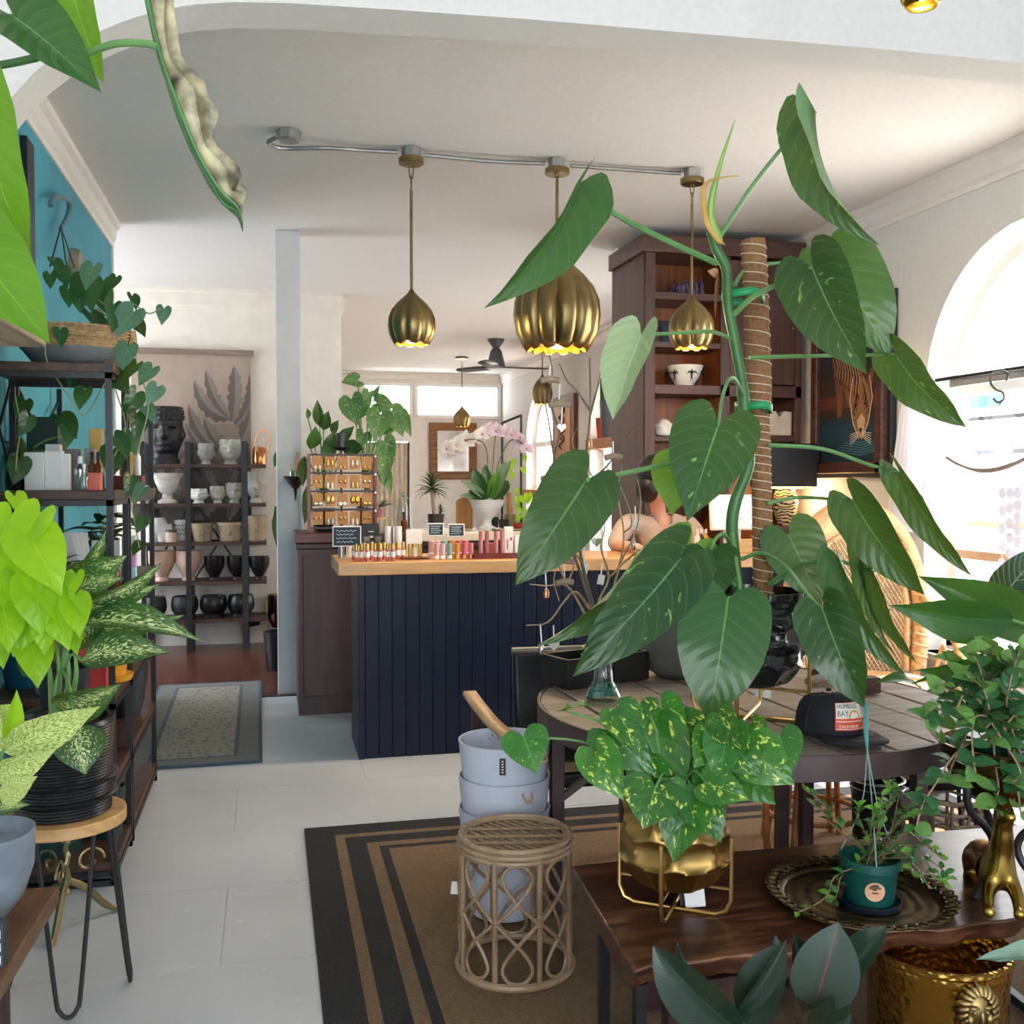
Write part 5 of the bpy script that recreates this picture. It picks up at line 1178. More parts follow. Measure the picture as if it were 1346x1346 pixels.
for b, t, w_, tw, dd in (((105, 820), (264, 838), 40, -35, .0), ((120, 790), (214, 742), 26, 30, 0), ((95, 800), (208, 770), 34, 15, .05), ((108, 868), (220, 855), 52, -30, -.05), ((88, 770), (165, 732), 48, 10, .1), ((95, 772), (160, 760), 40, -15, .05), ((70, 925), (158, 902), 52, 40, -.05),
                         ((100, 952), (112, 1018), 60, 0, -.16), ((92, 815), (240, 812), 36, 25, .1), ((85, 790), (140, 700), 30, 20, .2), ((80, 800), (132, 790), 44, 0, .1), ((90, 848), (150, 800), 40, -10, .1), ((60, 880), (20, 850), 50, 20, .05)):
    d_ = DD + dd; lf = hl_((b[0], b[1], d_), (t[0], t[1], d_ - .05), w_ * 1.1, M_dief, 'lance', nrm=tw, fold=.18, bend=.10, wave=.02, par=DF, droop=.06)
    mid = PD(82, 880, DD); B = PD(b[0], b[1], d_); MB().tube(curve([mid, mid.lerp(B, .5) + Vector((0, 0, .03)), B], 5), .005, 6).build('petiole', M_pet, DF)

# ---- neon pothos on the ornate brass stand
n0 = PZ(92, 1215, 0); M_pbr = metal('pale_brass', '#a89a72', .35); n0 = PD(88, 1195, 3.46); n0.z = 0
bs = thing('brass_stand', 'ornate brass pedestal with scroll feet behind hairpin legs', 'stand', (n0.x, n0.y, 0))
tw = [Vector((n0.x + .004 * cos(i * 1.2), n0.y + .004 * sin(i * 1.2), .10 + i * .012)) for i in range(52)]
MB().tube(tw, [.009 + .003 * (i % 2) for i in range(52)], 8).build('twisted_column', M_pbr, bs)
MB().lathe([(0, 0), (.12, 0), (.12, .01), (0, .012)], (n0.x, n0.y, .72), 28, close=True).build('plate', M_pbr, bs)
for a in (-95, 25, 145):
    u = Vector((cos(radians(a)), sin(radians(a)), 0)); B0 = Vector((n0.x, n0.y, 0))
    MB().tube(curve([B0 + Vector((0, 0, .15)), B0 + u * .06 + Vector((0, 0, .11)), B0 + u * .12 + Vector((0, 0, .04)), B0 + u * .16 + Vector((0, 0, .012)), B0 + u * .18 + Vector((0, 0, .016))], 5), [.012] * 12 + [.010] * 6 + [.013] * 3, 8).build('foot', M_pbr, bs)
    sc2 = [B0 + u * (.075 + .05 * cos(t) * (1 - t / 9)) + Vector((0, 0, .20 + .05 * sin(t) * (1 - t / 9))) for t in [i * .35 for i in range(24)]]
    MB().tube(sc2, .005, 6).build('scroll', M_pbr, bs)
    MB().tube(curve([B0 + Vector((0, 0, .28)), B0 + u * .05 + Vector((0, 0, .30)), B0 + u * .04 + Vector((0, 0, .35)), B0 + u * .015 + Vector((0, 0, .34))], 5), .004, 6).build('scroll', M_pbr, bs)
NP = pot('neon_pot', 'dark pot on the brass pedestal under lime pothos', n0.x, n0.y, .733, .085, .14, M_char)
M_neon = leafmat('neon_leaf', '#a8d821', '#86c41c', '#c9ea5c', .35, .42, 5, .05)
NE = thing('neon_pothos', 'bright lime pothos mounded at left in front of shelf unit', 'plant', (n0.x, n0.y, .86))
NV = [(24, 668, 24, .3), (36, 705, 52, -.5), (20, 745, 62, -.1), (60, 745, 66, .5), (14, 790, 70, .1), (46, 765, 34, .2), (78, 785, 32, .1), (100, 815, 36, .2), (98, 770, 22, -.1), (52, 800, 56, .1), (28, 830, 54, -.3), (85, 825, 46, .2), (62, 835, 40, -.1), (8, 830, 44, .1), (45, 875, 46, .15), (95, 840, 34, .3), (72, 800, 40, .3), (4, 705, 46, -.4), (2, 760, 50, .3), (30, 790, 46, .2), (66, 780, 36, -.2), (108, 800, 26, .4), (20, 720, 40, .3), (40, 820, 40, .4), (5, 860, 30, 0)]
for i, (px, py, w_, an) in enumerate(NV):
    dd = 2.72 + .14 * rng.random(); L = w_ * 1.35; B = PD(px - L * .5 * sin(an), py - L * .5 * cos(an), dd + .04); T = PD(px + L * .5 * sin(an), py + L * .5 * cos(an), dd)
    v = Matrix.Rotation(rng.uniform(-.5, .5), 3, (T - B).normalized()) @ ((CAM - B).normalized() + Vector((0, 0, .4)))
    leaf(NE, leafmesh('heart', M_neon, .10, .16, .02, 9, 2), B, T, size(w_ * 1.15, dd), v)
    c0 = Vector((n0.x, n0.y, .87)); MB().tube(curve([c0, c0.lerp(B, .5) + Vector((0, 0, .06)), B], 4), .0025, 5).build('vine', plain('lime_vine', '#b3c05a', .5), NE)

# ---- near-left wood table with the grey planter and its pale dieffenbachia
a = PZ(78, 1164, .45); b_ = PZ(0, 1290, .45)
nt_ = thing('corner_table', 'brown wood table corner at the lower left edge', 'table', (a.x - .3, a.y - .4, 0))
dv = (b_ - a).normalized(); pv = Vector((-1, .04, 0)).normalized(); A_ = [a, a + dv * 1.1, a + dv * 1.1 + pv * .7, a + pv * .7]
mb = MB(); mb.add([(p.x, p.y, z) for z in (.405, .45) for p in A_], [(0, 1, 2, 3), (7, 6, 5, 4), (0, 4, 5, 1), (1, 5, 6, 2), (2, 6, 7, 3), (3, 7, 4, 0)])
mb.build('table_top', wood('brown_table_wood', '#4a3323', '#7a5a40', 'Y', .6, .5), nt_, smooth=0, bevel=.005)
for p in (a + pv * .12 + dv * .1, a + pv * .6 + dv * .1, a + pv * .12 + dv * 1.0, a + pv * .6 + dv * 1.0): MB().bar((p.x, p.y, 0), (p.x, p.y, .405), .04).build('leg', M_plumwood, nt_, smooth=0)
g1 = PD(-25, 1190, 2.45); g1.z = .451
gp = thing('grey_planter', 'blue-grey brushed metal planter on the lower left table', 'planter', tuple(g1))
MB().lathe([(0, 0), (.055, 0), (.095, .05), (.118, .12), (.122, .21), (.118, .21), (.112, .17), (0, .17)], tuple(g1), 36, close=True).build('pot_body', plain('brushed_blue_grey', '#7d8794', .35, var=.25, scale=5), gp)
DP = thing('pale_dieffenbachia', 'pale speckled dieffenbachia in blue-grey planter at left edge', 'plant', (g1.x, g1.y, g1.z + .18))
for b, t, w_, tw, mm, d_ in (((5, 985), (132, 928), 52, 10, M_dief2, 2.45), ((-12, 1022), (74, 985), 40, 15, M_dief2, 2.4), ((2, 1052), (50, 1020), 34, -10, M_dief2, 2.38), ((8, 980), (22, 906), 26, 20, M_neon, 2.45), ((-20, 1070), (40, 1058), 30, -30, M_dief, 2.42), ((-10, 960), (30, 925), 50, 0, M_dief2, 2.55), ((-20, 1000), (-5, 925), 40, 0, M_dief2, 2.5)):
    hl_((b[0], b[1], d_), (t[0], t[1], d_ - .03), w_, mm, 'lance', nrm=tw, fold=.2, bend=.06, par=DP, pet=[(-25, 1075, 2.45), (-15, 1040, 2.45)], pr=.004)
tagp = PD(6, 1228, 2.2); t = boxthing('sign_block', 'small dark block sign with white squares on the lower left table', 'sign', (tagp.x - .09, tagp.y, .451), (tagp.x - .002, tagp.y + .03, .55), plain('dark_slate', '#2c3440', .6))
for k in range(3):
    m_ = MB().box((tagp.x - .03, tagp.y - .002, .46 + k * .028), (tagp.x - .008, tagp.y, .478 + k * .028)).build('white_square', M_card, t)
    m_.data.transform(Matrix.Translation((0, 0, 0)))
# ============================================================ goods on the navy counter
CT = CZ + .001
def cp(px, Y): v = PY(px, 735, Y); return v.x
M_rose = plain('rose_oil', '#c06a5c', .15, var=.15); M_lab = M_card
rollers = [(465, 5.60), (468.5, 5.50), (475.5, 5.49), (478, 5.61), (483, 5.48), (488.5, 5.60), (493.5, 5.50), (498.5, 5.61), (500, 5.49), (505, 5.60), (509.5, 5.49), (516.5, 5.48), (523, 5.60), (530, 5.60)]
R0 = thing('roller_bottle', 'small gold-capped roller bottle with rose oil in cluster by the counter sign', 'bottle', (0, 0, 0), 'gold-capped roller bottles on the navy counter')
MB().lathe([(0, 0), (.011, 0), (.012, .004), (.012, .055), (.009, .06)], (0, 0, 0), 12, close=True).build('bottle_body', M_rose, R0)
MB().lathe([(.0124, .022), (.0124, .052)], (0, 0, 0), 12, close=True).build('label', M_lab, R0)
MB().lathe([(.0105, 0), (.0105, .034), (0, .035)], (0, 0, .0605), 12, close=True).build('cap', M_gold, R0)
ordn = ['first', 'second', 'third', 'fourth', 'fifth', 'sixth', 'seventh', 'eighth', 'ninth', 'tenth', 'eleventh', 'twelfth', 'thirteenth', 'fourteenth']
for k, (px, Y) in enumerate(rollers):
    o = R0 if k == 0 else dup(R0); o.location = (cp(px, Y), Y, CT)
    o['label'] = 'gold-capped roller bottle, %s from the left in the counter cluster' % ordn[k]
def cyl(name, label, cat, x, y, z, r, h, m, group=None, capm=None, caph=0, n=16):
    t = thing(name, label, cat, (x, y, z), group); MB().lathe([(0, 0), (r, 0), (r, h - caph), (0, h - caph)], (x, y, z), n, close=True).build('tube_body', m, t, bevel=.001)
    if capm: MB().lathe([(r * .98, h - caph), (r * .98, h), (0, h)], (x, y, z), n, close=True).build('cap', capm, t)
    return t
M_sil = metal('silver_tube', '#b9bcbc', .3)
for px, Y, r, h, m, cm, lb in ((449, 5.75, .018, .15, M_sil, M_sil, 'silver tube standing behind the left counter sign'), (459, 5.76, .016, .17, M_card, M_sil, 'white tube with silver cap left of black box'), (469, 5.76, .015, .175, M_card, plain('yellow_gold_cap', '#d1a02a', .3), 'white tube with yellow-gold cap beside black box'),
                              (510, 5.74, .019, .175, M_card, None, 'tall plain white cylinder right of the black box'), (518, 5.78, .018, .17, M_sil, None, 'silver cylinder between two tall white cylinders'), (524, 5.72, .019, .175, M_card, None, 'tall plain white cylinder nearest the mirror card')):
    cyl('cosmetic_tube', lb, 'tube', cp(px, Y), Y, CT, r, h, m, 'cosmetic tubes on the navy counter', cm, .03 if cm else 0)
bx = boxthing('black_box', 'black gift box with small white print standing on the navy counter', 'box', (cp(477, 5.78), 5.78, CT), (cp(499, 5.78), 5.82, CT + .19), plain('black_card', '#17191c', .5))
for z, wd in ((.145, .03), (.118, .018), (.112, .026), (.085, .04)): MB().obox((cp(488, 5.78), 5.7797, CT + z), (wd, .0006, .004)).build('print_line', M_card, bx).location = -Vector(bx.location) if False else (0, 0, 0)
for o in list(bx.children): o.data.transform(Matrix.Translation((0, 0, 0)))
for px, lb in ((482, 'glass perfume block with dark stopper, left of the pair'), (497, 'glass perfume block with dark stopper, right of the pair')):
    Y = 5.68; t = thing('perfume_block', lb, 'bottle', (cp(px, Y), Y, CT), 'glass perfume blocks')
    MB().box((cp(px, Y) - .018, Y - .01, CT), (cp(px, Y) + .018, Y + .01, CT + .09)).build('bottle_body', M_ggl, t, bevel=.003, smooth=0); MB().box((cp(px, Y) - .018, Y - .01, CT + .0905), (cp(px, Y) + .018, Y + .01, CT + .125)).build('stopper', plain('dark_olive_glass', '#4b4a33', .2), t, bevel=.003, smooth=0)
mc = boxthing('display_card', 'white product card with small bottles printed, beside tall cylinders', 'card', (cp(534, 5.72), 5.72, CT), (cp(555, 5.72), 5.73, CT + .155), M_card)
for k, (px, cc) in enumerate(((539, '#b8a24a'), (545, '#e7e4dc'), (552, '#b8a24a'))):
    cyl('perfume_vial', ['yellow-green vial in front of the white product card', 'white vial in front of white product card', 'yellow-green vial on the right before product card'][k], 'bottle', cp(px, 5.62), 5.62, CT + .012, .012, .07, plain('vial_' + cc[1:], cc, .2), 'vials before the product card', M_gold, .02)
tw_ = thing('wood_dish', 'carved wooden leaf dish holding vials on the counter', 'dish', (cp(543, 5.62), 5.62, CT))
MB().blob((cp(543, 5.62), 5.62, CT + .006), (.10, .06, .006), 18, 6).build('dish_body', plain('carved_dark_wood', '#6d3a1c', .4), tw_)
def slate_sign(label, px, py0, py1, w_px, Y, base=True):
    a = PY(px, py1, Y); b = PY(px, py0, Y); hw = size(w_px, 5.7) / 2; t = thing('slate_sign', label, 'sign', (a.x, Y, CT), 'small slate price signs on sticks')
    MB().box((a.x - hw - .006, Y, a.z - .006), (a.x + hw + .006, Y + .006, b.z + .006)).build('sign_frame', M_card, t, smooth=0, bevel=.002)
    MB().box((a.x - hw, Y - .002, a.z), (a.x + hw, Y + .001, b.z)).build('slate', plain('slate', '#2a3440', .7), t, smooth=0)
    MB().box((a.x - .004, Y + .001, CT + .01), (a.x + .004, Y + .005, a.z - .006)).build('stick', plain('pale_stick', '#d9c6a4', .6), t, smooth=0)
    MB().box((a.x - .025, Y - .012, CT), (a.x + .025, Y + .016, CT + .022)).build('foot', wood('foot_wood', '#b3875c', '#d0a578', 'X'), t, smooth=0)
    hh = b.z - a.z
    for k in range(4):
        P_ = [(a.x - hw * .8 + hw * 1.5 * i / 12 * (1 - .15 * (k % 2)), Y - .0035, b.z - hh * (.2 + .2 * k) + hh * .05 * sin(i * 2.3 + k)) for i in range(13)]
        MB().tube(P_, .0016, 4).build('chalk_line', plain('chalk', '#b9d4e0', .9), t)
slate_sign('slate sign on a stick at left end of the counter', 456, 693, 717, 33, 5.5)
slate_sign('slate sign on a stick before the dracaena pot', 573, 689, 703, 18, 5.62)
slate_sign('slate sign on a stick left of the white urn', 600, 690, 704, 19, 5.62)
for k, (px, cc, lb) in enumerate(((574, '#d3a39c', 'blush'), (582, '#d0b0b4', 'mauve'), (591, '#84a29c', 'sage green'), (601, '#c68a3c', 'ochre orange'), (610, '#b4555a', 'deep red'), (619, '#c4727a', 'rose pink'))):
    Y = 5.55; x = cp(px, Y); t = thing('lip_balm', '%s lip balm tube in the row before the slate signs' % lb, 'tube', (x, Y, CT), 'coloured lip balm tubes in a row')
    m = plain('balm_' + cc[1:], cc, .45)
    MB().lathe([(0, 0), (.014, 0), (.014, .03), (.0145, .03), (.0145, .085), (0, .088)], (x, Y, CT), 14, close=True).build('tube_body', m, t)
    MB().lathe([(.0143, .003), (.0143, .02)], (x, Y, CT), 14, close=True).build('base_ring', M_gold if k > 2 else M_card, t)
    t2 = thing('lip_balm_case', '%s balm case standing just behind its matching tube' % lb, 'tube', (x - .02, Y + .06, CT), 'coloured balm cases behind the tubes')
    MB().lathe([(0, 0), (.018, 0), (.018, .095), (.012, .1), (0, .1)], (x - .018, Y + .06, CT), 16, close=True).build('case_body', m, t2)
    MB().lathe([(.0185, .025), (.0185, .034)], (x - .018, Y + .06, CT), 16, close=True).build('band', M_card, t2)
tr = thing('red_tray', 'dark red lacquer tray of pink tubes on the counter', 'tray', (cp(680, 5.6), 5.6, CT))
x0, x1 = cp(622, 5.55), cp(725, 5.55); b = MB(); b.box((x0, 5.52, CT), (x1, 5.74, CT + .008)).box((x0, 5.52, CT + .008), (x1, 5.528, CT + .03)).box((x0, 5.732, CT + .008), (x1, 5.74, CT + .03)).box((x0, 5.528, CT + .008), (x0 + .008, 5.732, CT + .03)).box((x1 - .008, 5.528, CT + .008), (x1, 5.732, CT + .03))
b.build('tray_body', plain('dark_red_lacquer', '#6a2a2a', .3), tr, smooth=0)
for k, (px, Y) in enumerate(((632, 5.6), (640, 5.62), (652, 5.6), (660, 5.63))):
    cyl('pink_tube', 'tall dusty pink tube, %s from the left on the red tray' % ordn[k], 'tube', cp(px, Y), Y, CT + .009, .012, .14, plain('dusty_pink', '#c07c7c', .4), 'tall dusty pink tubes', plain('dusty_pink2', '#b06a6c', .4), .05)
for k, (px, wd, h, cc, lb) in enumerate(((645, 14, .07, '#a85a58', 'low rose box lying behind the pink tubes'), (669, 11, .16, '#eee9e8', 'white card with pink lipstick print on red tray'), (684, 14, .11, '#ece9e4', 'white carton beside the lipstick card'), (700, 16, .09, '#e4e2de', 'low white carton under the big leaf'))):
    Y = 5.66; q = boxthing('carton', lb, 'carton', (cp(px - wd / 2, Y), Y, CT + .009), (cp(px + wd / 2, Y), Y + .03, CT + .009 + h), plain('carton_' + cc[1:], cc, .6))
    if k == 1:
        b = MB(); b.obox((cp(667, Y), Y - .0006, CT + .07), (.008, .001, .06)); q2 = b.build('print_mark', plain('pink_print', '#b5677a', .6), q)
        MB().blob((cp(672, Y), Y - .0005, CT + .10), (.008, .0008, .012), 10, 6).build('print_mark', plain('pink_print', '#b5677a', .6), q)

# ============================================================ goods on the back counter
Yb = 6.85; BZ1 = BZ + .001
def bz(py): return PY(600, py, Yb).z
# earring rack
ra, rb = PY(404, 697, 6.7), PY(495, 597, 6.7); ra.z = BZ1
er = thing('earring_rack', 'mahogany rack of carded earrings on the back counter', 'rack', ((ra.x + rb.x) / 2, 6.7, BZ1))
W_, H_ = rb.x - ra.x, rb.z - BZ1
for x in (ra.x, rb.x - .022): MB().box((x, 6.68, BZ1), (x + .022, 6.74, rb.z)).build('upright', M_redwood, er, smooth=0, bevel=.002)
rz_ = [BZ1 + .03 + (H_ - .035) * k / 4 for k in range(5)]
for z in rz_: MB().box((ra.x + .022, 6.69, z - .006), (rb.x - .022, 6.73, z + .006)).build('rail', M_plumwood, er, smooth=0)
for k in range(4): MB().blob((rb.x - .011, 6.678, rz_[k + 1] - .01), .008, 10, 6).build('stud', M_card, er)
M_kraft = plain('kraft_card', '#b3855a', .8); cw = (W_ - .05) / 5
for r_ in range(4):
    for k in range(5):
        x = ra.x + .027 + cw * (k + .5); zt = rz_[r_ + 1] - .012; hh = (rz_[1] - rz_[0]) * .72
        cd = MB().obox((x, 6.70, zt - hh / 2), (cw * .84, .003, hh), Matrix.Rotation(.06, 3, 'X')).build('earring_card', M_kraft, er, smooth=0)
        mm = [M_gold, M_sil, M_gold, M_card, M_brassb][(k + r_) % 5]
        for s in (-1, 1): MB().blob((x + s * cw * .18, 6.694, zt - hh * (.5 + .3 * ((k + r_) % 2))), (.007 + .006 * (r_ == 1), .003, .012 + .012 * (k % 2)), 8, 6).build('earring', mm, cd)
# cloche
cx_ = PY(530, 660, Yb).x; cl = thing('glass_cloche', 'tall clear glass cloche with knob on the stone counter', 'cloche', (cx_, Yb, BZ1)); R_ = size(10, 6.9)
zt = bz(652); MB().lathe([(R_, 0), (R_, (zt - BZ1) * .7), (R_ * .9, (zt - BZ1) * .86), (R_ * .55, (zt - BZ1) * .97), (0, zt - BZ1)], (cx_, Yb, BZ1), 28, close=True).build('dome', M_glass, cl)
MB().blob((cx_, Yb, zt + .015), .018, 12, 8).build('knob', M_glass, cl)
q = PY(531, 700, 6.70); bottle('dropper_bottle', 'brown dropper bottle with white label on the counter before cloche', q.x, 6.70, BZ1, .021, .13, M_amberg, M_black, neck=.35, caph=.3)
# urn orchid
ux = PY(640, 690, Yb).x; zur = bz(657)
ur = pot('white_urn', 'white footed pedestal urn holding the orchid', ux, Yb, BZ1, size(23, 6.95), zur - BZ1, plain('pale_blue_white_glaze', '#c9ced8', .5), None, [(0, 0), (.62, 0), (.6, .06), (.3, .14), (.25, .28), (.33, .38), (.62, .52), (.88, .78), (1.0, .96), (1.04, .97), (1.04, 1)], 'urn')
OR = thing('orchid', 'white and lilac moth orchid arching from the pedestal urn', 'plant', (ux, Yb, zur))
M_orl = leafmat('orchid_leaf', '#2c5a30', '#193c22', '#4c7a48', .3, .15, 3, .05); M_ora = leafmat('orchid_greyleaf', '#7d9886', '#5f7d6c', '#a8baa4', .5, .2, 3, .05)
def ob(px, py, dy=0): return PY(px, py, Yb + dy)
for b, t, w_, m in (((634, 655), (622, 615), 18, M_orl), ((638, 656), (615, 645), 14, M_orl), ((648, 656), (668, 632), 20, M_orl), ((640, 656), (638, 610), 14, M_orl), ((636, 655), (605, 632), 10, M_ora), ((648, 655), (664, 607), 14, M_ora), ((655, 640), (672, 604), 10, M_ora), ((632, 656), (604, 652), 9, M_ora), ((645, 655), (655, 618), 14, M_lite)):
    leaf(OR, leafmesh('oval', m, .10, .2), ob(*b), ob(t[0], t[1], rng.uniform(-.1, .05)), size(w_ * 1.1, 6.95))
M_pet1 = leafmat('white_petal', '#f0edf2', '#e2dce8', '#f6f2f6', .5, .35, 3, .02); M_pet2 = leafmat('lilac_petal', '#e2d0ea', '#cdb4dc', '#eee0f2', .5, .35, 3, .02)
stems = [[(640, 655), (641, 620), (639, 590), (630, 579), (615, 578), (600, 586), (588, 592)], [(644, 655), (648, 610), (651, 575), (655, 565), (662, 570)], [(646, 655), (655, 610), (668, 582), (680, 578), (690, 588)]]
for s in stems: MB().tube(curve([ob(x, y) for x, y in s], 5), .004, 6).build('flower_stem', plain('orchid_stem', '#4c4a34', .5), OR)
def flower(c, r, m, n_):
    c = Vector(c); n_ = Vector(n_).normalized(); u = n_.cross(Vector((0, 0, 1))).normalized(); v = u.cross(n_)
    core = MB().blob(c + n_ * .008, r * .16, 8, 6).build('lip', plain('orchid_lip', '#c58ab0', .5), OR)
    for k, (a, ln, wd) in enumerate(((90, 1, .7), (210, 1, .7), (330, 1, .7), (10, 1.05, 1.15), (170, 1.05, 1.15))):
        d = u * cos(radians(a)) + v * sin(radians(a)); leaf(OR, leafmesh('round', m, .12, .1, 0, 6, 2), c, c + d * r * ln + n_ * r * .1, r * wd, n_, 'petal')
for px, py, r, m in ((588, 590, 13, M_pet1), (600, 586, 14, M_pet1), (613, 579, 15, M_pet1), (626, 577, 13, M_pet1), (634, 571, 12, M_pet1), (645, 565, 13, M_pet2), (653, 567, 13, M_pet2), (664, 568, 12, M_pet2), (673, 572, 11, M_pet2), (684, 582, 11, M_pet2), (692, 590, 10, M_pet2), (680, 575, 10, M_pet2)):
    flower(ob(px, py, rng.uniform(-.05, .04)), size(r, 6.95), m, (-.25 + rng.uniform(-.3, .3), -1, .05))
# dracaena
dx_ = PY(573, 690, Yb).x; pot('black_square_pot', 'dark pot of the spiky dracaena on the stone counter', dx_, Yb, BZ1, size(11, 6.9), .11, M_char, None, [(0, 0), (.85, 0), (1, 1)])
DR = thing('dracaena', 'spiky thin-leaved dracaena on the stone counter below the mirror', 'plant', (dx_, Yb, BZ1 + .09))
MB().tube([ob(572, 690), ob(570, 668), ob(568, 645)], .013, 8).build('stem', plain('grey_bark', '#8f8070', .8), DR); MB().tube([ob(575, 690), ob(578, 680)], .008, 8).build('stem', plain('grey_bark', '#8f8070', .8), DR)
M_dra = leafmat('dracaena_leaf', '#2c5234', '#1c3a26', '#4a7050', .35, .15, 2, .05)
for (cx2, cy2, L, N_) in ((568, 647, 24, 44), (579, 680, 12, 16)):
    for i in range(N_):
        a = i * 2.4; el = -.5 + 1.9 * (i / N_); d = Vector((cos(a) * cos(el), sin(a) * cos(el), sin(el))); B = ob(cx2, cy2 - 8 * (i / N_)); leaf(DR, leafmesh('strap', M_dra, .12, .1, 0, 6, 1), B, B + d * size(L, 6.9), .014, Vector((0, 0, 1)) - d * .3)
# wooden arch board, cacti, red bowl, neon vine, black rod rack
x0 = ob(608, 690).x; bd = MB(); hw = size(11, 7.1); zt = bz(655)
arc = [(-hw, 0)] + [(hw * cos(pi - pi * i / 14), (zt - BZ1) - hw * .6 + hw * .6 * sin(pi - pi * i / 14)) for i in range(15)] + [(hw, 0)]
bd.prism(arc, 0, .02, Matrix.Translation((x0 + hw, 7.1, BZ1)) @ Matrix.Rotation(pi / 2, 4, 'X')); tag(bd.build('arched_board', wood('ochre_board', '#8a5a2a', '#c08a4a', 'Z'), smooth=30), 'arched ochre wooden board leaning behind the pedestal urn', 'board')
for k, (px, w_, h, mm, lb) in enumerate(((662, 7, .07, M_blk, 'small black pot of seedling beside the urn'), (674, 8, .10, plain('olive_pot', '#6f6a4a', .6), 'olive pot with a brown cactus column'), (655, 6, .08, M_char, 'charcoal pot tucked behind the urn foot'))):
    x = ob(px, 690).x; y_ = Yb + .08 * (k == 1) + .12 * (k == 2); pot('small_pot', lb, x, y_, BZ1, size(w_, 7), h, mm)
    if k == 1: MB().tube([(x, y_, BZ1 + .08), (x - .01, y_, bz(648))], [.02, .016], 10).build('cactus_column', plain('brown_cactus', '#9a7048', .8, bump=.8), bpy.data.objects[[o.name for o in bpy.data.objects if o.get('label') == lb][0]])
tag(MB().blob((ob(681, 690).x, Yb - .05, BZ1 + .025), (.05, .05, .025), 14, 8).build('red_bag', plain('dark_red_cloth', '#8a1f24', .6)), 'small crumpled dark red pouch on stone counter edge', 'pouch')
pl = thing('white_plate', 'white plate under the small pots on stone counter', 'plate', (ob(668, 690).x, Yb - .1, BZ1)); MB().lathe([(0, 0), (.09, .0), (.12, .014), (.09, .006), (0, .006)], (ob(664, 690).x, Yb - .12, BZ1), 24, close=True).build('plate_body', M_white, pl)
rk = thing('black_rod_rack', 'thin black steel rod rack standing behind the orchid', 'rack', (ob(672, 690).x, 7.1, BZ1))
for px, yy in ((660, 7.15), (685, 7.0)): MB().tube([PY(px, 690, yy) * 1 + Vector((0, 0, BZ1 - PY(px, 690, yy).z)), PY(px, 546 if px > 670 else 556, yy)], .009, 8).build('rod', M_black, rk)
MB().tube([PY(660, 556, 7.15), PY(685, 546, 7.0)], .009, 8).build('rod', M_black, rk)
NEb = thing('lime_vine', 'small lime vine trailing down the black rod rack', 'plant', tuple(PY(688, 660, 7.0)))
for i in range(30):
    px, py = (rng.uniform(680, 697), rng.uniform(640, 690)) if i < 24 else (rng.uniform(668, 690), rng.uniform(595, 640)); B = PY(px, py, 7.0 + rng.uniform(-.08, .08)); leaf(NEb, leafmesh('heart', M_neon, .1, .15, 0, 6, 2), B, B + Vector((rng.uniform(-.03, .03), -.01, -.05)), .04)
# big plants behind the earring rack
M_mons = leafmat('monstera_leaf', '#5f8f5c', '#2f6038', '#a8c49a', .35, .2, 7, .1, varieg='#c8d6ae', vamt=.05, vscale=5)
def tall_plant(name, label, base, items, m, shape='heart', stem=.005, wave=.02, pm=None):
    t = thing(name, label, 'plant', tuple(base))
    for (bx_, by_, tx_, ty_, w_, dy) in items:
        B, T = PY(bx_, by_, base[1] + dy), PY(tx_, ty_, base[1] + dy - .05); leaf(t, leafmesh(shape, m, .08, .15, wave, 9, 2), B, T, size(w_, 7.3), (CAM - B).normalized() + Vector((rng.uniform(-.5, .5), 0, .3)))
        MB().tube(curve([Vector(base) + Vector((0, 0, .05)), Vector(base).lerp(B, .5) + Vector((0, 0, .08)), B], 4), stem, 5).build('petiole', M_pet, t)
    return t
pp_ = PY(480, 690, 6.98); pot('zinc_pot', 'zinc bucket of the monstera behind earring rack', pp_.x, 6.98, BZ1, .085, .22, M_galv)
tall_plant('monstera', 'pale split-leaved monstera behind the earring rack', (pp_.x, 6.98, BZ1 + .2), [(462, 525, 470, 560, 34, 0), (470, 500, 448, 503, 22, 0), (485, 515, 478, 528, 16, -.1), (500, 545, 492, 580, 34, -.05), (515, 540, 530, 575, 30, 0), (495, 530, 520, 535, 26, .05), (530, 545, 541, 575, 16, -.05), (478, 570, 470, 590, 20, 0), (505, 580, 520, 600, 26, -.1), (508, 590, 505, 640, 26, -.12), (500, 560, 528, 562, 26, .05), (470, 540, 490, 520, 22, .1), (505, 620, 515, 650, 18, -.1), (492, 520, 500, 505, 8, 0)], M_mons)
q = PY(425, 690, 6.95); pot('dark_pot', 'dark pot of the peace lily behind the earring rack', q.x, 6.95, BZ1, .08, .15, M_char)
tall_plant('peace_lily', 'dark broad-leaved plant left behind the earring rack', (q.x, 6.95, BZ1 + .14), [(420, 560, 417, 525, 14, 0), (425, 565, 432, 540, 16, 0), (405, 550, 403, 536, 8, 0), (408, 590, 415, 560, 20, .0), (432, 600, 440, 565, 18, 0), (437, 570, 445, 552, 12, 0), (430, 580, 428, 615, 16, -.1), (445, 585, 466, 560, 16, -.05), (455, 580, 472, 600, 22, -.1), (462, 590, 478, 590, 16, -.1), (400, 600, 398, 640, 14, -.1), (403, 640, 400, 690, 14, -.1)], M_dark, 'lance')
q = PY(365, 700, 8.3); 
tp = pot('floor_pot', 'black floor pot behind the white post', q.x + .02, 8.3, .002, .14, .3, M_blk)
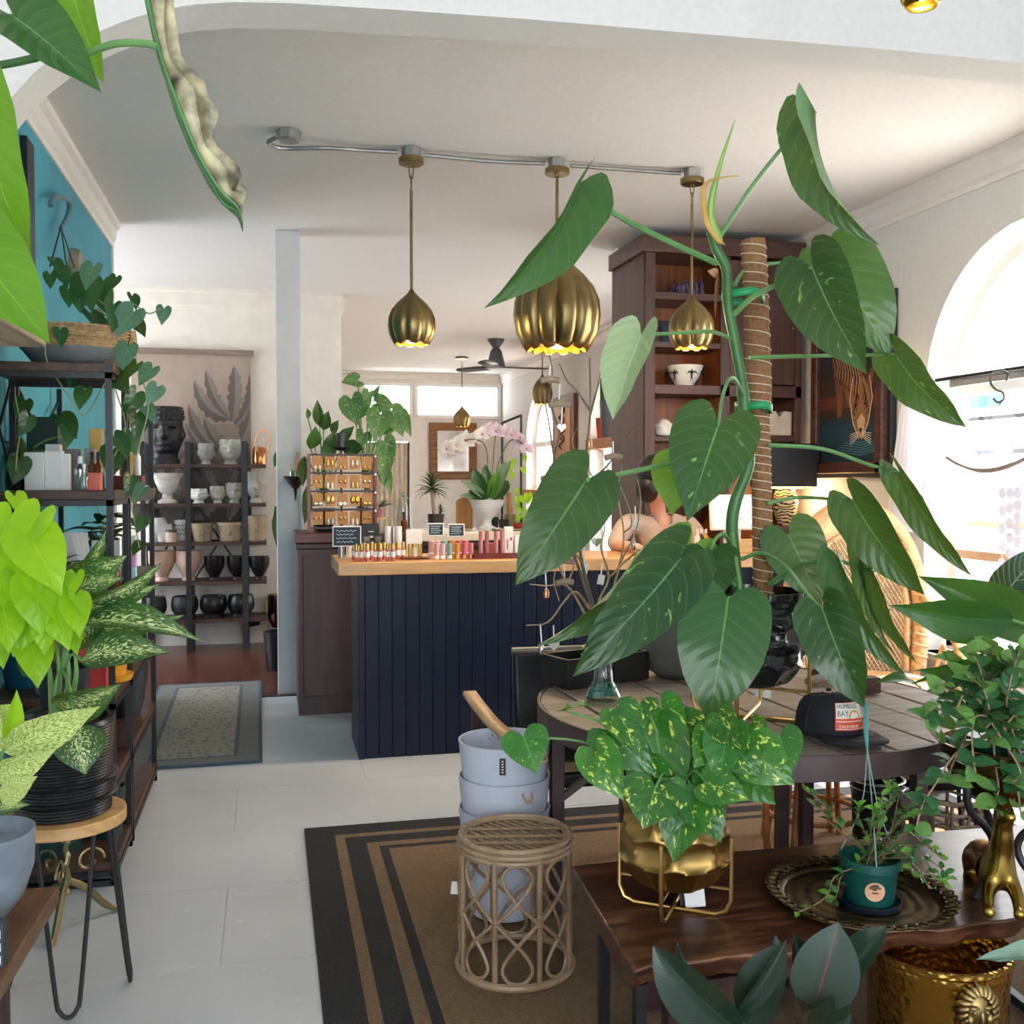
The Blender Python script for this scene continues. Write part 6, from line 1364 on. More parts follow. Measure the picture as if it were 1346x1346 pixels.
tall_plant('dark_floor_plant', 'dark strap-leaved plant peeping out left of the white post', (q.x + .04, 8.3, .28), [(370, 590, 360, 615, 12, 0), (372, 560, 366, 585, 7, 0), (374, 690, 361, 665, 22, 0), (372, 660, 364, 720, 18, -.05), (370, 640, 380, 600, 14, .05)], M_dark, 'lance')
q = PY(500, 660, 7.0); bs2 = thing('gold_table_stand', 'thin gold frame stand beside earring rack with small red plant', 'stand', (q.x, 7.0, BZ1))
for dx in (-.05, .03):
    for dy in (-.04, .04): MB().bar((q.x + dx, 7.0 + dy, BZ1), (q.x + dx, 7.0 + dy, bz(682)), .006).build('leg', M_gold, bs2)
MB().box((q.x - .055, 6.955, bz(682)), (q.x + .035, 7.045, bz(682) + .008)).build('top', M_gold, bs2)
bushlet('red_leaf_plant', 'small plant with a red leaf and trailing green leaves beside the rack', (q.x - .01, 7.0, bz(682) + .009), 10, .09, .04, M_dark, 'lance', .05, .06, .035, plain('pink_pot', '#c0808c', .5))
# lantern bowl sconce on the post
q = PY(388, 630, pc.y - .05); sc_t = thing('post_sconce', 'dark pierced metal bowl with jar and reed sticks on the post', 'sconce', (q.x, pc.y, q.z))
zz0 = q.z; MB().lathe([(0, -.155), (.006, -.13), (.012, -.07), (.03, -.05), (.055, -.02), (.078, .015), (.085, .02), (.075, .022), (.05, -.01), (0, -.015)], (q.x, pc.y - .095, zz0), 24, close=True).build('bowl', plain('dark_bronze', '#2b2623', .4), sc_t)
MB().lathe([(0, -.01), (.04, -.01), (.04, .055), (.03, .06)], (q.x, pc.y - .095, zz0), 18, close=True).build('jar', M_ggl, sc_t)
for dx in (-.012, .0, .012): MB().tube([(q.x + dx * .5, pc.y - .095, zz0), (q.x + .02 + dx, pc.y - .09, zz0 + .19)], .004, 5).build('reed_stick', plain('reed', '#c98f66', .7), sc_t)
MB().bar((q.x, pc.y - .09, zz0 - .03), (q.x, pc.y - .001, zz0 - .03), .012).build('bracket', plain('dark_bronze', '#2b2623', .4), sc_t)
q = PY(449, 588, 6.75); t = thing('black_candle_stand', 'black candle in pierced black dish behind the earring rack top', 'candle', (q.x, 6.8, BZ1))
MB().tube([(q.x, 6.8, BZ1), (q.x, 6.8, q.z - .02)], .008, 8).build('stem', M_black, t); MB().lathe([(0, 0), (.02, 0), (.06, .02), (.055, .022), (0, .01)], (q.x, 6.8, q.z - .02), 20, close=True).build('dish', M_black, t); MB().lathe([(0, 0), (.032, 0), (.032, .10), (0, .10)], (q.x, 6.8, q.z - .005), 16, close=True).build('candle_body', M_char, t)
# far mirror and carved panel, pots in the far windows
a, b = PY(565, 630, YF - .06), PY(627, 556, YF - .06); mr = thing('wall_mirror', 'gilt and dark framed mirror on the far partition wall', 'mirror', ((a.x + b.x) / 2, YF, a.z))
fr = MB(); k = .13
for (x0, z0, x1, z1) in ((a.x, a.z, b.x, a.z + k), (a.x, b.z - k, b.x, b.z), (a.x, a.z + k, a.x + k, b.z - k), (b.x - k, a.z + k, b.x, b.z - k)): fr.box((x0, YF - .06, z0), (x1, YF - .005, z1))
fr.build('frame', wood('gilt_brown_frame', '#5a3416', '#a06a2c', 'X'), mr, smooth=0, bevel=.01)
MB().box((a.x + k, YF - .03, a.z + k), (b.x - k, YF - .005, b.z - k)).build('mirror_glass', metal('mirror_silver', '#d8d8d8', .12, 0), mr, smooth=0)
A_, B_ = PX(727, 621, XR - .05), PX(755, 516, XR - .05); cv_ = thing('carved_panel', 'carved brown wood panel on the right wall between far windows', 'panel', (XR, A_.y, A_.z))
ya, yb = min(A_.y, B_.y), max(A_.y, B_.y); z0, z1 = A_.z, B_.z
MB().box((XR - .06, ya, z0), (XR - .004, yb, z1)).build('frame', wood('carved_dark', '#4a2a16', '#7a4a26', 'Z'), cv_, smooth=0, bevel=.01); MB().box((XR - .07, ya + .12, z0 + .1), (XR - .05, yb - .12, z1 - .1)).build('field', wood('carved_ochre', '#8a5520', '#c08a3c', 'Z'), cv_, smooth=0, bevel=.01)
for k in range(4): MB().tube([(XR - .07, (ya + yb) / 2 + .12 * sin(t), z0 + .3 + k * (z1 - z0 - .5) / 4 + .08 * t / 3) for t in [i * .5 for i in range(13)]], .018, 6).build('carved_scroll', wood('carved_dark', '#4a2a16', '#7a4a26', 'Z'), cv_)
for wi, (yc, lb) in enumerate(((10.9, 'ochre wood ledge across the third arched window'), (14.1, 'ochre wood ledge across the farthest arched window'))):
    zl = PX(798, 573, XR).z if wi == 0 else PX(706, 656, XR).z
    zl = 1.98 if wi == 0 else 1.36
    tag(MB().box((XR - .06, yc - .82, zl - .12), (XR + .16, yc + .82, zl)).build('window_ledge', plain('ochre_wood_ledge', '#b0703c', .5)), lb, 'shelf')
zl = 1.98
q = PX(793, 560, XR + .05); pot('red_pot', 'small red clay pot with cactus on the far window ledge', XR + .06, q.y, zl + .001, .10, .24, plain('red_clay', '#c4512f', .6)); q2 = PX(804, 560, XR + .05); pot('grey_pot', 'grey pot beside the red clay pot on far window ledge', XR + .06, q2.y, zl + .001, .15, .42, plain('slate_grey_glaze', '#50565c', .4))
MB().tube([(XR + .06, q.y, zl + .2), (XR + .06, q.y, zl + .7)], .05, 10).build('cactus_column', M_dark, [o for o in bpy.data.objects if o.get('label', '').startswith('small red clay')][0])

# ============================================================ goods on the back shelf
def face_pot(name, label, px, yb_, w_, h_, m, Y=None, open_=True, curls=False, group=None, tilt=0):
    """a head-shaped planter, one continuous surface with brow, eyes, nose, lips, chin and ears"""
    Y = Y or LY0 + .16; c = PY(px, yb_, Y); z0 = min(zr, key=lambda z: abs(z - c.z)) + .001; dd = 9.6
    R = size(w_, dd) / 2; h = size(h_, dd); t = thing(name, label, 'planter', (c.x, Y, z0), group)
    n, m_ = (72, 52) if curls else (44, 32); b = MB(); vs = []; fs = []
    for j in range(m_ + 1):
        v = j / m_; 
        base = [(0, .80), (.08, .80), (.10, .70), (.17, .68), (.24, .78), (.34, .86), (.5, .92), (.72, .96), (.9, .93), (1.0, .84)] if curls else [(0, .62), (.08, .60), (.12, .52), (.18, .5), (.24, .70), (.34, .84), (.5, .96), (.68, 1.0), (.85, .98), (1.0, .88)]
        for (p0, r0), (p1, r1) in zip(base, base[1:]):
            if v <= p1: rr = r0 + (r1 - r0) * (v - p0) / (p1 - p0); break
        for k in range(n):
            a = 2 * pi * k / n; f = a - 1.5 * pi; f = (f + pi) % (2 * pi) - pi     # 0 = facing the viewer
            g = lambda u, s, vv, sv: math.exp(-((f - u) / s) ** 2 - ((v - vv) / sv) ** 2)
            d = .30 * g(0, .16, .50, .07) + .17 * g(0, .12, .60, .09) + .12 * g(0, .3, .36, .025) + .10 * g(0, .3, .325, .02) + .12 * g(0, .35, .25, .04)
            for s in (-1, 1): d += -.10 * g(s * .48, .2, .585, .035) + .07 * g(s * .48, .16, .575, .02) + .10 * g(s * .5, .32, .655, .025) + .16 * g(s * 1.6, .14, .5, .12) + .06 * g(s * .7, .3, .42, .09)
            if curls and v > .76: d += .11 * max(0, sin(f * 12 + (int(v * 22) % 2) * pi)) * abs(sin(v * 22 * pi)) + .04
            elif v > .8: d += .06 * sin(f * 7) * (1 if not curls else 0)
            r_ = R * (rr + d * 1.25); vs.append((c.x + r_ * cos(a), Y + r_ * sin(a) * .95, z0 + v * h))
    for j in range(m_):
        for k in range(n): k2 = (k + 1) % n; fs.append((j * n + k, j * n + k2, (j + 1) * n + k2, (j + 1) * n + k))
    fs.append(tuple(reversed(range(n)))); b.add(vs, fs); b.lathe([(R * .86, h), (R * .78, h * .9), (0, h * .88)], (c.x, Y, z0), 24, close=True)
    b.build('head_body', m, t, smooth=70); return t
M_conc = plain('pale_concrete', '#c9c3b8', .8, var=.08, bump=.2); M_conc2 = plain('grey_concrete', '#a8a69c', .8, var=.08, bump=.2); M_bud = plain('matt_black_clay', '#15161b', .45)
face_pot('buddha_planter', 'large black serene head planter with curled hair on the top board', 217, 610, 44, 70, M_bud, curls=True)
face_pot('face_planter', 'small pale concrete face planter on top board beside black rail', 271, 610, 19, 26, M_conc2); face_pot('face_planter', 'larger concrete face planter on the top board', 303, 610, 26, 31, M_conc2)
face_pot('bowl_face_planter', 'low white face bowl on the second board', 261, 662, 22, 18, M_white); face_pot('face_planter', 'small white face pot in middle of second board', 286, 662, 18, 21, M_conc); face_pot('face_planter', 'square grey face pot on the second board by right rail', 308, 662, 21, 25, M_conc2); face_pot('bust_planter', 'tall grey bust planter at the end of second board', 336, 662, 23, 39, M_conc2)
def bpot(name, label, px, yb_, w_, h_, m, prof, cat='pot', group=None, dy=.16):
    Y = LY0 + dy; c = PY(px, yb_, Y); z0 = min(zr, key=lambda z: abs(z - c.z)) + .001; return pot(name, label, c.x, Y, z0, size(w_, 9.6) / 2, size(h_, 9.6), m, group, prof, cat)
URN = [(0, 0), (.62, 0), (.6, .08), (.34, .16), (.3, .3), (.55, .42), (.75, .7), (.82, .85), (1, .95), (1, 1)]
bpot('stone_urn', 'white stone pedestal urn on the second board', 220, 662, 38, 37, plain('white_stone', '#d8d2cc', .7, var=.06), URN, 'urn'); bpot('fluted_pot', 'white fluted pot half hidden by vine on the second board', 190, 662, 24, 22, M_conc, [(0, 0), (.7, 0), (1, .4), (.9, 1)])
t = bpot('copper_watering_can', 'shiny copper watering can on the top board right end', 341, 611, 18, 22, metal('copper', '#c9885c', .22), [(0, 0), (.9, 0), (.95, .1), (.95, .85), (.8, .92), (.8, 1)], 'watering can')
cc_ = Vector(t.location); MB().tube(curve([cc_ + Vector((-.05, 0, .15)), cc_ + Vector((-.01, 0, .29)), cc_ + Vector((.07, 0, .27)), cc_ + Vector((.065, 0, .10))], 6), .006, 6).build('handle', metal('copper', '#c9885c', .22), t)
tp_ = thing('torso_planter', 'white hips-shaped planter on the third board', 'planter', (PY(207, 713, LY0 + .16).x, LY0 + .16, zr[2] + .001)); c = Vector(tp_.location); s = size(27, 9.6) / 27
b = MB()
for sx in (-1, 1):
    b.lathe([(0, 0), (.30, 0), (.33, .12), (.5, .5), (.42, .95), (.2, 1.0)], (c.x + sx * s * 7, c.y, c.z), 20, close=True, fn=lambda r, z, a, j: (r * s * 26 * .95, z * s * 22))
b.lathe([(.62, .45), (.62, .62), (.5, .95), (.42, 1.1), (.36, 1.12), (.3, .95), (0, .9)], (c.x, c.y, c.z), 22, close=True, fn=lambda r, z, a, j: (r * s * 22, z * s * 26)); b.build('planter_body', M_white, tp_, smooth=70)
cyl('candle_jar', 'small blush candle jar before the zigzag pot', 'candle', PY(225, 713, LY0 + .08).x, LY0 + .08, zr[2] + .001, size(7, 9.5), size(15, 9.5), plain('blush_glass', '#cdb3a4', .4), None, plain('dark_lid', '#4a433e', .4), .02)
q = PY(238, 713, LY0 + .2); t = zigzag_cup('zigzag_pot', 'tall black-and-white zigzag pot on the third board', q.x, LY0 + .22, zr[2] + .001, size(9.5, 9.6), size(26, 9.6), 'zigzag pots')
M_tan = plain('tan_terracotta', '#a8957a', .8, var=.08, bump=.3); TAP = [(0, 0), (.78, 0), (.94, .85), (1, .86), (1, 1)]
for px, w_, h_, lb in ((266, 27, 22, 'tan embossed pot, first on the third board'), (302, 32, 23, 'wide tan embossed pot in the middle of third board'), (337, 26, 31, 'tall tan embossed pot at the third board end')):
    t = bpot('embossed_pot', lb, px, 713, w_, h_, M_tan, TAP, 'pot', 'tan embossed pots'); c = Vector(t.location); MB().blob(c + Vector((0, -size(w_, 9.6) * .45, size(h_, 9.6) * .5)), (.022, .012, .03), 10, 8).build('embossed_medallion', M_tan, t)
FOOT = [(0, 0), (.5, 0), (.5, .07), (.42, .12), (.72, .36), (.98, .62), (1, 1)]; M_pink = plain('pink_beige_clay', '#d0b09e', .7)
for px, w_, h_, m, lb in ((213, 32, 37, M_pink, 'pink-beige footed pot, left one on the fourth board'), (248, 32, 37, M_pink, 'pink-beige footed pot behind the middle rail'), (282, 25, 29, M_blk, 'small black footed pot, first of three on fourth board'), (312, 25, 29, M_blk, 'small black footed pot behind the right rail'), (341, 25, 28, M_blk, 'small black footed pot at fourth board end')):
    bpot('footed_pot', lb, px, 765, w_, h_, m, FOOT, 'pot', 'footed pots on the fourth board')
ROUND = [(0, 0), (.8, 0), (.8, .14), (.72, .16), (.95, .38), (1, .6), (.92, .9), (.84, 1)]
for px, w_, m, lb in ((203, 30, M_char, 'charcoal round pot partly behind variegated leaves on bottom board'), (243, 33, M_char, 'charcoal round pot behind the middle rail on bottom board'), (281, 33, M_blk, 'black round pot in the middle of bottom board'), (317, 33, M_blk, 'black round pot behind right rail on bottom board')):
    bpot('round_pot', lb, px, 815, w_, 27, m, ROUND, 'pot', 'round pots on the bottom board')
q = PZ(331, 843, .0); pot('floor_footed_pot', 'black footed pot standing on the wood floor by the back shelf', q.x, q.y, .003, size(33, q.y) / 2, size(37, q.y), M_blk, None, FOOT)
q = PZ(366, 846, 0); t = thing('copper_planter', 'copper cylinder planter on thin legs half behind the post', 'planter', (q.x, q.y, .002)); rr = size(15, q.y)
for a in (40, 160, 280): MB().tube([(q.x + rr * cos(radians(a)), q.y + rr * sin(radians(a)), .002), (q.x + rr * cos(radians(a)), q.y + rr * sin(radians(a)), .42)], .007, 6).build('leg', M_gold, t)
MB().lathe([(0, .14), (rr * .5, .15), (rr * .85, .22), (rr * .92, .45), (rr * .88, .45), (0, .35)], (q.x, q.y, 0.002), 28, close=True).build('pot_body', metal('dark_copper', '#8a6a50', .2), t)

# ============================================================ goods in the wall cabinet
def kp(px, py, dy=.12): return PY(px, py, ky + dy)
q = kp(902, 384); t = thing('amethyst', 'purple amethyst cluster on the top cabinet shelf', 'crystal', (q.x, q.y, SHELF_Z[0]))
b = MB(); q.z = SHELF_Z[0] + .001
for i in range(70):
    u, v = rng.random(), rng.random(); x = q.x + (u - .5) * .24; hgt = .05 + .09 * (u ** .7) * (1 - abs(v - .5)); bb = Vector((x, q.y + (v - .5) * .1, q.z)); d = Vector((rng.uniform(-.6, .6), -rng.uniform(.2, .9), 1)).normalized(); hh = hgt * rng.uniform(.6, 1); b.tube([bb, bb + Vector((0, 0, hh)) * .75 + d * .012, bb + Vector((0, 0, hh)) + d * .02], [.016, .013, .001], 6)
b.build('crystals', plain('amethyst_purple', '#51445f', .15, var=.4, scale=30), t, smooth=0)['kind'] = 'stuff'
MB().blob((q.x + .02, q.y + .03, q.z + .045), (.12, .06, .045), 16, 8).build('geode_crust', plain('grey_rock', '#6f6a72', .8), t)
q = kp(880, 425, .15); t = thing('blue_picture', 'small dark blue framed picture on the second cabinet shelf', 'picture', (q.x, q.y, SHELF_Z[1])); MB().obox((q.x, q.y, SHELF_Z[1] + .085), (.14, .015, .165), Matrix.Rotation(-.15, 3, 'X')).build('frame', M_black, t, smooth=0); MB().obox((q.x, q.y - .009, SHELF_Z[1] + .085), (.115, .004, .14), Matrix.Rotation(-.15, 3, 'X')).build('print', plain('blue_print', '#1c2f4c', .5), t, smooth=0)
q = kp(900, 503, .14); t = pot('swallow_bowl', 'white bowl with black swallows in relief on thick shelf', q.x, q.y, SHELF_Z[2] + .001, size(25, 6.95), size(28, 6.95), M_white, None, [(0, 0), (.5, 0), (.5, .1), (.55, .14), (.8, .5), (1, 1)], 'bowl')
for a in (-150, -88, -30, 20, -200):
    u = Vector((cos(radians(a)), sin(radians(a)), 0)); v = Vector((-u.y, u.x, 0)); c = Vector((q.x, q.y, SHELF_Z[2] + .085)) + u * (size(25, 6.95) * .9)
    b = MB(); b.blob(c, (.008, .008, .03), 8, 6)
    for s in (-1, 1): b.tube([c, c + v * s * .022 + Vector((0, 0, .012)) + u * .006, c + v * s * .045 + Vector((0, 0, -.008)) + u * .01], [.008, .006, .001], 5).tube([c - Vector((0, 0, .02)), c + v * s * .01 - Vector((0, 0, .055))], [.005, .001], 5)
    b.build('swallow', M_black, t)
q = kp(873, 567); t = thing('white_carving', 'white abstract head carving on the fourth cabinet shelf', 'carving', (q.x, q.y, SHELF_Z[3])); MB().blob((q.x, q.y, SHELF_Z[3] + .062), (.07, .05, .062), 20, 14, fn=lambda p: 1 + .12 * sin(5 * p.x + 3 * p.z) * p.y + .1 * sin(7 * p.z)).build('carving_body', M_white, t)
q = kp(1022, 570); zq = kz(572, 1010); t = thing('split_block', 'white stone block with a heart notch on the right cabinet shelf', 'sculpture', (q.x, q.y, zq))
hw_ = .09; MB().prism([(-hw_, 0), (hw_, 0), (hw_ + .003, .17), (.03, .175), (.012, .14), (0, .135), (-.012, .14), (-.03, .175), (-hw_ - .003, .17)], -.04, .04, Matrix.Translation((q.x, q.y, zq + .001)) @ Matrix.Rotation(pi / 2, 4, 'X')).build('block_body', plain('cream_marble', '#dccfc0', .5), t, smooth=30, bevel=.008)
q = kp(862, 590, .1); t = thing('patterned_jar', 'little black and white patterned jar below carving', 'jar', (q.x, q.y, SHELF_Z[4])); MB().lathe([(0, 0), (.05, 0), (.06, .06), (.045, .12), (.05, .14)], (q.x, q.y, SHELF_Z[4] + .001), 18, close=True).build('jar_body', M_card, t)
for z in (.03, .06, .09): MB().lathe([(.058, z), (.063, z + .006), (.058, z + .012)], (q.x, q.y, SHELF_Z[4] + .001), 18, close=True).build('black_band', M_black, t)
def tigvase():
    q_ = NT('tiger_stripe_glaze'); wv = q_.n('ShaderNodeTexWave'); wv.inputs['Scale'].default_value = 14; wv.inputs['Distortion'].default_value = 9; wv.inputs['Detail'].default_value = 2; wv.bands_direction = 'Z'
    q_.t.links.new(q_.coord(), wv.inputs[0]); q_.set(q_.ramp(wv.outputs[1], [(.35, lin('#1c1410')), (.5, lin('#d8c4a0'))]), .3); return q_.m
q = PY(1028, 690, 6.5); zv0, zv1 = PY(1028, 690, 6.5).z, PY(1028, 641, 6.5).z
ps_ = thing('side_cupboard', 'low dark cupboard in the corner under the navy hood', 'cupboard', (q.x, 6.5, 0)); MB().box((q.x - .16, 6.35, 0), (XR - .08, 6.585, zv0 - .03)).build('carcass', M_plumwood, ps_, smooth=0); MB().box((q.x - .18, 6.33, zv0 - .03), (XR - .06, 6.585, zv0)).build('top_board', M_walnutX, ps_, smooth=0)
t = pot('tiger_vase', 'tiger-striped vase glowing under the navy hood', q.x, 6.46, zv0 + .001, size(17, 6.9), (zv1 - zv0) * .97, tigvase(), None, [(0, 0), (.5, 0), (.85, .3), (1, .62), (.9, .85), (.75, .93), (.8, 1)], 'vase')
# till screen on the counter and small bottles by it
q0, q1 = PY(932, 776, 5.72), PY(996, 650, 5.72); t = thing('till_screen', 'white till screen on the counter seen from behind', 'screen', ((q0.x + q1.x) / 2, 5.75, CT)); zb_ = PY(960, 697, 5.72).z
MB().obox(((q0.x + q1.x) / 2, 5.72, (zb_ + q1.z) / 2), (q1.x - q0.x, .03, q1.z - zb_), Matrix.Rotation(-.12, 3, 'X')).build('screen_back', M_white, t, bevel=.01)
MB().box(((q0.x + q1.x) / 2 - .05, 5.72, CT), ((q0.x + q1.x) / 2 + .05, 5.76, zb_ + .05)).build('neck', M_white, t, bevel=.005); MB().box(((q0.x + q1.x) / 2 - .11, 5.66, CT), ((q0.x + q1.x) / 2 + .11, 5.86, CT + .02)).build('base', M_white, t, bevel=.008)
MB().obox(((q0.x + q1.x) / 2 + .03, 5.701, (zb_ + q1.z) / 2 - .04), (.03, .002, .02), Matrix.Rotation(-.12, 3, 'X')).build('badge', M_sil, t)
pr = boxthing('card_printer', 'pale wooden block beside the till screen', 'box', (PY(968, 735, 5.62).x, 5.6, CT), (PY(994, 735, 5.62).x, 5.68, CT + .08), wood('pale_block', '#c9a070', '#e0bb8a', 'X'))
for k, (px, m, lb) in enumerate(((917, M_card, 'white-capped little bottle on the counter behind the till'), (922, M_char, 'dark little bottle in the row behind the till'), (928, M_yel, 'yellow little bottle in the row behind the till'))):
    bottle('little_bottle', lb, PY(px, 690, 5.9).x, 5.9, CT, .018, .13, m, M_card, 'little bottles behind the till')
# ============================================================ things on the round table
TZ1 = TZ + .003
def tz(px, py): return PZ(px, py, TZ1)
q = tz(895, 893); q.y += .06; pot('concrete_pot', 'grey concrete round bowl pot behind the big heart leaf on round table', q.x, q.y, TZ1, .125, .235, plain('grey_concrete_smooth', '#6c6b69', .75, var=.08, bump=.12), None, [(0, 0), (.5, 0), (.78, .12), (.98, .42), (.98, .65), (.86, .92), (.82, .99), (.8, 1)], rim=.9)
a, b = tz(748, 909), tz(853, 893); a.y += .02
bxr = thing('black_wood_box', 'black stained wooden box on the round table beside the glass vase', 'box', ((a.x + b.x) / 2, (a.y + b.y) / 2, TZ1)); dv = (b - a); L = dv.length; an = atan2(dv.y, dv.x); Rz = Matrix.Rotation(an, 3, 'Z'); cc = (a + b) / 2 + Rz @ Vector((0, .085, 0))
M_bkw = wood('black_stained_wood', '#0c0c0e', '#1d1c1e', 'X', 1, .5); hb = .105
for sx, sy, w_, d_ in ((0, -.08, L, .012), (0, .08, L, .012), (-L / 2 + .006, 0, .012, .15), (L / 2 - .006, 0, .012, .15)): MB().obox(cc + Rz @ Vector((sx, sy, hb / 2 + .002)), (w_, d_, hb), Rz).build('side_board', M_bkw, bxr, smooth=0, bevel=.002)
MB().obox(cc + Vector((0, 0, .008)), (L - .02, .15, .01), Rz).build('base_board', M_bkw, bxr, smooth=0)
M_chip = wood('pale_wood_chip', '#b08a5c', '#dcc096', 'X')
for k, (dx, dy, r_, l_) in enumerate(((-.03, -.02, .3, .1), (.03, .01, -.2, .12), (.06, -.03, .15, .09), (.0, .04, .6, .08), (.09, .03, -.5, .09))):
    tag(MB().obox((0, 0, 0), (l_, .03, .006), Matrix.Rotation(rng.uniform(-.12, .12), 3, 'Y')).build('wood_tag', M_chip, smooth=0, bevel=.002), 'pale wooden tag, %s of the loose tags piled in the black box' % ordn[k], 'tag', 'pale wooden tags in the black box')
    o = [o for o in bpy.data.objects if o.name.startswith('wood_tag')][-1]; o.location = cc + Rz @ Vector((dx, dy, hb + .005 + .006 * k)); o.rotation_euler = (0, 0, an + r_)
# cap
q = tz(1100, 972); CD = q.dot(Vector((sin(YAW), cos(YAW), 0)))
cp_ = thing('trucker_cap', 'black trucker cap with a sunset bay patch on the round table', 'cap', (q.x, q.y, TZ1)); M_cap = plain('black_cotton', '#10131c', .85, var=.1, bump=.15, bscale=300)
face = radians(-76)      # heading of the brim in the room
cR = size(46, CD); base = Vector((q.x - .01, q.y + .03, TZ1 + .004)); U = Vector((cos(face), sin(face), 0)); V = Vector((-U.y, U.x, 0))
def crownp(a, t):       # a: angle from the brim, t: 0 rim .. 1 top
    f = cos(a); R_ = cR * (1.08 if f > 0 else 1.0); k = cos(t * pi / 2) ** .62
    return base + U * (cR * .0 + R_ * k * cos(a) + .012 * t * f) + V * (cR * .88 * k * sin(a)) + Vector((0, 0, (.118 + .012 * max(0, f)) * sin(t * pi / 2) ** .9 + .012 * (1 - t)))
n, m_ = 40, 12; b = MB(); vs = [crownp(2 * pi * k / n, j / m_) for j in range(m_ + 1) for k in range(n)]
b.add(vs, [(j * n + k, j * n + (k + 1) % n, (j + 1) * n + (k + 1) % n, (j + 1) * n + k) for j in range(m_) for k in range(n)]); b.build('crown', M_cap, cp_, smooth=60, mods=[('SOLIDIFY', dict(thickness=.002))])
bm_ = MB(); A, B, C = [], [], []
for i in range(21):
    a = -1.25 + 2.5 * i / 20; p = crownp(a, .02); A.append(p); ext = .088 * cos(a * .75) ** .8; d = (U * (1.0) + V * sin(a) * .25).normalized()
    C.append(p + d * ext + Vector((0, 0, -.012 + .012 * cos(a * 1.2)))); B.append(p + d * ext * .5 + Vector((0, 0, .006 * cos(a))))
bm_.strip(A, B); bm_.strip(B, C); bm_.build('brim', M_cap, cp_, smooth=80, mods=[('SOLIDIFY', dict(thickness=.004))])
MB().blob(base + Vector((0, 0, .134)), (.008, .008, .005), 10, 6).build('top_button', M_cap, cp_)
for k in range(6):
    a = k * pi / 3 + .52; MB().tube([crownp(a, t) + Vector((0, 0, .001)) for t in (.05, .25, .45, .65, .85, .98)], .0016, 5).build('seam', plain('black_thread', '#1d2230', .8), cp_)
# patch lies on the crown's front: a small grid that follows its surface
def patchp(u, v, e=.003):
    a = -.12 + u * .56; p = crownp(a, .14 + v * .44); c0 = base + Vector((0, 0, .03)); return p + (p - c0).normalized() * e
def patch_quad(b, u0, u1, v0, v1, h, e, nu=8, nv=4):
    b.paint(h)
    for i in range(nu):
        for j in range(nv):
            f = lambda x, y: patchp(u0 + (u1 - u0) * x / nu, v0 + (v1 - v0) * y / nv, e)
            b.quad(f(i, j), f(i + 1, j), f(i + 1, j + 1), f(i, j + 1))
pb = MB(); patch_quad(pb, -1.04, 1.04, -.04, 1.06, '#c8452e', .0028); patch_quad(pb, -1, 1, 0, 1.02, '#ece8e2', .0036); patch_quad(pb, -1, 1, .02, .24, '#d8492c', .0042); patch_quad(pb, -1, 1, .27, .36, '#e0552f', .0042)
pb.paint('#eaa12c'); sunp = [(.12 + .42 * cos(pi * i / 12), .37 + .30 * sin(pi * i / 12)) for i in range(13)]; pb.add([patchp(u, v, .0044) for u, v in sunp], [tuple(range(13))])
pb.paint('#4a4f58')
for dx in (0, .07, .14): pb.add([patchp(.72 + dx, .40 + .0, .0045), patchp(.75 + dx, .40, .0045), patchp(.75 + dx, .78 - dx, .0045), patchp(.72 + dx, .78 - dx, .0045)], [(0, 1, 2, 3)])
pb.add([patchp(.6, .24, .0046), patchp(.98, .24, .0046), patchp(.92, .32, .0046), patchp(.68, .32, .0046)], [(0, 1, 2, 3)])
pb.build('patch', M_print, cp_, smooth=60)
def curved_text(text, u0, u1, v0, v1, h, e=.0052):
    cu = bpy.data.curves.new('lettering', 'FONT'); cu.body = text; cu.size = 1; cu.resolution_u = 2; t = bpy.data.objects.new('t', cu); COL.objects.link(t); bpy.context.view_layer.update()
    me = bpy.data.meshes.new_from_object(t); bpy.data.objects.remove(t); xs = [v.co.x for v in me.vertices]; ys = [v.co.y for v in me.vertices]; xa, xb, ya, yb = min(xs), max(xs), min(ys), max(ys)
    for v in me.vertices: v.co = patchp(u0 + (u1 - u0) * (v.co.x - xa) / (xb - xa), v0 + (v1 - v0) * (v.co.y - ya) / (yb - ya), e) - Vector(cp_.location)
    me.materials.clear(); me.materials.append(plain('print_' + h[1:], h, .6)); o = bpy.data.objects.new('lettering', me); COL.objects.link(o); o.parent = cp_
curved_text('HUMBOLDT', -.92, .62, .74, .96, '#2b2f3a'); curved_text('BAY', -.92, -.30, .44, .66, '#2b2f3a'); curved_text('CALIFORNIA', -.85, .3, .05, .14, '#f0e6dc')
# driftwood bits and a leaf at the back of the table
M_drift = plain('driftwood', '#9a8672', .85, var=.15, scale=20, bump=.4)
for k, (px, py, L_, an_, r_, m, lb) in enumerate(((1075, 900, .12, .4, .018, M_drift, 'pale driftwood stub behind the cap on round table'), (1085, 893, .10, -.5, .02, plain('dark_bark', '#3f2c24', .8), 'dark bark chunk behind cap beside the hanging leaf'), (1100, 896, .09, 1.0, .014, M_drift, 'thin driftwood stick behind the cap'))):
    q = tz(px, py); d = Vector((cos(an_), sin(an_), .0)) * L_ / 2; tag(MB().tube([q - d + Vector((0, 0, r_)), q + Vector((0, 0, r_ * 1.1)), q + d + Vector((0, 0, r_))], [r_ * .8, r_, r_ * .7], 9).build('driftwood', m), lb, 'driftwood')
q = tz(1148, 912); boxthing('wood_block', 'small dark brown wood block on table right of hanging leaf tip', 'block', (q.x - .03, q.y, TZ1), (q.x + .03, q.y + .05, TZ1 + .055), wood('block_brown', '#3a251c', '#5a3c2c', 'X'))
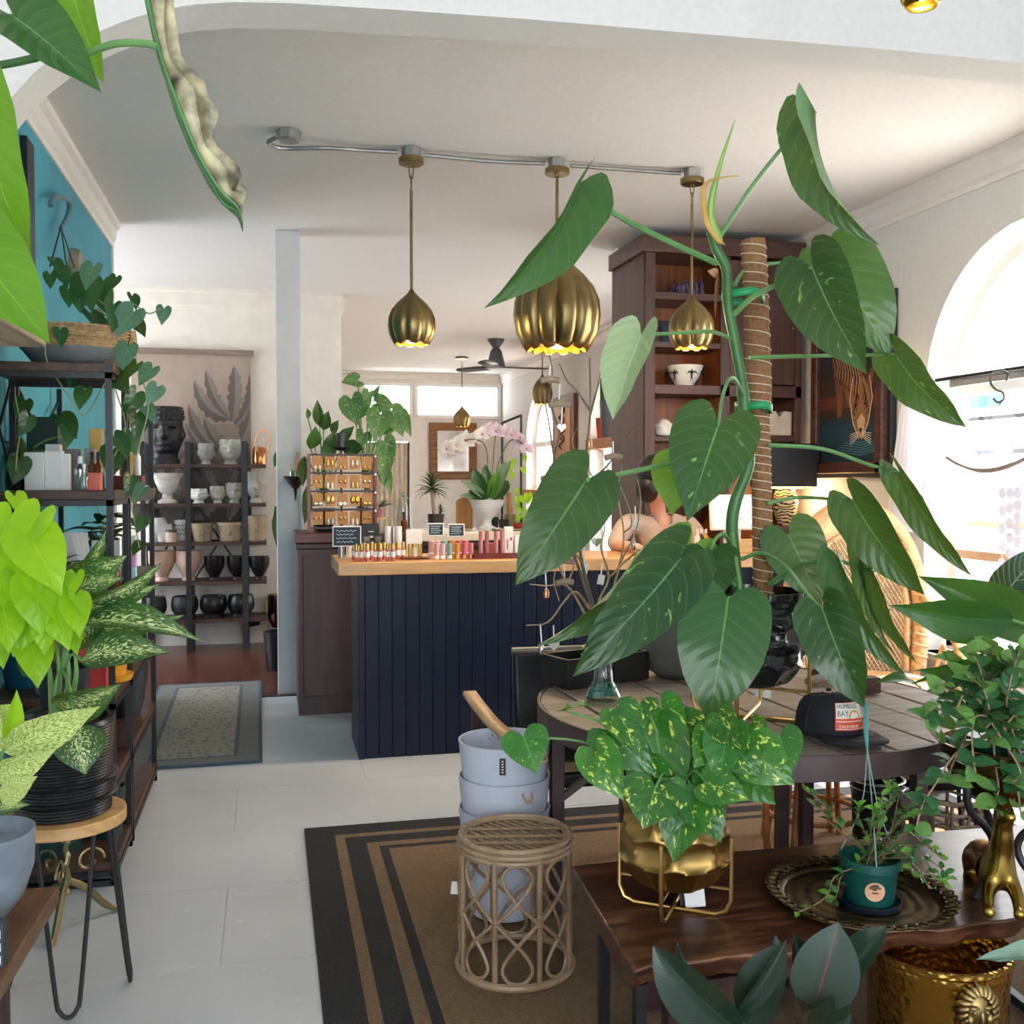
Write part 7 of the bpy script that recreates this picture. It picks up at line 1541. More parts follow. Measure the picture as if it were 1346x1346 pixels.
# glass vase with bare branches and hung trinkets
VD = 3.4; v0 = tz(793, 920); va = thing('glass_vase', 'clear glass bottle vase with teal swirled base holding bare branches', 'vase', (v0.x, v0.y, TZ1))
hv = .2; MB().lathe([(0, .0), (.045, .002), (.062, .016), (.05, .042), (.034, .066), (.03, .12), (.032, .16), (.04, hv), (.037, hv), (.028, .14), (.026, .08), (0, .07)], (v0.x, v0.y, TZ1), 24, close=True).build('vase_body', M_glass, va)
M_tealg = plain('teal_glass', '#2f8078', .08, var=.25, scale=25)
for k in range(7): a = k * .9; MB().tube([(v0.x + (.052 - .0025 * k + .005 * sin(3 * t + k)) * cos(a + t), v0.y + (.052 - .0025 * k + .005 * cos(t)) * sin(a + t), TZ1 + .012 + .006 * k + .006 * sin(t * 2 + k)) for t in [i * .35 for i in range(11)]], .006, 6).build('teal_swirl', M_tealg, va)
BR = thing('bare_branches', 'bare twisted branches standing in the glass vase on round table', 'branches', (v0.x, v0.y, TZ1 + .1)); M_twig = plain('pale_twig', '#a8916f', .8, var=.2, scale=25); M_twigd = plain('grey_twig', '#6b5d50', .8, var=.2, scale=25)
TW = [([(793, 870), (780, 800), (765, 740), (762, 700), (775, 660), (770, 610), (776, 540), (775, 470)], .007, 1), ([(776, 540), (757, 512), (745, 500), (735, 478)], .004, 1), ([(776, 545), (785, 510), (790, 485)], .004, 1), ([(793, 870), (775, 790), (752, 720), (740, 660), (728, 600), (722, 560), (715, 520)], .006, 1), ([(728, 600), (735, 570), (728, 545), (722, 520), (726, 490), (720, 455)], .004, 1),
      ([(793, 868), (800, 800), (815, 740), (820, 700), (812, 650), (818, 610)], .005, 0), ([(815, 740), (835, 700), (842, 660), (838, 630)], .004, 0), ([(793, 868), (770, 810), (745, 770), (720, 770), (696, 768)], .005, 0), ([(770, 640), (800, 610), (820, 580), (832, 560)], .004, 1), ([(745, 770), (735, 745), (722, 735)], .004, 0), ([(775, 800), (757, 778), (742, 790), (720, 818), (692, 822)], .005, 0),
      ([(765, 740), (740, 700), (742, 670), (728, 650)], .004, 0), ([(793, 868), (785, 800), (800, 760), (790, 720), (795, 690), (785, 640)], .005, 0), ([(800, 760), (825, 735), (850, 720), (870, 725)], .004, 0), ([(752, 720), (740, 730), (728, 760), (735, 790)], .004, 0), ([(785, 640), (775, 620), (762, 605), (752, 580), (760, 560)], .003, 0), ([(762, 700), (750, 690), (748, 650), (760, 630)], .003, 0), ([(812, 650), (800, 640), (796, 600), (770, 585)], .003, 0), ([(820, 700), (830, 690), (826, 665), (815, 640)], .003, 0), ([(745, 770), (755, 740), (748, 720), (757, 700)], .003, 0)]
for k, (pts, r_, dk) in enumerate(TW):
    n = len(pts); c = curve([PD(x, y, VD - .05 + .05 * sin(k * 1.7) * (i / n) - (.12 * i / n if k % 3 == 0 else 0)) for i, (x, y) in enumerate(pts)], 4); MB().tube(c, [r_ * (1 - .65 * i / len(c)) for i in range(len(c))], 6).build('branch', M_twigd if dk else M_twig, BR)
M_silv = metal('hammered_silver', '#cfcfcb', .22)
def trinket(name, label, px, py, kind, s=1., top=None, d=VD - .06):
    c = PD(px, py, d); t = thing(name, label, 'ornament', tuple(c), 'trinkets hung from the branches'); u = size(1, d)
    tp2 = PD(px + rng.uniform(-2, 2), top or py - 22 * s, d); MB().tube([c + Vector((0, 0, 6 * s * u)), tp2], .0022, 5).build('beaded_cord', M_card, t)
    if kind == 'heart':
        P_ = [((16 * sin(a) ** 3) / 17 * 8 * s * u, (13 * cos(a) - 5 * cos(2 * a) - 2 * cos(3 * a) - cos(4 * a)) / 17 * 8 * s * u) for a in [2 * pi * i / 28 for i in range(28)]]
        MB().prism(P_, -.004, .004, Matrix.Translation(c) @ Matrix.Rotation(pi / 2, 4, 'X')).build('heart_body', M_silv, t, smooth=50, bevel=.003)
    elif kind == 'drop': MB().lathe([(0, -10 * s * u), (4 * s * u, -4 * s * u), (4.2 * s * u, 2 * s * u), (2 * s * u, 8 * s * u), (0, 10 * s * u)], tuple(c), 14, close=True).build('drop_body', M_silv, t)
    elif kind == 'stick': MB().tube([c + Vector((-14 * s * u, 0, -2 * u)), c + Vector((0, .0, 1 * u)), c + Vector((15 * s * u, 0, -1 * u))], [4 * u, 4.5 * u, 4 * u], 9).build('driftwood_bar', M_drift, t)
    elif kind == 'card': MB().obox(c, (9 * s * u, .002, 13 * s * u), Matrix.Rotation(.2, 3, 'Y')).build('price_card', M_card, t, smooth=0)
    elif kind == 'lantern': MB().lathe([(0, -9 * s * u), (5 * s * u, -8 * s * u), (6 * s * u, 0), (4 * s * u, 7 * s * u), (0, 9 * s * u)], tuple(c), 12, close=True).build('lantern_body', metal('rose_copper', '#c98a64', .3), t)
for a in (('silver_heart', 'silver heart pendant hanging lowest of the branch trinkets', 728, 848, 'heart', 1, 822), ('silver_drop', 'silver teardrop hanging beside the lowest silver heart', 712, 853, 'drop', .9, 820), ('bronze_heart', 'small heart hung before the farthest arched window', 718, 605, 'heart', .8, 570), ('driftwood_bar', 'driftwood bar hung high by pendant lamp end', 722, 499, 'stick', .9, 480), ('driftwood_bar', 'driftwood bar hung in front of carved panel top', 735, 531, 'stick', 1, 505), ('driftwood_bar', 'driftwood bar hung left of the big drooping leaf', 722, 628, 'stick', .8, 600),
          ('driftwood_bar', 'driftwood bar hung level with counter slab edge', 740, 738, 'stick', 1, 700), ('driftwood_bar', 'driftwood bar hung below the counter slab', 742, 765, 'stick', .8, 740), ('price_card', 'white price card hung before the beige sweater elbow', 836, 690, 'card', 1, 665), ('silver_drop', 'silver teardrop hung beside the hand at counter', 833, 717, 'drop', .8, 700), ('price_card', 'white price card hung over the counter slab', 768, 748, 'card', 1.1, 720), ('silver_heart', 'silver heart hung behind narrow curled leaf', 784, 712, 'heart', .9, 690), ('price_card', 'white price card hung below slab by curled leaf', 790, 762, 'card', 1, 740),
          ('copper_lantern', 'tiny copper lantern hung above the drooping leaf lobe', 774, 583, 'lantern', .8, 560), ('copper_lantern', 'tiny copper lantern hung under the leaf stem', 803, 635, 'lantern', .7, 615), ('silver_heart', 'silver heart hung high over carved panel', 738, 562, 'heart', .8, 535), ('driftwood_bar', 'driftwood bar hung near hair of the person', 806, 600, 'stick', .8, 580), ('wood_bead', 'round driftwood bead hung left before navy boards', 718, 780, 'lantern', .7, 750)):
    trinket(*a)

# ============================================================ in front: stool, buckets, chair
q = PZ(677, 1268, RUGZ); rs_ = thing('rattan_stool', 'round grey-brown rattan stool with looped sides on the rug', 'stool', (q.x, q.y, RUGZ)); rR = size(72, 3.2); rH = .415; c0 = Vector((q.x, q.y, RUGZ))
M_rat = wood('rattan', '#6f5a46', '#a88d70', 'Z', 2, .45, .8); M_rat2 = wood('rattan_ring', '#77624c', '#ae9477', 'X', 1.5, .45, .8)
def rp(a, z, r=rR): return c0 + Vector((cos(a) * r, sin(a) * r, z))
for z, r_, k in ((rH - .008, rR * .97, .009), (rH - .024, rR * 1.0, .009), (rH - .04, rR * 1.0, .008), (.012, rR * 1.02, .012), (rH - .012, rR * .90, .006)): MB().tube([rp(2 * pi * i / 40, z, r_) for i in range(40)], k, 8, closed=True).build('ring', M_rat2, rs_)
NP_ = 8
for k in range(NP_):
    a = 2 * pi * k / NP_ + .2; MB().tube([rp(a, .01), rp(a, rH - .03)], .0085, 8).build('pole', M_rat, rs_)
    MB().tube([rp(a, rH * .45 + t * .004, rR + .001) + Vector((cos(a + t * 1.6) * .010, sin(a + t * 1.6) * .010, 0)) for t in range(10)], .0025, 5).build('binding', M_rat2, rs_)
    a2 = a + pi / NP_; w_ = pi / NP_ * .92; zc = rH * .47
    for z0, z1 in ((zc, rH - .045), (zc, .022)):
        pts = []; s_ = 1 if z1 > z0 else -1; L = abs(z1 - z0)
        for i in range(17):
            t = -1 + 2 * i / 16; e = abs(t); zz = z0 + s_ * L * (1 - e ** 2.2 * 1.0); ww = w_ * t * (1.0 if e > .9 else 1) * (1 - .35 * (1 - e)) if False else w_ * sin(t * pi * .78) * (1.0)
            pts.append(rp(a2 + (w_ * sin(t * pi * .72)) , zz, rR * 1.0))
        pts = [rp(a2 - w_ * 1.05, zc)] + [rp(a2 + w_ * x, z0 + s_ * L * zf) for x, zf in ((-.2, .28), (.45, .55), (.72, .78), (.45, .95), (0, 1.0), (-.45, .95), (-.72, .78), (-.45, .55), (.2, .28))] + [rp(a2 + w_ * 1.05, zc)]
        MB().tube(curve(pts, 4), .0055, 7).build('loop', M_rat, rs_)
for k in range(13):
    x = -rR * .84 + rR * 1.68 * k / 12; yy = sqrt(max(0, (rR * .88) ** 2 - x * x)); u = Vector((cos(.5), sin(.5), 0)); v = Vector((-u.y, u.x, 0)); MB().tube([c0 + u * x - v * yy + Vector((0, 0, rH - .02)), c0 + u * x + v * yy + Vector((0, 0, rH - .02))], .006, 6).build('slat', M_rat2, rs_)
for x in (-.075, -.02, .05): yy = sqrt((rR * .88) ** 2 - x * x); u = Vector((sin(.2), cos(.2), 0)); v = Vector((u.y, -u.x, 0)); MB().tube([c0 + u * x - v * yy + Vector((0, 0, rH - .010)), c0 + u * x + v * yy + Vector((0, 0, rH - .010))], .005, 6).build('cross_slat', M_rat, rs_)
b0 = PZ(663, 1198, RUGZ); BD = b0.dot(Vector((sin(YAW), cos(YAW), 0))); bR = size(61, BD); M_bkt = plain('pale_blue_white_enamel', '#c3cbdb', .5, var=.02)
hs = [(PD(665, yt, BD).z) for yt in (1062, 1020, 973)]
tops = [hs[0] - RUGZ - .0, 0, 0]
for k, (lb, zt) in enumerate((('lowest white bucket of the stack behind the rattan stool', hs[0]), ('middle white bucket of the stack behind the rattan stool', hs[1]), ('top white bucket of the stack with a black tag', hs[2]))):
    hB = .36; zb = zt - hB; t = thing('white_bucket', lb, 'bucket', (b0.x, b0.y, max(zb, RUGZ)), 'stacked pale buckets'); tilt = .0
    r0, r1 = bR * .74, bR * (1.0 + .0 * k); z0 = max(zb, RUGZ)
    MB().lathe([(0, 0), (r0, 0), (r1, zt - z0), (r1 * .965, zt - z0), (r0 * .93, .02 if k == 0 else (zt - z0) * .05), (0, .02 if k == 0 else (zt - z0) * .05)], (b0.x, b0.y, z0), 44, close=True).build('bucket_body', M_bkt, t, smooth=50)
    for a in ((-100 + 25 * k, ) + (20 + 10 * k,)):
        p = Vector((b0.x + cos(radians(a)) * (r1 + .002), b0.y + sin(radians(a)) * (r1 + .002), zt - .03)); tn = Vector((-sin(radians(a)), cos(radians(a)), 0)); MB().tube(curve([p - tn * .018 + Vector((0, 0, .005)), p - tn * .01 + Vector((cos(radians(a)) * .012, sin(radians(a)) * .012, -.02)), p + tn * .01 + Vector((cos(radians(a)) * .012, sin(radians(a)) * .012, -.02)), p + tn * .018 + Vector((0, 0, .005))], 4), .004, 6).build('rope_handle', M_rope, t)
    if k == 2:
        a = -105; u = Vector((cos(radians(a)), sin(radians(a)), 0)); tn = Vector((-u.y, u.x, 0)); MB().obox(Vector((b0.x, b0.y, zt - .055)) + u * (r1 * .965 + .004), (.02, .003, .055), Matrix((tn, u, Vector((0, 0, 1)))).transposed()).build('black_tag', M_black, t, smooth=0)
        for i in range(5): MB().obox(Vector((b0.x, b0.y, zt - .037 - i * .009)) + u * (r1 * .965 + .0062), (.006, .001, .004), Matrix((tn, u, Vector((0, 0, 1)))).transposed()).build('tag_print', M_card, t, smooth=0)
        pr_ = MB()
        for i in range(9):
            aa = radians(70 + i * 4); pr_.obox((b0.x + cos(aa) * r1 * .95, b0.y + sin(aa) * r1 * .95, zt - .025 - .012 * (i % 3)), (.007, .003, .007), Matrix.Rotation(aa, 3, 'Z'))
        pr_.build('inner_print', M_black, t, smooth=0)['kind'] = 'stuff'
q = PD(600, 1167, 3.25); tag(MB().obox((0, 0, 0), (.035, .002, .04), Matrix.Rotation(.1, 3, 'Y')).build('price_tag', M_card, smooth=0), 'white paper price tag hanging at left of the rattan stool', 'tag').location = q
# black leather chair with wooden arms
ch = PD(735, 960, 3.85); ch.z = RUGZ; chy = ch.y + .15
CH = thing('black_armchair', 'black leather armchair with pale wood arms behind the buckets', 'chair', (ch.x, chy, RUGZ)); M_lea = plain('black_leather', '#101114', .4, bump=.2, bscale=80)
zt = PD(720, 868, 3.9).z; x0, x1 = PD(690, 900, 3.9).x, PD(690, 900, 3.9).x + .52
MB().obox(((x0 + x1) / 2, chy + .12, (zt + .38) / 2), (x1 - x0, .05, zt - .38), Matrix.Rotation(-.12, 3, 'X')).build('backrest', M_lea, CH, bevel=.015)
MB().tube([(x0, chy + .155, zt), (x1, chy + .155, zt)], .014, 8).build('top_rail', plain('grey_edge', '#77746e', .4), CH)
MB().box((x0, chy - .36, .40), (x1, chy + .1, .46)).build('seat', M_lea, CH, bevel=.015)
M_arm = wood('pale_arm_wood', '#b98d62', '#dcb88c', 'Y', 1, .4)
pa, pb_, pc_ = PD(630, 930, 3.75), PD(645, 945, 3.65), PD(677, 968, 3.5); za = .63
for dx in (0, x1 - x0 + .08):
    pts = [Vector((pa.x + dx * 1.0, chy + .02, za + .06)), Vector((pa.x + dx + .005, chy - .12, za + .045)), Vector((pa.x + dx + .03, chy - .26, za + .01)), Vector((pa.x + dx + .06, chy - .40, za - .01))]
    c = curve(pts, 5); A = [p + Vector((-.025, 0, 0)) for p in c]; B = [p + Vector((.025, 0, 0)) for p in c]; MB().strip(A, B).build('arm', M_arm, CH, mods=[('SOLIDIFY', dict(thickness=.018))])
    for yy, zz in ((chy + .0, za + .04), (chy - .20, za + .0)): MB().bar((pa.x + dx + .02, yy, RUGZ), (pa.x + dx + .02, yy, zz), .028).build('leg', wood('dark_leg', '#2c1c16', '#4a3226', 'Z'), CH)
# gold planter's tag and table sticker
q = PZ(925, 1205, BZc); q.y += .06; t = thing('price_card', 'white price card under the gold planter stand', 'tag', (q.x, q.y, BZc)); MB().obox((q.x, q.y, BZc + .035), (.055, .003, .065), Matrix.Rotation(-.3, 3, 'X')).build('card_face', M_card, t, smooth=0); MB().obox((q.x, q.y + .012, BZc + .022), (.07, .003, .04), Matrix.Rotation(-.3, 3, 'X')).build('card_back', M_char, t, smooth=0)
q = tz(1008, 920); q.y += .03; t = thing('price_card', 'white folded price card with green dot under the black planter', 'tag', (q.x, q.y, TZ1)); MB().obox((q.x, q.y, TZ1 + .03), (.06, .002, .055), Matrix.Rotation(-.35, 3, 'X') @ Matrix.Rotation(.15, 3, 'Y')).build('card_face', M_card, t, smooth=0)
MB().lathe([(0, 0), (.010, 0), (.010, .001), (0, .001)], (0, 0, 0), 18, close=True).build('green_dot', plain('green_sticker', '#35b352', .5), t, local=True); o = t.children[-1] if t.children[-1].name.startswith('green') else t.children[0]; o.location = (-.006, -.003, .032); o.rotation_euler = (pi / 2 - .35, 0, 0)

# ============================================================ tray, green pot, brass animal, lion pot on and under the bench
q = PZ(1130, 1183, BZc); TD = q.dot(Vector((sin(YAW), cos(YAW), 0))); tR = size(119, TD); ty_ = thing('brass_tray', 'round engraved brass tray with looped rim on the live-edge table', 'tray', (q.x, q.y, BZc))
def mat_tray():
    q_ = NT('engraved_brass'); v = q_.coord(); vo = q_.n('ShaderNodeTexVoronoi'); vo.inputs['Scale'].default_value = 26; q_.t.links.new(v, vo.inputs[0]); wv = q_.n('ShaderNodeTexWave'); wv.wave_type = 'RINGS'; wv.rings_direction = 'Z'; wv.inputs['Scale'].default_value = 9; wv.inputs['Distortion'].default_value = 4; q_.t.links.new(v, wv.inputs[0])
    m = q_.math('ADD', q_.math('MULTIPLY', vo.outputs[0], .6), q_.math('MULTIPLY', wv.outputs[1], .5)); q_.set(q_.ramp(m, [(.2, lin('#4c4230')), (.7, lin('#8c7c5a'))]), .38, 1.); q_.bump(m, .5, .004); return q_.m
M_tray = mat_tray(); MB().lathe([(0, .001), (tR * .80, .001), (tR * .84, .012), (tR * .97, .02), (tR, .022), (tR, .018), (tR * .83, .006), (0, 0)], (q.x, q.y, BZc + .001), 60, close=True).build('tray_body', M_tray, ty_)
for k in range(44):
    a = 2 * pi * k / 44; u = Vector((cos(a), sin(a), 0)); v = Vector((-u.y, u.x, 0)); c = Vector((q.x, q.y, BZc + .024)) + u * tR * .955; MB().tube([c + u * .014 * cos(t) * 1.2 + v * .0135 * sin(t) + Vector((0, 0, .003 * cos(t))) for t in [2 * pi * i / 9 for i in range(9)]], .0028, 5, closed=True).build('rim_loop', M_tray, ty_)
g = PZ(1143, 1190, BZc); g.z = BZc + .006; gp2 = thing('green_pot', 'dark green plastic hanging pot with a peach round label on the brass tray', 'pot', tuple(g)); gd = g.dot(Vector((sin(YAW), cos(YAW), 0))); gr = size(40, gd); gh = size(64, gd)
MB().lathe([(0, .01), (gr * .76, .01), (gr * .9, gh * .8), (gr, gh * .82), (gr * 1.0, gh), (gr * .93, gh), (gr * .88, gh * .85), (0, gh * .83)], tuple(g), 36, close=True).build('pot_body', plain('green_plastic', '#0f4a44', .35), gp2)
MB().lathe([(0, 0), (gr * 1.0, 0), (gr * 1.04, .016), (gr * .98, .016), (gr * .9, .005), (0, .005)], tuple(g), 36, close=True).build('saucer', plain('dark_saucer', '#10202c', .35), gp2)
ld = (Vector((CAM.x, CAM.y, 0)) - Vector((g.x, g.y, 0))).normalized(); la = atan2(ld.y, ld.x) + .2
n = 26; ring = [(size(13, gd) * cos(2 * pi * i / n), size(13, gd) * sin(2 * pi * i / n)) for i in range(n)]
def onpot(x, z): rr = gr * (.76 + .14 * (z / (gh * .8))) + .0015; a = la + x / rr; return (g.x + rr * cos(a), g.y + rr * sin(a), g.z + .0 + z)
MB().add([onpot(x, gh * .44 + y) for x, y in ring], [tuple(range(n))]).build('round_label', plain('peach_label', '#dfa988', .6), gp2, smooth=0)
for k, (z, wd, ht) in enumerate(((.5, 15, 3), (.40, 8, 2.4), (.58, 4, 1.5))):
    MB().add([onpot(x, gh * z + y) for x, y in [(-size(wd, gd) / 2, 0), (size(wd, gd) / 2, 0), (size(wd, gd) / 2, size(ht, gd)), (-size(wd, gd) / 2, size(ht, gd))]], [(0, 1, 2, 3)]).build('label_print', plain('label_print', '#7c5340', .6), gp2, smooth=0).location = (ld.x * .001, ld.y * .001, 0)
M_gwire = plain('pale_green_wire', '#7d9a92', .5); hookp = PD(1140, 985, gd + .1)
for a in (la, la + 2.1, la - 2.1): MB().tube(curve([(g.x + gr * cos(a), g.y + gr * sin(a), g.z + gh * .98), Vector((g.x + gr * .3 * cos(a), g.y + gr * .3 * sin(a), (g.z + gh + hookp.z) / 2)), hookp], 4), .0018, 5).build('hanger_wire', M_gwire, gp2)
MB().tube([hookp, PD(1138, 955, gd + .12), PD(1139, 925, gd + .15)], [.003, .008, .006], 6).build('hanger_hook', plain('teal_hook', '#4f8f8c', .4), gp2)
M_tiny = leafmat('tiny_leaf', '#3f7f3c', '#1f5228', '#79b05c', .25, .25, 4, .05); M_tinyl = leafmat('tiny_light_leaf', '#79b53c', '#4f8f30', '#a8d46a', .3, .3, 4, .05)
def spray(root, path, n, L, w_, m1, m2, shape='round', r_=.002, stem=None, jit=.5, lim=None):
    c = curve(path, 6); MB().tube(c, r_, 5).build('stem', stem or M_twig, root)
    for i in range(n):
        t = (i + .6) / n; p = c[min(len(c) - 1, int(t * len(c)))]; k = min(len(c) - 2, int(t * len(c))); d = (c[k + 1] - c[k]).normalized(); s = d.cross(Vector((0, 0, 1)))
        s = s.normalized() if s.length > .01 else Vector((1, 0, 0)); o = (s * (1 if i % 2 else -1) + d * .5 + Vector((rng.uniform(-jit, jit), rng.uniform(-jit, jit), rng.uniform(-.2, .7)))).normalized()
        leaf(root, leafmesh(shape, m2 if t > .86 or rng.random() < .12 else m1, .1, .18, 0, 5, 1), p, p + o * L * rng.uniform(.75, 1.2), w_ * rng.uniform(.8, 1.15), Vector((0, -.4, 1)) + Vector((rng.uniform(-.6, .6), rng.uniform(-.6, .2), 0)))
GV = thing('lipstick_vine', 'small-leaved trailing vine in the green plastic pot', 'plant', (g.x, g.y, g.z + gh * .8)); gs = Vector((g.x, g.y, g.z + gh * .85))
for px in ([(1130, 1120), (1100, 1080), (1080, 1055), (1055, 1035)], [(1125, 1125), (1095, 1085), (1085, 1070), (1062, 1052)], [(1150, 1120), (1160, 1080), (1170, 1050), (1168, 1030)], [(1155, 1120), (1180, 1085), (1195, 1060), (1205, 1040)], [(1145, 1120), (1145, 1085), (1150, 1060)], [(1140, 1120), (1130, 1080), (1128, 1060)], [(1160, 1125), (1190, 1110), (1215, 1130), (1235, 1160)], [(1165, 1125), (1200, 1120), (1235, 1140), (1250, 1155)], [(1160, 1130), (1185, 1120), (1205, 1140), (1222, 1168)], [(1160, 1120), (1190, 1095), (1215, 1110), (1240, 1130)], [(1120, 1140), (1100, 1150), (1085, 1180), (1048, 1200)], [(1118, 1142), (1108, 1150), (1100, 1175), (1092, 1190)], [(1150, 1125), (1165, 1100), (1185, 1075), (1200, 1072)], [(1155, 1125), (1170, 1095), (1180, 1050), (1175, 1036)], [(1148, 1120), (1152, 1100), (1155, 1075), (1160, 1045)], [(1162, 1130), (1200, 1130), (1225, 1150), (1245, 1168)], [(1150, 1125), (1175, 1110), (1190, 1120), (1200, 1150)], [(1160, 1120), (1180, 1100), (1205, 1098), (1225, 1115)]):
    dd = gd + rng.uniform(-.06, .08); spray(GV, [gs + Vector((rng.uniform(-.03, .03), rng.uniform(-.03, .03), 0))] + [PD(x, y, dd - .02 * i) for i, (x, y) in enumerate(px[1:])], 13, .026, .016, M_tiny, M_tinyl, stem=plain('brown_stem', '#7a5f48', .7))
# brass animal resting with its head raised: one continuous cast body
an_ = PZ(1318, 1195, BZc); AD = an_.dot(Vector((sin(YAW), cos(YAW), 0))); A0 = Vector((an_.x, an_.y, BZc)); AN = thing('brass_deer', 'cast brass deer lying with head raised on the live-edge table', 'figurine', tuple(A0))
u_ = size(1, AD)
def ap(px, py, dy=0): return PD(px, py, AD + dy)
def skinned(name, m, parent, chains, sub=2, smooth=True):
    """one continuous surface grown round connected joints; chains share joints by position"""
    vs, es, rs = [], [], []; idx = {}
    def vid(p, r):
        k = tuple(round(x, 4) for x in p)
        if k not in idx: idx[k] = len(vs); vs.append(Vector(p)); rs.append(r)
        return idx[k]
    for ch_ in chains:
        ids = [vid(p, r) for p, r in ch_]
        es += [(a, b) for a, b in zip(ids, ids[1:]) if a != b]
    me = bpy.data.meshes.new('tmp'); me.from_pydata(vs, es, []); o = bpy.data.objects.new('tmp', me); COL.objects.link(o)
    sk = o.modifiers.new('skin', 'SKIN'); sk.use_smooth_shade = True; sk.branch_smoothing = .6
    for i, r in enumerate(rs):
        d = me.skin_vertices[0].data[i]; d.radius = (r, r) if not isinstance(r, tuple) else r; d.use_root = (i == 0)
    sb = o.modifiers.new('sub', 'SUBSURF'); sb.levels = sub; sb.render_levels = sub
    bpy.context.view_layer.update(); dg = bpy.context.evaluated_depsgraph_get(); m2 = bpy.data.meshes.new_from_object(o.evaluated_get(dg)); bpy.data.objects.remove(o)
    m2.materials.clear(); m2.materials.append(m)
    if parent: m2.transform(Matrix.Translation(-origin(parent)))
    m2.shade_smooth(); r_ = bpy.data.objects.new(name, m2); COL.objects.link(r_); r_.parent = parent; return r_
M_abr = metal('cast_brass', '#a88a45', .24, .2)
ch0 = ap(1312, 1150, 0.02); bd1 = ap(1300, 1130, .10); bd2 = ap(1290, 1118, .20); rump = ap(1285, 1125, .27)
nk1 = ap(1318, 1115, .0); nk2 = ap(1318, 1085, -.01); hd = ap(1318, 1066, -.02); sn1 = ap(1326, 1072, -.05); sn2 = ap(1332, 1078, -.07)
skinned('deer_body', M_abr, AN, [[(bd1, .052), (bd2, .060), (rump, .050)], [(bd1, .052), (ch0, .046), (nk1, .034), (nk2, .025), (hd, .028), (sn1, .020), (sn2, .013)],
    [(ch0, .046), (ap(1300, 1165, -.0), .022), (ap(1298, 1180, -.04), .016), (ap(1300, 1196, -.07), .014), (ap(1300, 1201, -.10), .015)], [(ch0, .046), (ap(1332, 1162, -.01), .022), (ap(1338, 1182, -.05), .016), (ap(1340, 1198, -.08), .014), (ap(1340, 1205, -.11), .015)],
    [(rump, .05), (ap(1275, 1150, .24), .028), (ap(1282, 1170, .18), .018), (ap(1280, 1182, .12), .013)], [(rump, .05), (ap(1310, 1150, .28), .028), (ap(1318, 1168, .22), .018), (ap(1322, 1178, .16), .013)], [(hd, .028), (ap(1308, 1058, -.0), .008), (ap(1302, 1050, .01), .004)], [(hd, .028), (ap(1328, 1056, -.0), .008), (ap(1334, 1048, .01), .004)]], 2)
M_abd = plain('dark_eye', '#15110c', .2)
for p in (ap(1322, 1064, -.045), ap(1313, 1065, -.045)): MB().blob(p, .004, 8, 6).build('eye', M_abd, AN)
# hammered brass lion pot
lp = PZ(1228, 1300, .30); LD = 2.36; lp = PD(1232, 1262, 2.58); LPX, LPY = lp.x, lp.y; lt = .325; lR = .172
LPt = thing('lion_planter', 'hammered brass planter with a lion mask under the live-edge table', 'planter', (LPX, LPY, RUGZ)); M_ham = None
def mat_ham():
    q_ = NT('hammered_brass'); v = q_.coord(); vo = q_.n('ShaderNodeTexVoronoi'); vo.inputs['Scale'].default_value = 55; q_.t.links.new(v, vo.inputs[0]); q_.set(lin('#dcb85e'), .2, 1.); q_.bump(vo.outputs[0], .5, .006); return q_.m
M_ham = mat_ham(); MB().lathe([(0, 0), (lR * .93, 0), (lR * .96, .02), (lR * .97, lt * .80), (lR * .985, lt * .82), (lR * .98, lt * .86), (lR * 1.0, lt * .88), (lR * 1.0, lt * .94), (lR * 1.03, lt * .96), (lR * 1.03, lt), (lR * .97, lt), (lR * .93, lt * .8), (lR * .9, .02), (0, .02)], (LPX, LPY, RUGZ), 56, close=True).build('pot_body', M_ham, LPt, smooth=35)
la2 = atan2(-LPY, -LPX) + .52; u = Vector((cos(la2), sin(la2), 0)); v = Vector((-u.y, u.x, 0)); LC = Vector((LPX, LPY, RUGZ + lt * .74)) + u * lR * .98; ML = Matrix((v, u, Vector((0, 0, 1)))).transposed()
lm = MB(); lq = lambda x, y, z: LC + v * x + u * y + Vector((0, 0, z))
lm.blob(LC, (.036, .030, .050), 24, 18, ML).blob(lq(0, .026, -.012), (.008, .012, .026), 10, 8, ML).blob(lq(0, .034, -.030), (.012, .008, .008), 10, 8, ML)
for s in (-1, 1): lm.blob(lq(s * .012, .028, -.038), (.014, .012, .011), 12, 8, ML).blob(lq(s * .017, .022, .016), (.014, .010, .006), 10, 8, ML).blob(lq(s * .016, .024, .004), .0055, 8, 6).blob(lq(s * .034, .006, .034), (.010, .008, .012), 10, 8, ML).blob(lq(s * .024, .016, -.016), (.012, .014, .018), 10, 8, ML)
for i in range(22):
    a = 2 * pi * i / 22; r0, r1 = .034, .058 + .006 * (i % 2); lm.tube([lq(r0 * .9 * cos(a), .018, r0 * 1.3 * sin(a)), lq(.045 * cos(a + .12), .016, .058 * sin(a + .12)), lq(r1 * .9 * cos(a + .25), .004, r1 * 1.12 * sin(a + .25))], [.009, .009, .003], 6)
lm.build('lion_mask', M_brass, LPt, smooth=80)
MB().tube([LC + u * .03 + v * .03 * cos(t) + Vector((0, 0, -.065 + .03 * sin(t))) for t in [2 * pi * i / 20 for i in range(20)]], .005, 8, closed=True).build('ring_handle', M_brassb, LPt)
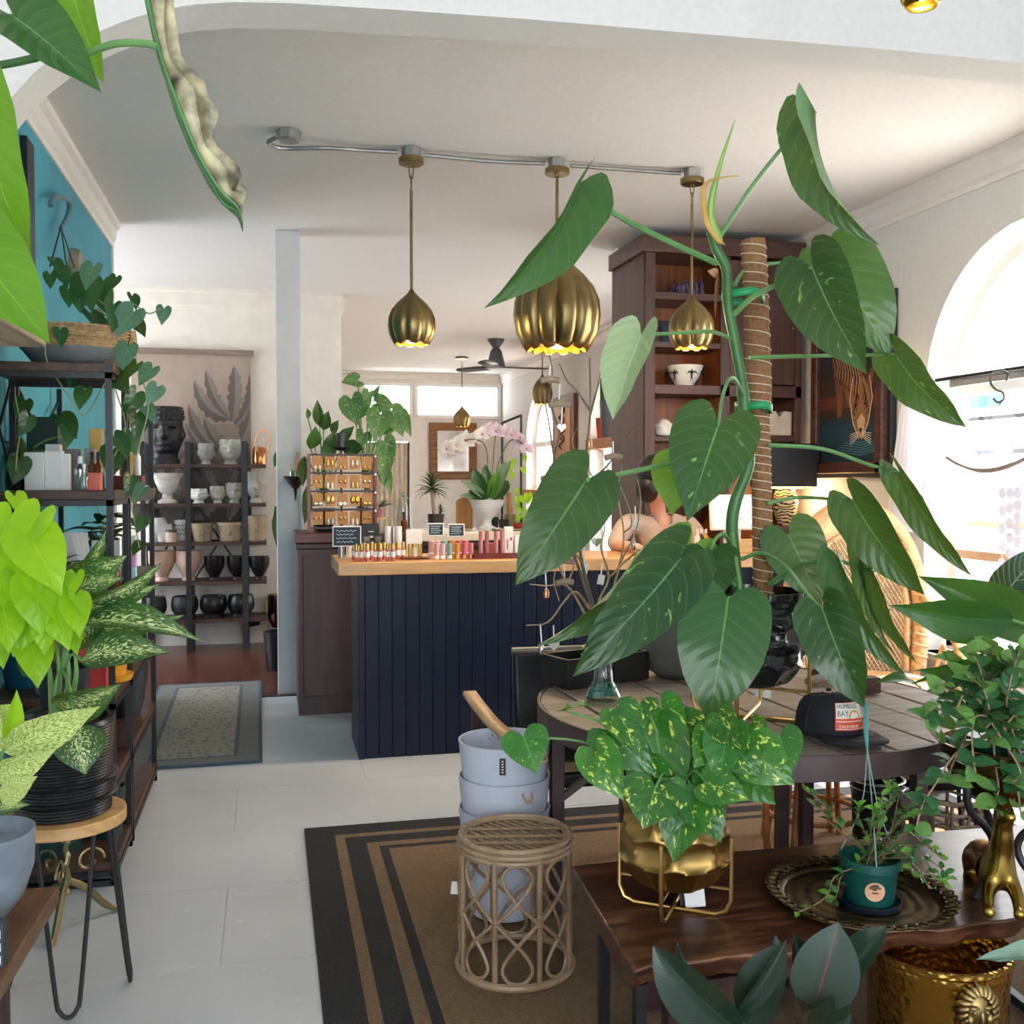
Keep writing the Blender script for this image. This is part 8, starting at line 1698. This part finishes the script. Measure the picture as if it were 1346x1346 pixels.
# rubber plant at the bottom edge
M_rub = leafmat('rubber_leaf', '#1f342b', '#13251e', '#3c5a46', .2, .06, 22, .06, rib=.014, back='#3b4a44', veinmix=.2, bmp=.05); M_rubb = leafmat('rubber_leaf_back', '#3f4e48', '#33423c', '#8a3a4c', .4, .05, 22, .05, rib=.022, veinmix=.3, bmp=.05)
RB = thing('rubber_plant', 'dark-leaved rubber plant at the bottom edge before the live-edge table', 'plant', tuple(PD(1010, 1400, 1.75))); rd = 1.72
rbm = PD(1000, 1420, 1.75); MB().tube([PD(1000, 1500, 1.78), PD(985, 1400, 1.75), PD(975, 1345, 1.74)], .008, 8).build('stem', plain('rubber_stem', '#4a4436', .6), RB); MB().tube([PD(1000, 1500, 1.78), PD(1050, 1400, 1.8), PD(1068, 1330, 1.8)], .008, 8).build('stem', plain('rubber_stem', '#4a4436', .6), RB)
for b, t, w_, tw, m, d0 in (((968, 1352), (858, 1242), 76, -28, M_rub, 1.7), ((972, 1348), (890, 1238), 40, -70, M_rub, 1.76), ((965, 1340), (1020, 1228), 62, 50, M_rub, 1.74), ((985, 1348), (1034, 1240), 66, -20, M_rub, 1.7), ((968, 1330), (1034, 1234), 26, 30, M_rub, 1.68), ((1070, 1322), (1102, 1212), 86, 8, M_rubb, 1.78), ((1110, 1290), (1166, 1218), 46, -25, M_rub, 1.82), ((1062, 1330), (1042, 1226), 44, 25, M_rub, 1.86), ((1075, 1350), (1100, 1308), 60, 40, M_rub, 1.78), ((1040, 1362), (1120, 1332), 50, 60, M_rub, 1.7), ((1090, 1370), (1240, 1345), 50, 60, M_rub, 1.72)):
    hl_((b[0], b[1], d0), (t[0], t[1], d0 - .03), w_, m, 'oval', nrm=tw, fold=.22, bend=.07, wave=.0, par=RB)
PR_ = PD(1010, 1500, 1.85); pot('dark_rubber_pot', 'dark floor pot of the rubber plant below the picture edge', PR_.x, PR_.y, RUGZ, .15, max(.2, PR_.z), M_char) if False else None
rpz = PD(1000, 1500, 1.78); pot('rubber_pot', 'dark pot of the rubber plant on the rug', rpz.x, rpz.y, RUGZ, .14, rpz.z + .06 - RUGZ, M_char)
GL = thing('grey_leaf_plant', 'pale grey-green leaf reaching in at lower right edge', 'plant', tuple(PD(1400, 1300, 2.0))); M_gry = leafmat('grey_green_leaf', '#8aa596', '#6f8c7c', '#a9c0b2', .4, .2, 5, .05)
hl_((1400, 1262, 1.9), (1282, 1262, 1.86), 30, M_gry, 'lance', nrm=35, par=GL, wave=.05); hl_((1410, 1275, 1.9), (1335, 1258, 1.9), 26, M_gry, 'lance', nrm=20, par=GL)
MB().tube([PD(1400, 1262, 1.9), PD(1420, 1350, 1.95), PD(1430, 1500, 2.0)], .006, 6).build('stem', M_pet, GL)

# ============================================================ right side by the window
# vine in the copper bowl on its curved black stand
bq = PD(1318, 1010, 2.72); bR2 = size(78, 2.72); bw = thing('copper_bowl', 'big patinated copper bowl on a black curved stand behind the brass deer', 'planter', (bq.x, bq.y, BZc)); zc = bq.z
MB().lathe([(0, -.09), (bR2 * .4, -.085), (bR2 * .8, -.04), (bR2, .05), (bR2 * 1.03, .07), (bR2 * .97, .07), (bR2 * .8, 0), (0, -.03)], (bq.x, bq.y, zc), 36, close=True).build('bowl_body', metal('patinated_copper', '#7a5c38', .32, .25), bw)
for a in (200, 320, 80):
    uu = Vector((cos(radians(a)), sin(radians(a)), 0)); B0 = Vector((bq.x, bq.y, 0)); MB().tube(curve([B0 + uu * bR2 * 1.0 + Vector((0, 0, zc - .0)), B0 + uu * bR2 * .95 + Vector((0, 0, zc - .08)), B0 + uu * bR2 * .5 + Vector((0, 0, zc - .14)), B0 + uu * .04 + Vector((0, 0, zc - .19)), B0 + uu * .05 + Vector((0, 0, BZc + .09)), B0 + uu * .12 + Vector((0, 0, BZc + .011))], 5), .010, 8).build('stand_arm', M_black, bw)
MB().lathe([(0, 0), (.085, 0), (.10, .10), (.105, .12), (.09, .12), (0, .1)], (bq.x, bq.y, zc - .028), 26, close=True).build('inner_pot', plain('dark_green_pot', '#0f3a36', .4), bw)
M_pep = leafmat('peperomia_leaf', '#3f7a4e', '#2a5a3a', '#6f9f78', .32, .28, 3, .04); M_pepl = leafmat('peperomia_light', '#7fae5a', '#5c9450', '#a8cc84', .35, .35, 3, .04)
PV = thing('peperomia_vine', 'trailing round-leaved vine overflowing the copper bowl by the window', 'plant', (bq.x, bq.y, zc + .08)); top = Vector((bq.x, bq.y, zc + .10))
for k, px in enumerate(([(1300, 935), (1292, 905), (1275, 890)], [(1325, 925), (1322, 890), (1335, 880)], [(1312, 945), (1290, 960), (1270, 955)], [(1335, 940), (1318, 960), (1300, 975)], [(1290, 925), (1270, 910), (1258, 930)], [(1300, 945), (1340, 1010), (1330, 1030)], [(1290, 920), (1262, 900), (1240, 915), (1232, 905)], [(1280, 940), (1255, 955), (1238, 975), (1222, 960)], [(1285, 950), (1262, 985), (1250, 1010), (1248, 1025)], [(1300, 915), (1285, 870), (1270, 855)], [(1310, 910), (1305, 870), (1300, 850)], [(1325, 910), (1335, 870), (1342, 850)], [(1330, 930), (1342, 960), (1340, 990)], [(1305, 950), (1308, 1000), (1312, 1040), (1300, 1062)], [(1320, 950), (1328, 1000), (1338, 1040), (1342, 1075)], [(1290, 940), (1278, 960), (1280, 1000), (1285, 1030)], [(1300, 930), (1280, 900), (1262, 890)], [(1315, 930), (1325, 900), (1345, 905)], [(1270, 930), (1245, 935), (1225, 945), (1212, 940)], [(1310, 920), (1295, 895), (1288, 880)], [(1305, 925), (1270, 925), (1255, 935)], [(1330, 920), (1350, 930), (1355, 970)], [(1262, 985), (1230, 1030), (1212, 1060), (1205, 1085)], [(1295, 915), (1310, 885), (1322, 868)], [(1285, 910), (1262, 880), (1250, 868)], [(1320, 940), (1345, 1000), (1352, 1040)])):
    dd = 2.66 + rng.uniform(-.12, .1); spray(PV, [top + Vector((rng.uniform(-.05, .05), rng.uniform(-.05, .05), 0))] + [PD(x, y, dd - .05 * i / len(px)) for i, (x, y) in enumerate(px)], 11, .054, .044, M_pep, M_pepl, r_=.0024, stem=plain('rosy_stem', '#9a7a62', .6), jit=.7)
# broad glossy leaves reaching in from the right
M_bird = leafmat('broad_glossy_leaf', '#2f6e2c', '#1a4a22', '#5f9044', .25, .25, 12, .05, back='#4c7a54', bmp=.1); M_pleat = leafmat('pleated_dark_leaf', '#22423c', '#142c2a', '#8fa8a4', .25, .15, 12, .22, veinmix=.8)
BP = thing('broad_leaf_plant', 'plant with broad glossy leaves reaching in from the right before the window', 'plant', tuple(PD(1400, 1000, 3.0)))
MB().tube(pxpath([(1420, 1050, 3.0), (1410, 950, 3.0), (1400, 850, 3.0)], 5), .015, 8).build('stem', M_stem, BP)
for b, t, w_, tw, m, d0 in (((1330, 815), (1168, 795), 62, -18, M_bird, 2.8), ((1372, 836), (1206, 757), 66, 10, M_bird, 2.9), ((1370, 862), (1204, 880), 58, -30, M_bird, 2.75), ((1300, 800), (1372, 712), 64, 20, M_pleat, 3.1), ((1305, 778), (1380, 742), 26, 60, M_pleat, 3.0), ((1170, 800), (1106, 828), 44, -60, M_pleat, 3.3), ((1360, 905), (1196, 900), 22, 55, M_bird, 2.95), ((1210, 905), (1150, 898), 26, 60, M_bird, 3.4)):
    hl_((b[0], b[1], d0), (t[0], t[1], d0 - .08), w_, m, 'lance', nrm=tw, fold=.16, bend=.09, par=BP, pet=[(1405, 870, 3.0), (1390, (b[1] + 860) / 2, 2.95)] if b[0] > 1250 else None, pr=.006)
# wicker chair by the window
wq = PZ(1150, 905, .40); wd_ = 5.55; wc = PD(1148, 800, wd_); wc.z = 0; WC = thing('wicker_chair', 'round-backed wicker chair with caned back by the arched window', 'chair', tuple(wc)); wr = radians(-14); Wu = Vector((cos(wr), sin(wr), 0)); Wv = Vector((-sin(wr), cos(wr), 0))      # Wu: chair's width, Wv: towards its back
M_wick = plain('honey_wicker', '#c49a68', .6, var=.2, scale=40, bump=.6, bscale=120); M_wick2 = plain('pale_cane', '#cfa878', .6, var=.12)
zs_, hz, hw_ = .42, 1.37, .37
def arch(t, k=1., zo=0):     # t 0..1 left foot to right foot of the back
    a = pi * t; x = -cos(a) * hw_ * k; z = .62 + (hz - .62 - .03) * (sin(a) ** .75) * (1 if k == 1 else k); 
    if t < .001 or t > .999: z = zs_
    return wc + Wu * x + Wv * (.26 + .10 * (z - .4)) + Vector((0, 0, z))
op = [wc - Wu * hw_ * .92 + Wv * .25 + Vector((0, 0, zs_))] + [arch(.03 + .94 * i / 24) for i in range(25)] + [wc + Wu * hw_ * .92 + Wv * .25 + Vector((0, 0, zs_))]
MB().tube(curve(op, 3), .045, 12).build('rolled_border', M_wick, WC)
cb_ = MB(); cu_ = curve(op, 6)
for i in range(1, len(cu_) - 1):
    p = cu_[i]; d = (cu_[i + 1] - cu_[i - 1]).normalized(); s = d.cross(Wv).normalized(); f = Wv
    cb_.tube([p + (s * cos(t) + f * sin(t)) * .048 + d * (.02 * t / 3 - .02) for t in [-2.6 + 5.2 * j / 6 for j in range(7)]], .009, 4, caps=False)
cb_.build('braid_wraps', M_wick2, WC)['kind'] = 'stuff'
ip = [arch(.04 + .92 * i / 24, .80) for i in range(25)]; MB().tube([wc - Wu * hw_ * .74 + Wv * .25 + Vector((0, 0, zs_))] + ip + [wc + Wu * hw_ * .74 + Wv * .25 + Vector((0, 0, zs_))], .016, 8).build('inner_hoop', M_wick2, WC)
def inside(x, z): 
    k = .79; q_ = abs(x) / (hw_ * k)
    if q_ >= 1 or z < zs_: return False
    return z < .62 + (hz - .65) * k * (max(0, 1 - q_ * q_) ** .375)
ln = MB(); step = .032
for sgn in (-1, 1):
    for i in range(-40, 60):
        run = []
        for j in range(70):
            z = zs_ + .014 * j; x = sgn * (i * step + (z - .4) * .8) * .75
            if inside(x, z): run.append(wc + Wu * x + Wv * (.26 + .10 * (z - .4) + .003 * sgn) + Vector((0, 0, z)))
            else:
                if len(run) > 2: ln.tube([run[0], run[-1]], .0035, 4, caps=False)
                run = []
        if len(run) > 2: ln.tube([run[0], run[-1]], .0035, 4, caps=False)
ln.build('caned_back', M_wick2, WC)['kind'] = 'stuff'
MB().prism([(x, y) for x, y in [(.33 * cos(a), .30 * sin(a) - .02) for a in [2 * pi * i / 28 for i in range(28)]]], zs_ - .04, zs_, Matrix.Translation(wc) @ Matrix.Rotation(wr, 4, 'Z')).build('seat', M_wick, WC, smooth=30, bevel=.01)
ap2 = MB()
for sgn in (-1, 1):
    for i in range(30):
        a = pi + pi * i / 30; a2 = a + sgn * .35; ap2.tube([wc + Wu * .32 * cos(a) + Wv * (.29 * sin(a) - .02) + Vector((0, 0, .12)), wc + Wu * .32 * cos(a2) + Wv * (.29 * sin(a2) - .02) + Vector((0, 0, zs_ - .03))], .004, 4, caps=False)
ap2.build('caned_apron', M_wick2, WC)['kind'] = 'stuff'
MB().tube([wc + Wu * .33 * cos(a) + Wv * (.30 * sin(a) - .02) + Vector((0, 0, .12)) for a in [2 * pi * i / 30 for i in range(30)]], .016, 8, closed=True).build('base_hoop', M_wick, WC)
for s in (-1, 1):
    P_ = [wc + Wu * s * .35 + Wv * .2 + Vector((0, 0, .85)), wc + Wu * s * .40 + Wv * 0 + Vector((0, 0, .70)), wc + Wu * s * .38 - Wv * .22 + Vector((0, 0, .62)), wc + Wu * s * .34 - Wv * .28 + Vector((0, 0, .40)), wc + Wu * s * .33 - Wv * .26 + Vector((0, 0, .01))]
    MB().tube(curve(P_, 5), .034, 10).build('arm', M_wick, WC); MB().tube([wc + Wu * s * .30 + Wv * .2 + Vector((0, 0, .01)), wc + Wu * s * .32 + Wv * .24 + Vector((0, 0, zs_))], .028, 8).build('leg', M_wick, WC)
    MB().tube(curve([wc + Wu * s * .37 + Wv * .1 + Vector((0, 0, zs_ - .02)), wc + Wu * s * .38 + Wv * .0 + Vector((0, 0, .60)), wc + Wu * s * .36 - Wv * .12 + Vector((0, 0, zs_ - .02))], 5), .012, 6).build('side_loop', M_wick2, WC)
# curtain, rod, hook and hung branch in the window
ct_ = MB(); nn_ = 26; rows = [PX(1206, 503, XR - .10).z, PX(1206, 520, XR - .10).z, 1.9, 1.6, 1.2]; yw = [(PX(1194, 505, XR - .1).y, PX(1219, 505, XR - .1).y), (PX(1190, 520, XR - .1).y, PX(1219, 520, XR - .1).y), (PX(1184, 560, XR - .1).y, PX(1219, 560, XR - .1).y), (PX(1176, 620, XR - .1).y, PX(1216, 620, XR - .1).y), (PX(1168, 700, XR - .1).y, PX(1208, 700, XR - .1).y)]
R_ = [[(XR - .09 - .03 * (.5 + .5 * sin(i * 1.5 + j * .2)) * (.4 + .2 * j), yw[j][0] + (yw[j][1] - yw[j][0]) * i / nn_, rows[j]) for i in range(nn_ + 1)] for j in range(5)]
for a, b in zip(R_, R_[1:]): ct_.strip(a, b)
def mat_sheer():
    q_ = NT('white_sheer'); tl = q_.n('ShaderNodeBsdfTranslucent'); tl.inputs[0].default_value = (.7, .7, .82, 1); mx = q_.n('ShaderNodeMixShader'); mx.inputs[0].default_value = .25; q_.set(lin('#ecebf0'), .9); q_.l(q_.p, 0, mx, 1); q_.l(tl, 0, mx, 2); q_.l(mx, 0, q_.out, 0); return q_.m
M_sheer = mat_sheer(); tag(ct_.build('sheer_curtain', M_sheer, smooth=80), 'white sheer curtain gathered at left side of the arched window', 'curtain')
rz2 = PX(1300, 490, XR - .12).z; rd_ = thing('curtain_rod', 'grey rail with a black rod across the arched window', 'rail', (XR - .1, 4.46, rz2)); MB().box((XR - .10, 3.5, rz2 - .045), (XR - .075, PX(1244, 496, XR - .12).y, rz2 + .015)).build('rail', plain('grey_rail_paint', '#9a9c9e', .4), rd_); MB().tube([(XR - .13, 3.4, rz2 + .0), (XR - .13, PX(1240, 500, XR - .12).y + .05, rz2 + .0)], .010, 8).build('rod', M_black, rd_)
for yy in (3.45, 5.2): MB().tube([(XR - .002, yy, rz2), (XR - .13, yy, rz2)], .008, 6).build('bracket', M_black, rd_)
hx = [PX(px, py, XR - .16) for px, py in ((1323, 500), (1325, 492), (1316, 487), (1304, 490), (1302, 503), (1309, 512), (1318, 516), (1319, 525), (1312, 529), (1306, 524))]; tag(MB().tube(curve(hx, 5), .006, 7).build('wire_hook', M_fan), 'dark S-shaped wire hook hung on the window rod', 'hook')
bp_ = [PX(px, py, XR - .18) for px, py in ((1245, 601), (1262, 611), (1285, 618), (1310, 617), (1335, 609), (1360, 598), (1400, 590))]; db = thing('hung_branch', 'curved driftwood branch hung by two cords before the window', 'branch', tuple(bp_[2])); MB().tube(curve(bp_, 4), [.009] * 8 + [.013] * 8 + [.011] * 9, 8).build('branch', plain('grey_driftwood', '#8a7f7a', .8, bump=.4), db)
for p0, p1 in (((1258, 608), (1316, 529)), ((1390, 592), (1316, 529))): MB().tube([PX(p0[0], p0[1], XR - .18), PX(p1[0], p1[1], XR - .16)], .002, 4).build('cord', M_fan, db)
for k in range(3):
    y_ = PX(1318 + 10 * k, 640, XR - .18); cs = thing('shell_string', 'string of white capiz discs, %s from left below the hung branch' % ordn[k], 'ornament', tuple(y_), 'strings of white capiz discs'); L_ = .62 - .1 * k
    MB().tube([y_ + Vector((0, 0, .06)), y_ - Vector((0, 0, L_))], .0015, 4).build('thread', M_card, cs)
    for j in range(7): MB().blob(y_ - Vector((0, 0, .03 + j * L_ / 7)), (.004, .03, .03), 12, 6).build('disc', M_sheer, cs)
# basket, black bucket and bentwood chair beyond the round table
q = PD(1236, 1060, 3.75); wb = thing('open_basket', 'open-weave grey wicker basket on the floor behind the live-edge table', 'basket', (q.x, q.y, RUGZ)); wR = size(58, 3.75); wt = PD(1236, 1036, 3.75).z; M_bsk = plain('grey_brown_wicker', '#8b7664', .8, var=.2, scale=30, bump=.4)
for j in range(9): z = RUGZ + .01 + (wt - RUGZ - .02) * j / 8; r_ = wR * (.82 + .18 * j / 8); MB().tube([(q.x + (r_ + .004 * sin(i * 2.6 + j * pi)) * cos(2 * pi * i / 36), q.y + (r_ + .004 * sin(i * 2.6 + j * pi)) * sin(2 * pi * i / 36), z + .003 * sin(i * 1.7)) for i in range(36)], .008 if j in (0, 8) else .0065, 6, closed=True).build('weave_band', M_bsk, wb)
for i in range(16): a = 2 * pi * i / 16; MB().tube([(q.x + wR * .82 * cos(a), q.y + wR * .82 * sin(a), RUGZ + .01), (q.x + wR * cos(a), q.y + wR * sin(a), wt)], .007, 6).build('stake', M_bsk, wb)
q = PD(1153, 1040, 3.8); bb_ = thing('black_bucket', 'black bucket with a silver wire rim behind the round table leg', 'bucket', (q.x, q.y, RUGZ)); bz_ = PD(1153, 1022, 3.8).z; MB().lathe([(0, 0), (.08, 0), (.095, bz_ - RUGZ), (.09, bz_ - RUGZ), (.076, .02), (0, .02)], (q.x, q.y, RUGZ), 28, close=True).build('bucket_body', M_blk, bb_)
for z in (-.004, -.03): MB().tube([(q.x + .098 * cos(a), q.y + .098 * sin(a), bz_ + z) for a in [2 * pi * i / 28 for i in range(28)]], .003, 6, closed=True).build('wire_ring', M_sil, bb_)
q = PD(1215, 1022, 3.95); t = thing('black_cushion_stool', 'black round stool seat half hidden under the round table', 'stool', (q.x, q.y, RUGZ)); MB().lathe([(0, 0), (.17, 0), (.18, .03), (.15, .05), (0, .055)], (q.x, q.y, q.z), 28, close=True).build('seat', M_lea, t)
for a in (45, 135, 225, 315): MB().tube([(q.x + .12 * cos(radians(a)), q.y + .12 * sin(radians(a)), q.z), (q.x + .15 * cos(radians(a)), q.y + .15 * sin(radians(a)), RUGZ)], .009, 6).build('leg', M_black, t)
q = PZ(1068, 1112, RUGZ); oc = thing('bentwood_stool', 'orange-brown bamboo stool standing under the round table', 'stool', (q.x, q.y, RUGZ)); M_bam = plain('orange_bamboo', '#b5723c', .35, var=.18, scale=14); zt_ = .52
for k, a in enumerate((35, 125, 215, 305)):
    uu = Vector((cos(radians(a)), sin(radians(a)), 0)); B0 = Vector((q.x, q.y, 0))
    for s in (-.018, .018): vv = Vector((-uu.y, uu.x, 0)) * s; MB().tube([B0 + uu * .21 + vv + Vector((0, 0, RUGZ)), B0 + uu * .15 + vv + Vector((0, 0, zt_))], .013, 8).build('leg', M_bam, oc)
for z, r_ in ((zt_, .16), (.38, .165), (.16, .19)): MB().tube([(q.x + r_ * cos(2 * pi * i / 28), q.y + r_ * sin(2 * pi * i / 28), z) for i in range(28)], .012, 8, closed=True).build('hoop', M_bam, oc)
MB().lathe([(0, 0), (.155, 0), (.155, .02), (0, .022)], (q.x, q.y, zt_), 26, close=True).build('seat', M_bam, oc)
q = PD(1010, 1080, 4.0); hk2 = thing('bamboo_crook', 'bent bamboo crook foot beside the bentwood stool', 'foot rest', (q.x, q.y, RUGZ)); MB().tube(curve([Vector((q.x - .01, q.y, .34)), Vector((q.x - .01, q.y, .12)), Vector((q.x + .01, q.y, RUGZ + .03)), Vector((q.x + .06, q.y, RUGZ + .016)), Vector((q.x + .12, q.y, RUGZ + .02))], 5), .014, 8).build('crook', M_bam, hk2)
# ============================================================ the person behind the counter
PS = thing('person', 'dark-haired person in a beige v-neck sweater looking down behind the counter', 'person', tuple(Vector((PD(866, 700, 6.5).x, PD(866, 700, 6.5).y, 0.002))))
M_skin = plain('skin', '#dba58e', .5, var=.04); M_hair = plain('black_hair', '#120f12', .4, var=.3, scale=40, bump=.5, bscale=90); M_swt = plain('beige_knit', '#b9a69c', .85, var=.04, bump=.4, bscale=220)
J = lambda x, y, d: PD(x, y, d)
xc, yc_ = PS.location.x, PS.location.y
pel, spn, chs, nkb, nkt = J(868, 806, 6.58), J(868, 752, 6.56), J(867, 700, 6.52), J(865, 672, 6.50), J(863, 655, 6.44)
shl, shr = J(826, 686, 6.5), J(905, 686, 6.54); ell, elr = J(807, 716, 6.36), J(925, 722, 6.40); wrl, wrr = J(838, 719, 6.02), J(897, 727, 6.05)
hdl, hdr = J(846, 722, 5.95), J(889, 729, 5.98)
def hand(w, h, s):
    d = (h - w).normalized(); sd = d.cross(Vector((0, 0, 1))).normalized() * s; o = []
    pk = h + d * .01
    for k, (off, ln) in enumerate(((-.030, .062), (-.010, .074), (.010, .070), (.029, .055))):
        b = pk + sd * off + d * .02; o.append([(h, .022), (b, .0095), (b + d * ln * .45 + Vector((0, 0, .006)), .0085), (b + d * ln * .8 - Vector((0, 0, .006)), .0075), (b + d * ln - Vector((0, 0, .016)), .006)])
    tb = w + d * .03 - sd * .024; o.append([(w, .022), (tb, .011), (tb + d * .03 - sd * .018 - Vector((0, 0, .006)), .0095), (tb + d * .058 - sd * .018 - Vector((0, 0, .012)), .0075)])
    return o
head = [(nkt, .052), (J(862, 650, 6.38), .068), (J(861, 637, 6.33), .082), (J(860, 622, 6.34), .080), (J(860, 611, 6.37), .05)]
hipl, hipr = pel + Vector((-.09, 0, -.02)), pel + Vector((.09, 0, -.02))
leg = lambda h: [(pel, .125), (h, .085), (Vector((h.x, h.y - .02, .48)), .055), (Vector((h.x, h.y + .01, .09)), .038), (Vector((h.x, h.y - .10, .035)), .032), (Vector((h.x, h.y - .15, .03)), .022)]
skinned('body', M_skin, PS, [[(pel, .125), (spn, .115), (chs, (.13, .105)), (nkb, .062)] + head, [(chs, (.13, .105)), (shl, .055), (ell, .040), (J(822, 718, 6.20), .035), (wrl, .024), (hdl, .022)], [(chs, (.13, .105)), (shr, .055), (elr, .040), (wrr, .024), (hdr, .022)], leg(hipl), leg(hipr)] + hand(wrl, hdl, 1) + hand(wrr, hdr, -1), 2)
sw = skinned('sweater', M_swt, PS, [[(pel + Vector((0, 0, .02)), .142), (spn, .132), (chs, (.146, .122)), (nkb - Vector((0, 0, .012)), .085)], [(chs, (.146, .122)), (shl, .070), (shl.lerp(ell, .6), .060), (ell, .055), (ell.lerp(J(822, 718, 6.20), .5), .048)], [(chs, (.146, .122)), (shr, .070), (shr.lerp(elr, .6), .060), (elr, .055), (elr.lerp(wrr, .35), .048)]], 3)
import bmesh
bm = bmesh.new(); bm.from_mesh(sw.data); o0 = origin(PS); zv, zn = chs.z + .01, nkb.z + .0; kill = []
for f in bm.faces:
    c = f.calc_center_median() + o0
    if c.z > zn + .005 and abs(c.x - nkb.x) < .10: kill.append(f)
    elif c.y < chs.y - .01 and c.z > zv and abs(c.x - chs.x) < .085 * (c.z - zv) / (zn - zv): kill.append(f)
bmesh.ops.delete(bm, geom=kill, context='FACES'); bm.to_mesh(sw.data); bm.free()
s_ = sw.modifiers.new('knit', 'SOLIDIFY'); s_.thickness = .006; s_.offset = 0
skinned('trousers', plain('dark_trousers', '#22242b', .8), PS, [[(pel, .138), (h, .098), (Vector((h.x, h.y - .02, .48)), .068), (Vector((h.x, h.y + .01, .10)), .05)] for h in (hipl, hipr)], 2)
hc = J(859, 627, 6.36); MB().blob(hc + Vector((0, .0, .012)), (.106, .122, .135), 24, 16, Matrix.Rotation(.55, 3, 'X'), lambda p: 1 + .02 * sin(9 * p.x) * p.z).blob(hc + Vector((-.040, .0, -.06)), (.072, .11, .105), 16, 10).build('hair', M_hair, PS)
fc = J(879, 654, 6.31); fz = Vector((0, -1, -.45)).normalized()
for s in (-1, 1):
    MB().blob(fc + Vector((s * .032, .012, .012)), (.013, .008, .008), 10, 8).build('eye', M_white, PS); MB().blob(fc + Vector((s * .032, .004, .010)), .0055, 8, 6).build('iris', M_blk, PS)
    MB().blob(hc + Vector((s * .088, .0, -.03)), (.012, .022, .032), 10, 8).build('ear', M_skin, PS); MB().tube([fc + Vector((s * .018, .004, .03)), fc + Vector((s * .034, .002, .034)), fc + Vector((s * .048, .01, .028))], .004, 6).build('eyebrow', M_hair, PS)
MB().blob(fc + Vector((0, -.012, -.012)), (.014, .02, .024), 12, 8, Matrix.Rotation(.35, 3, 'X')).build('nose', M_skin, PS); MB().blob(fc + Vector((0, .004, -.05)), (.024, .010, .009), 12, 8).build('lips', plain('lips', '#a85a56', .5), PS)
bpy.context.view_layer.update()
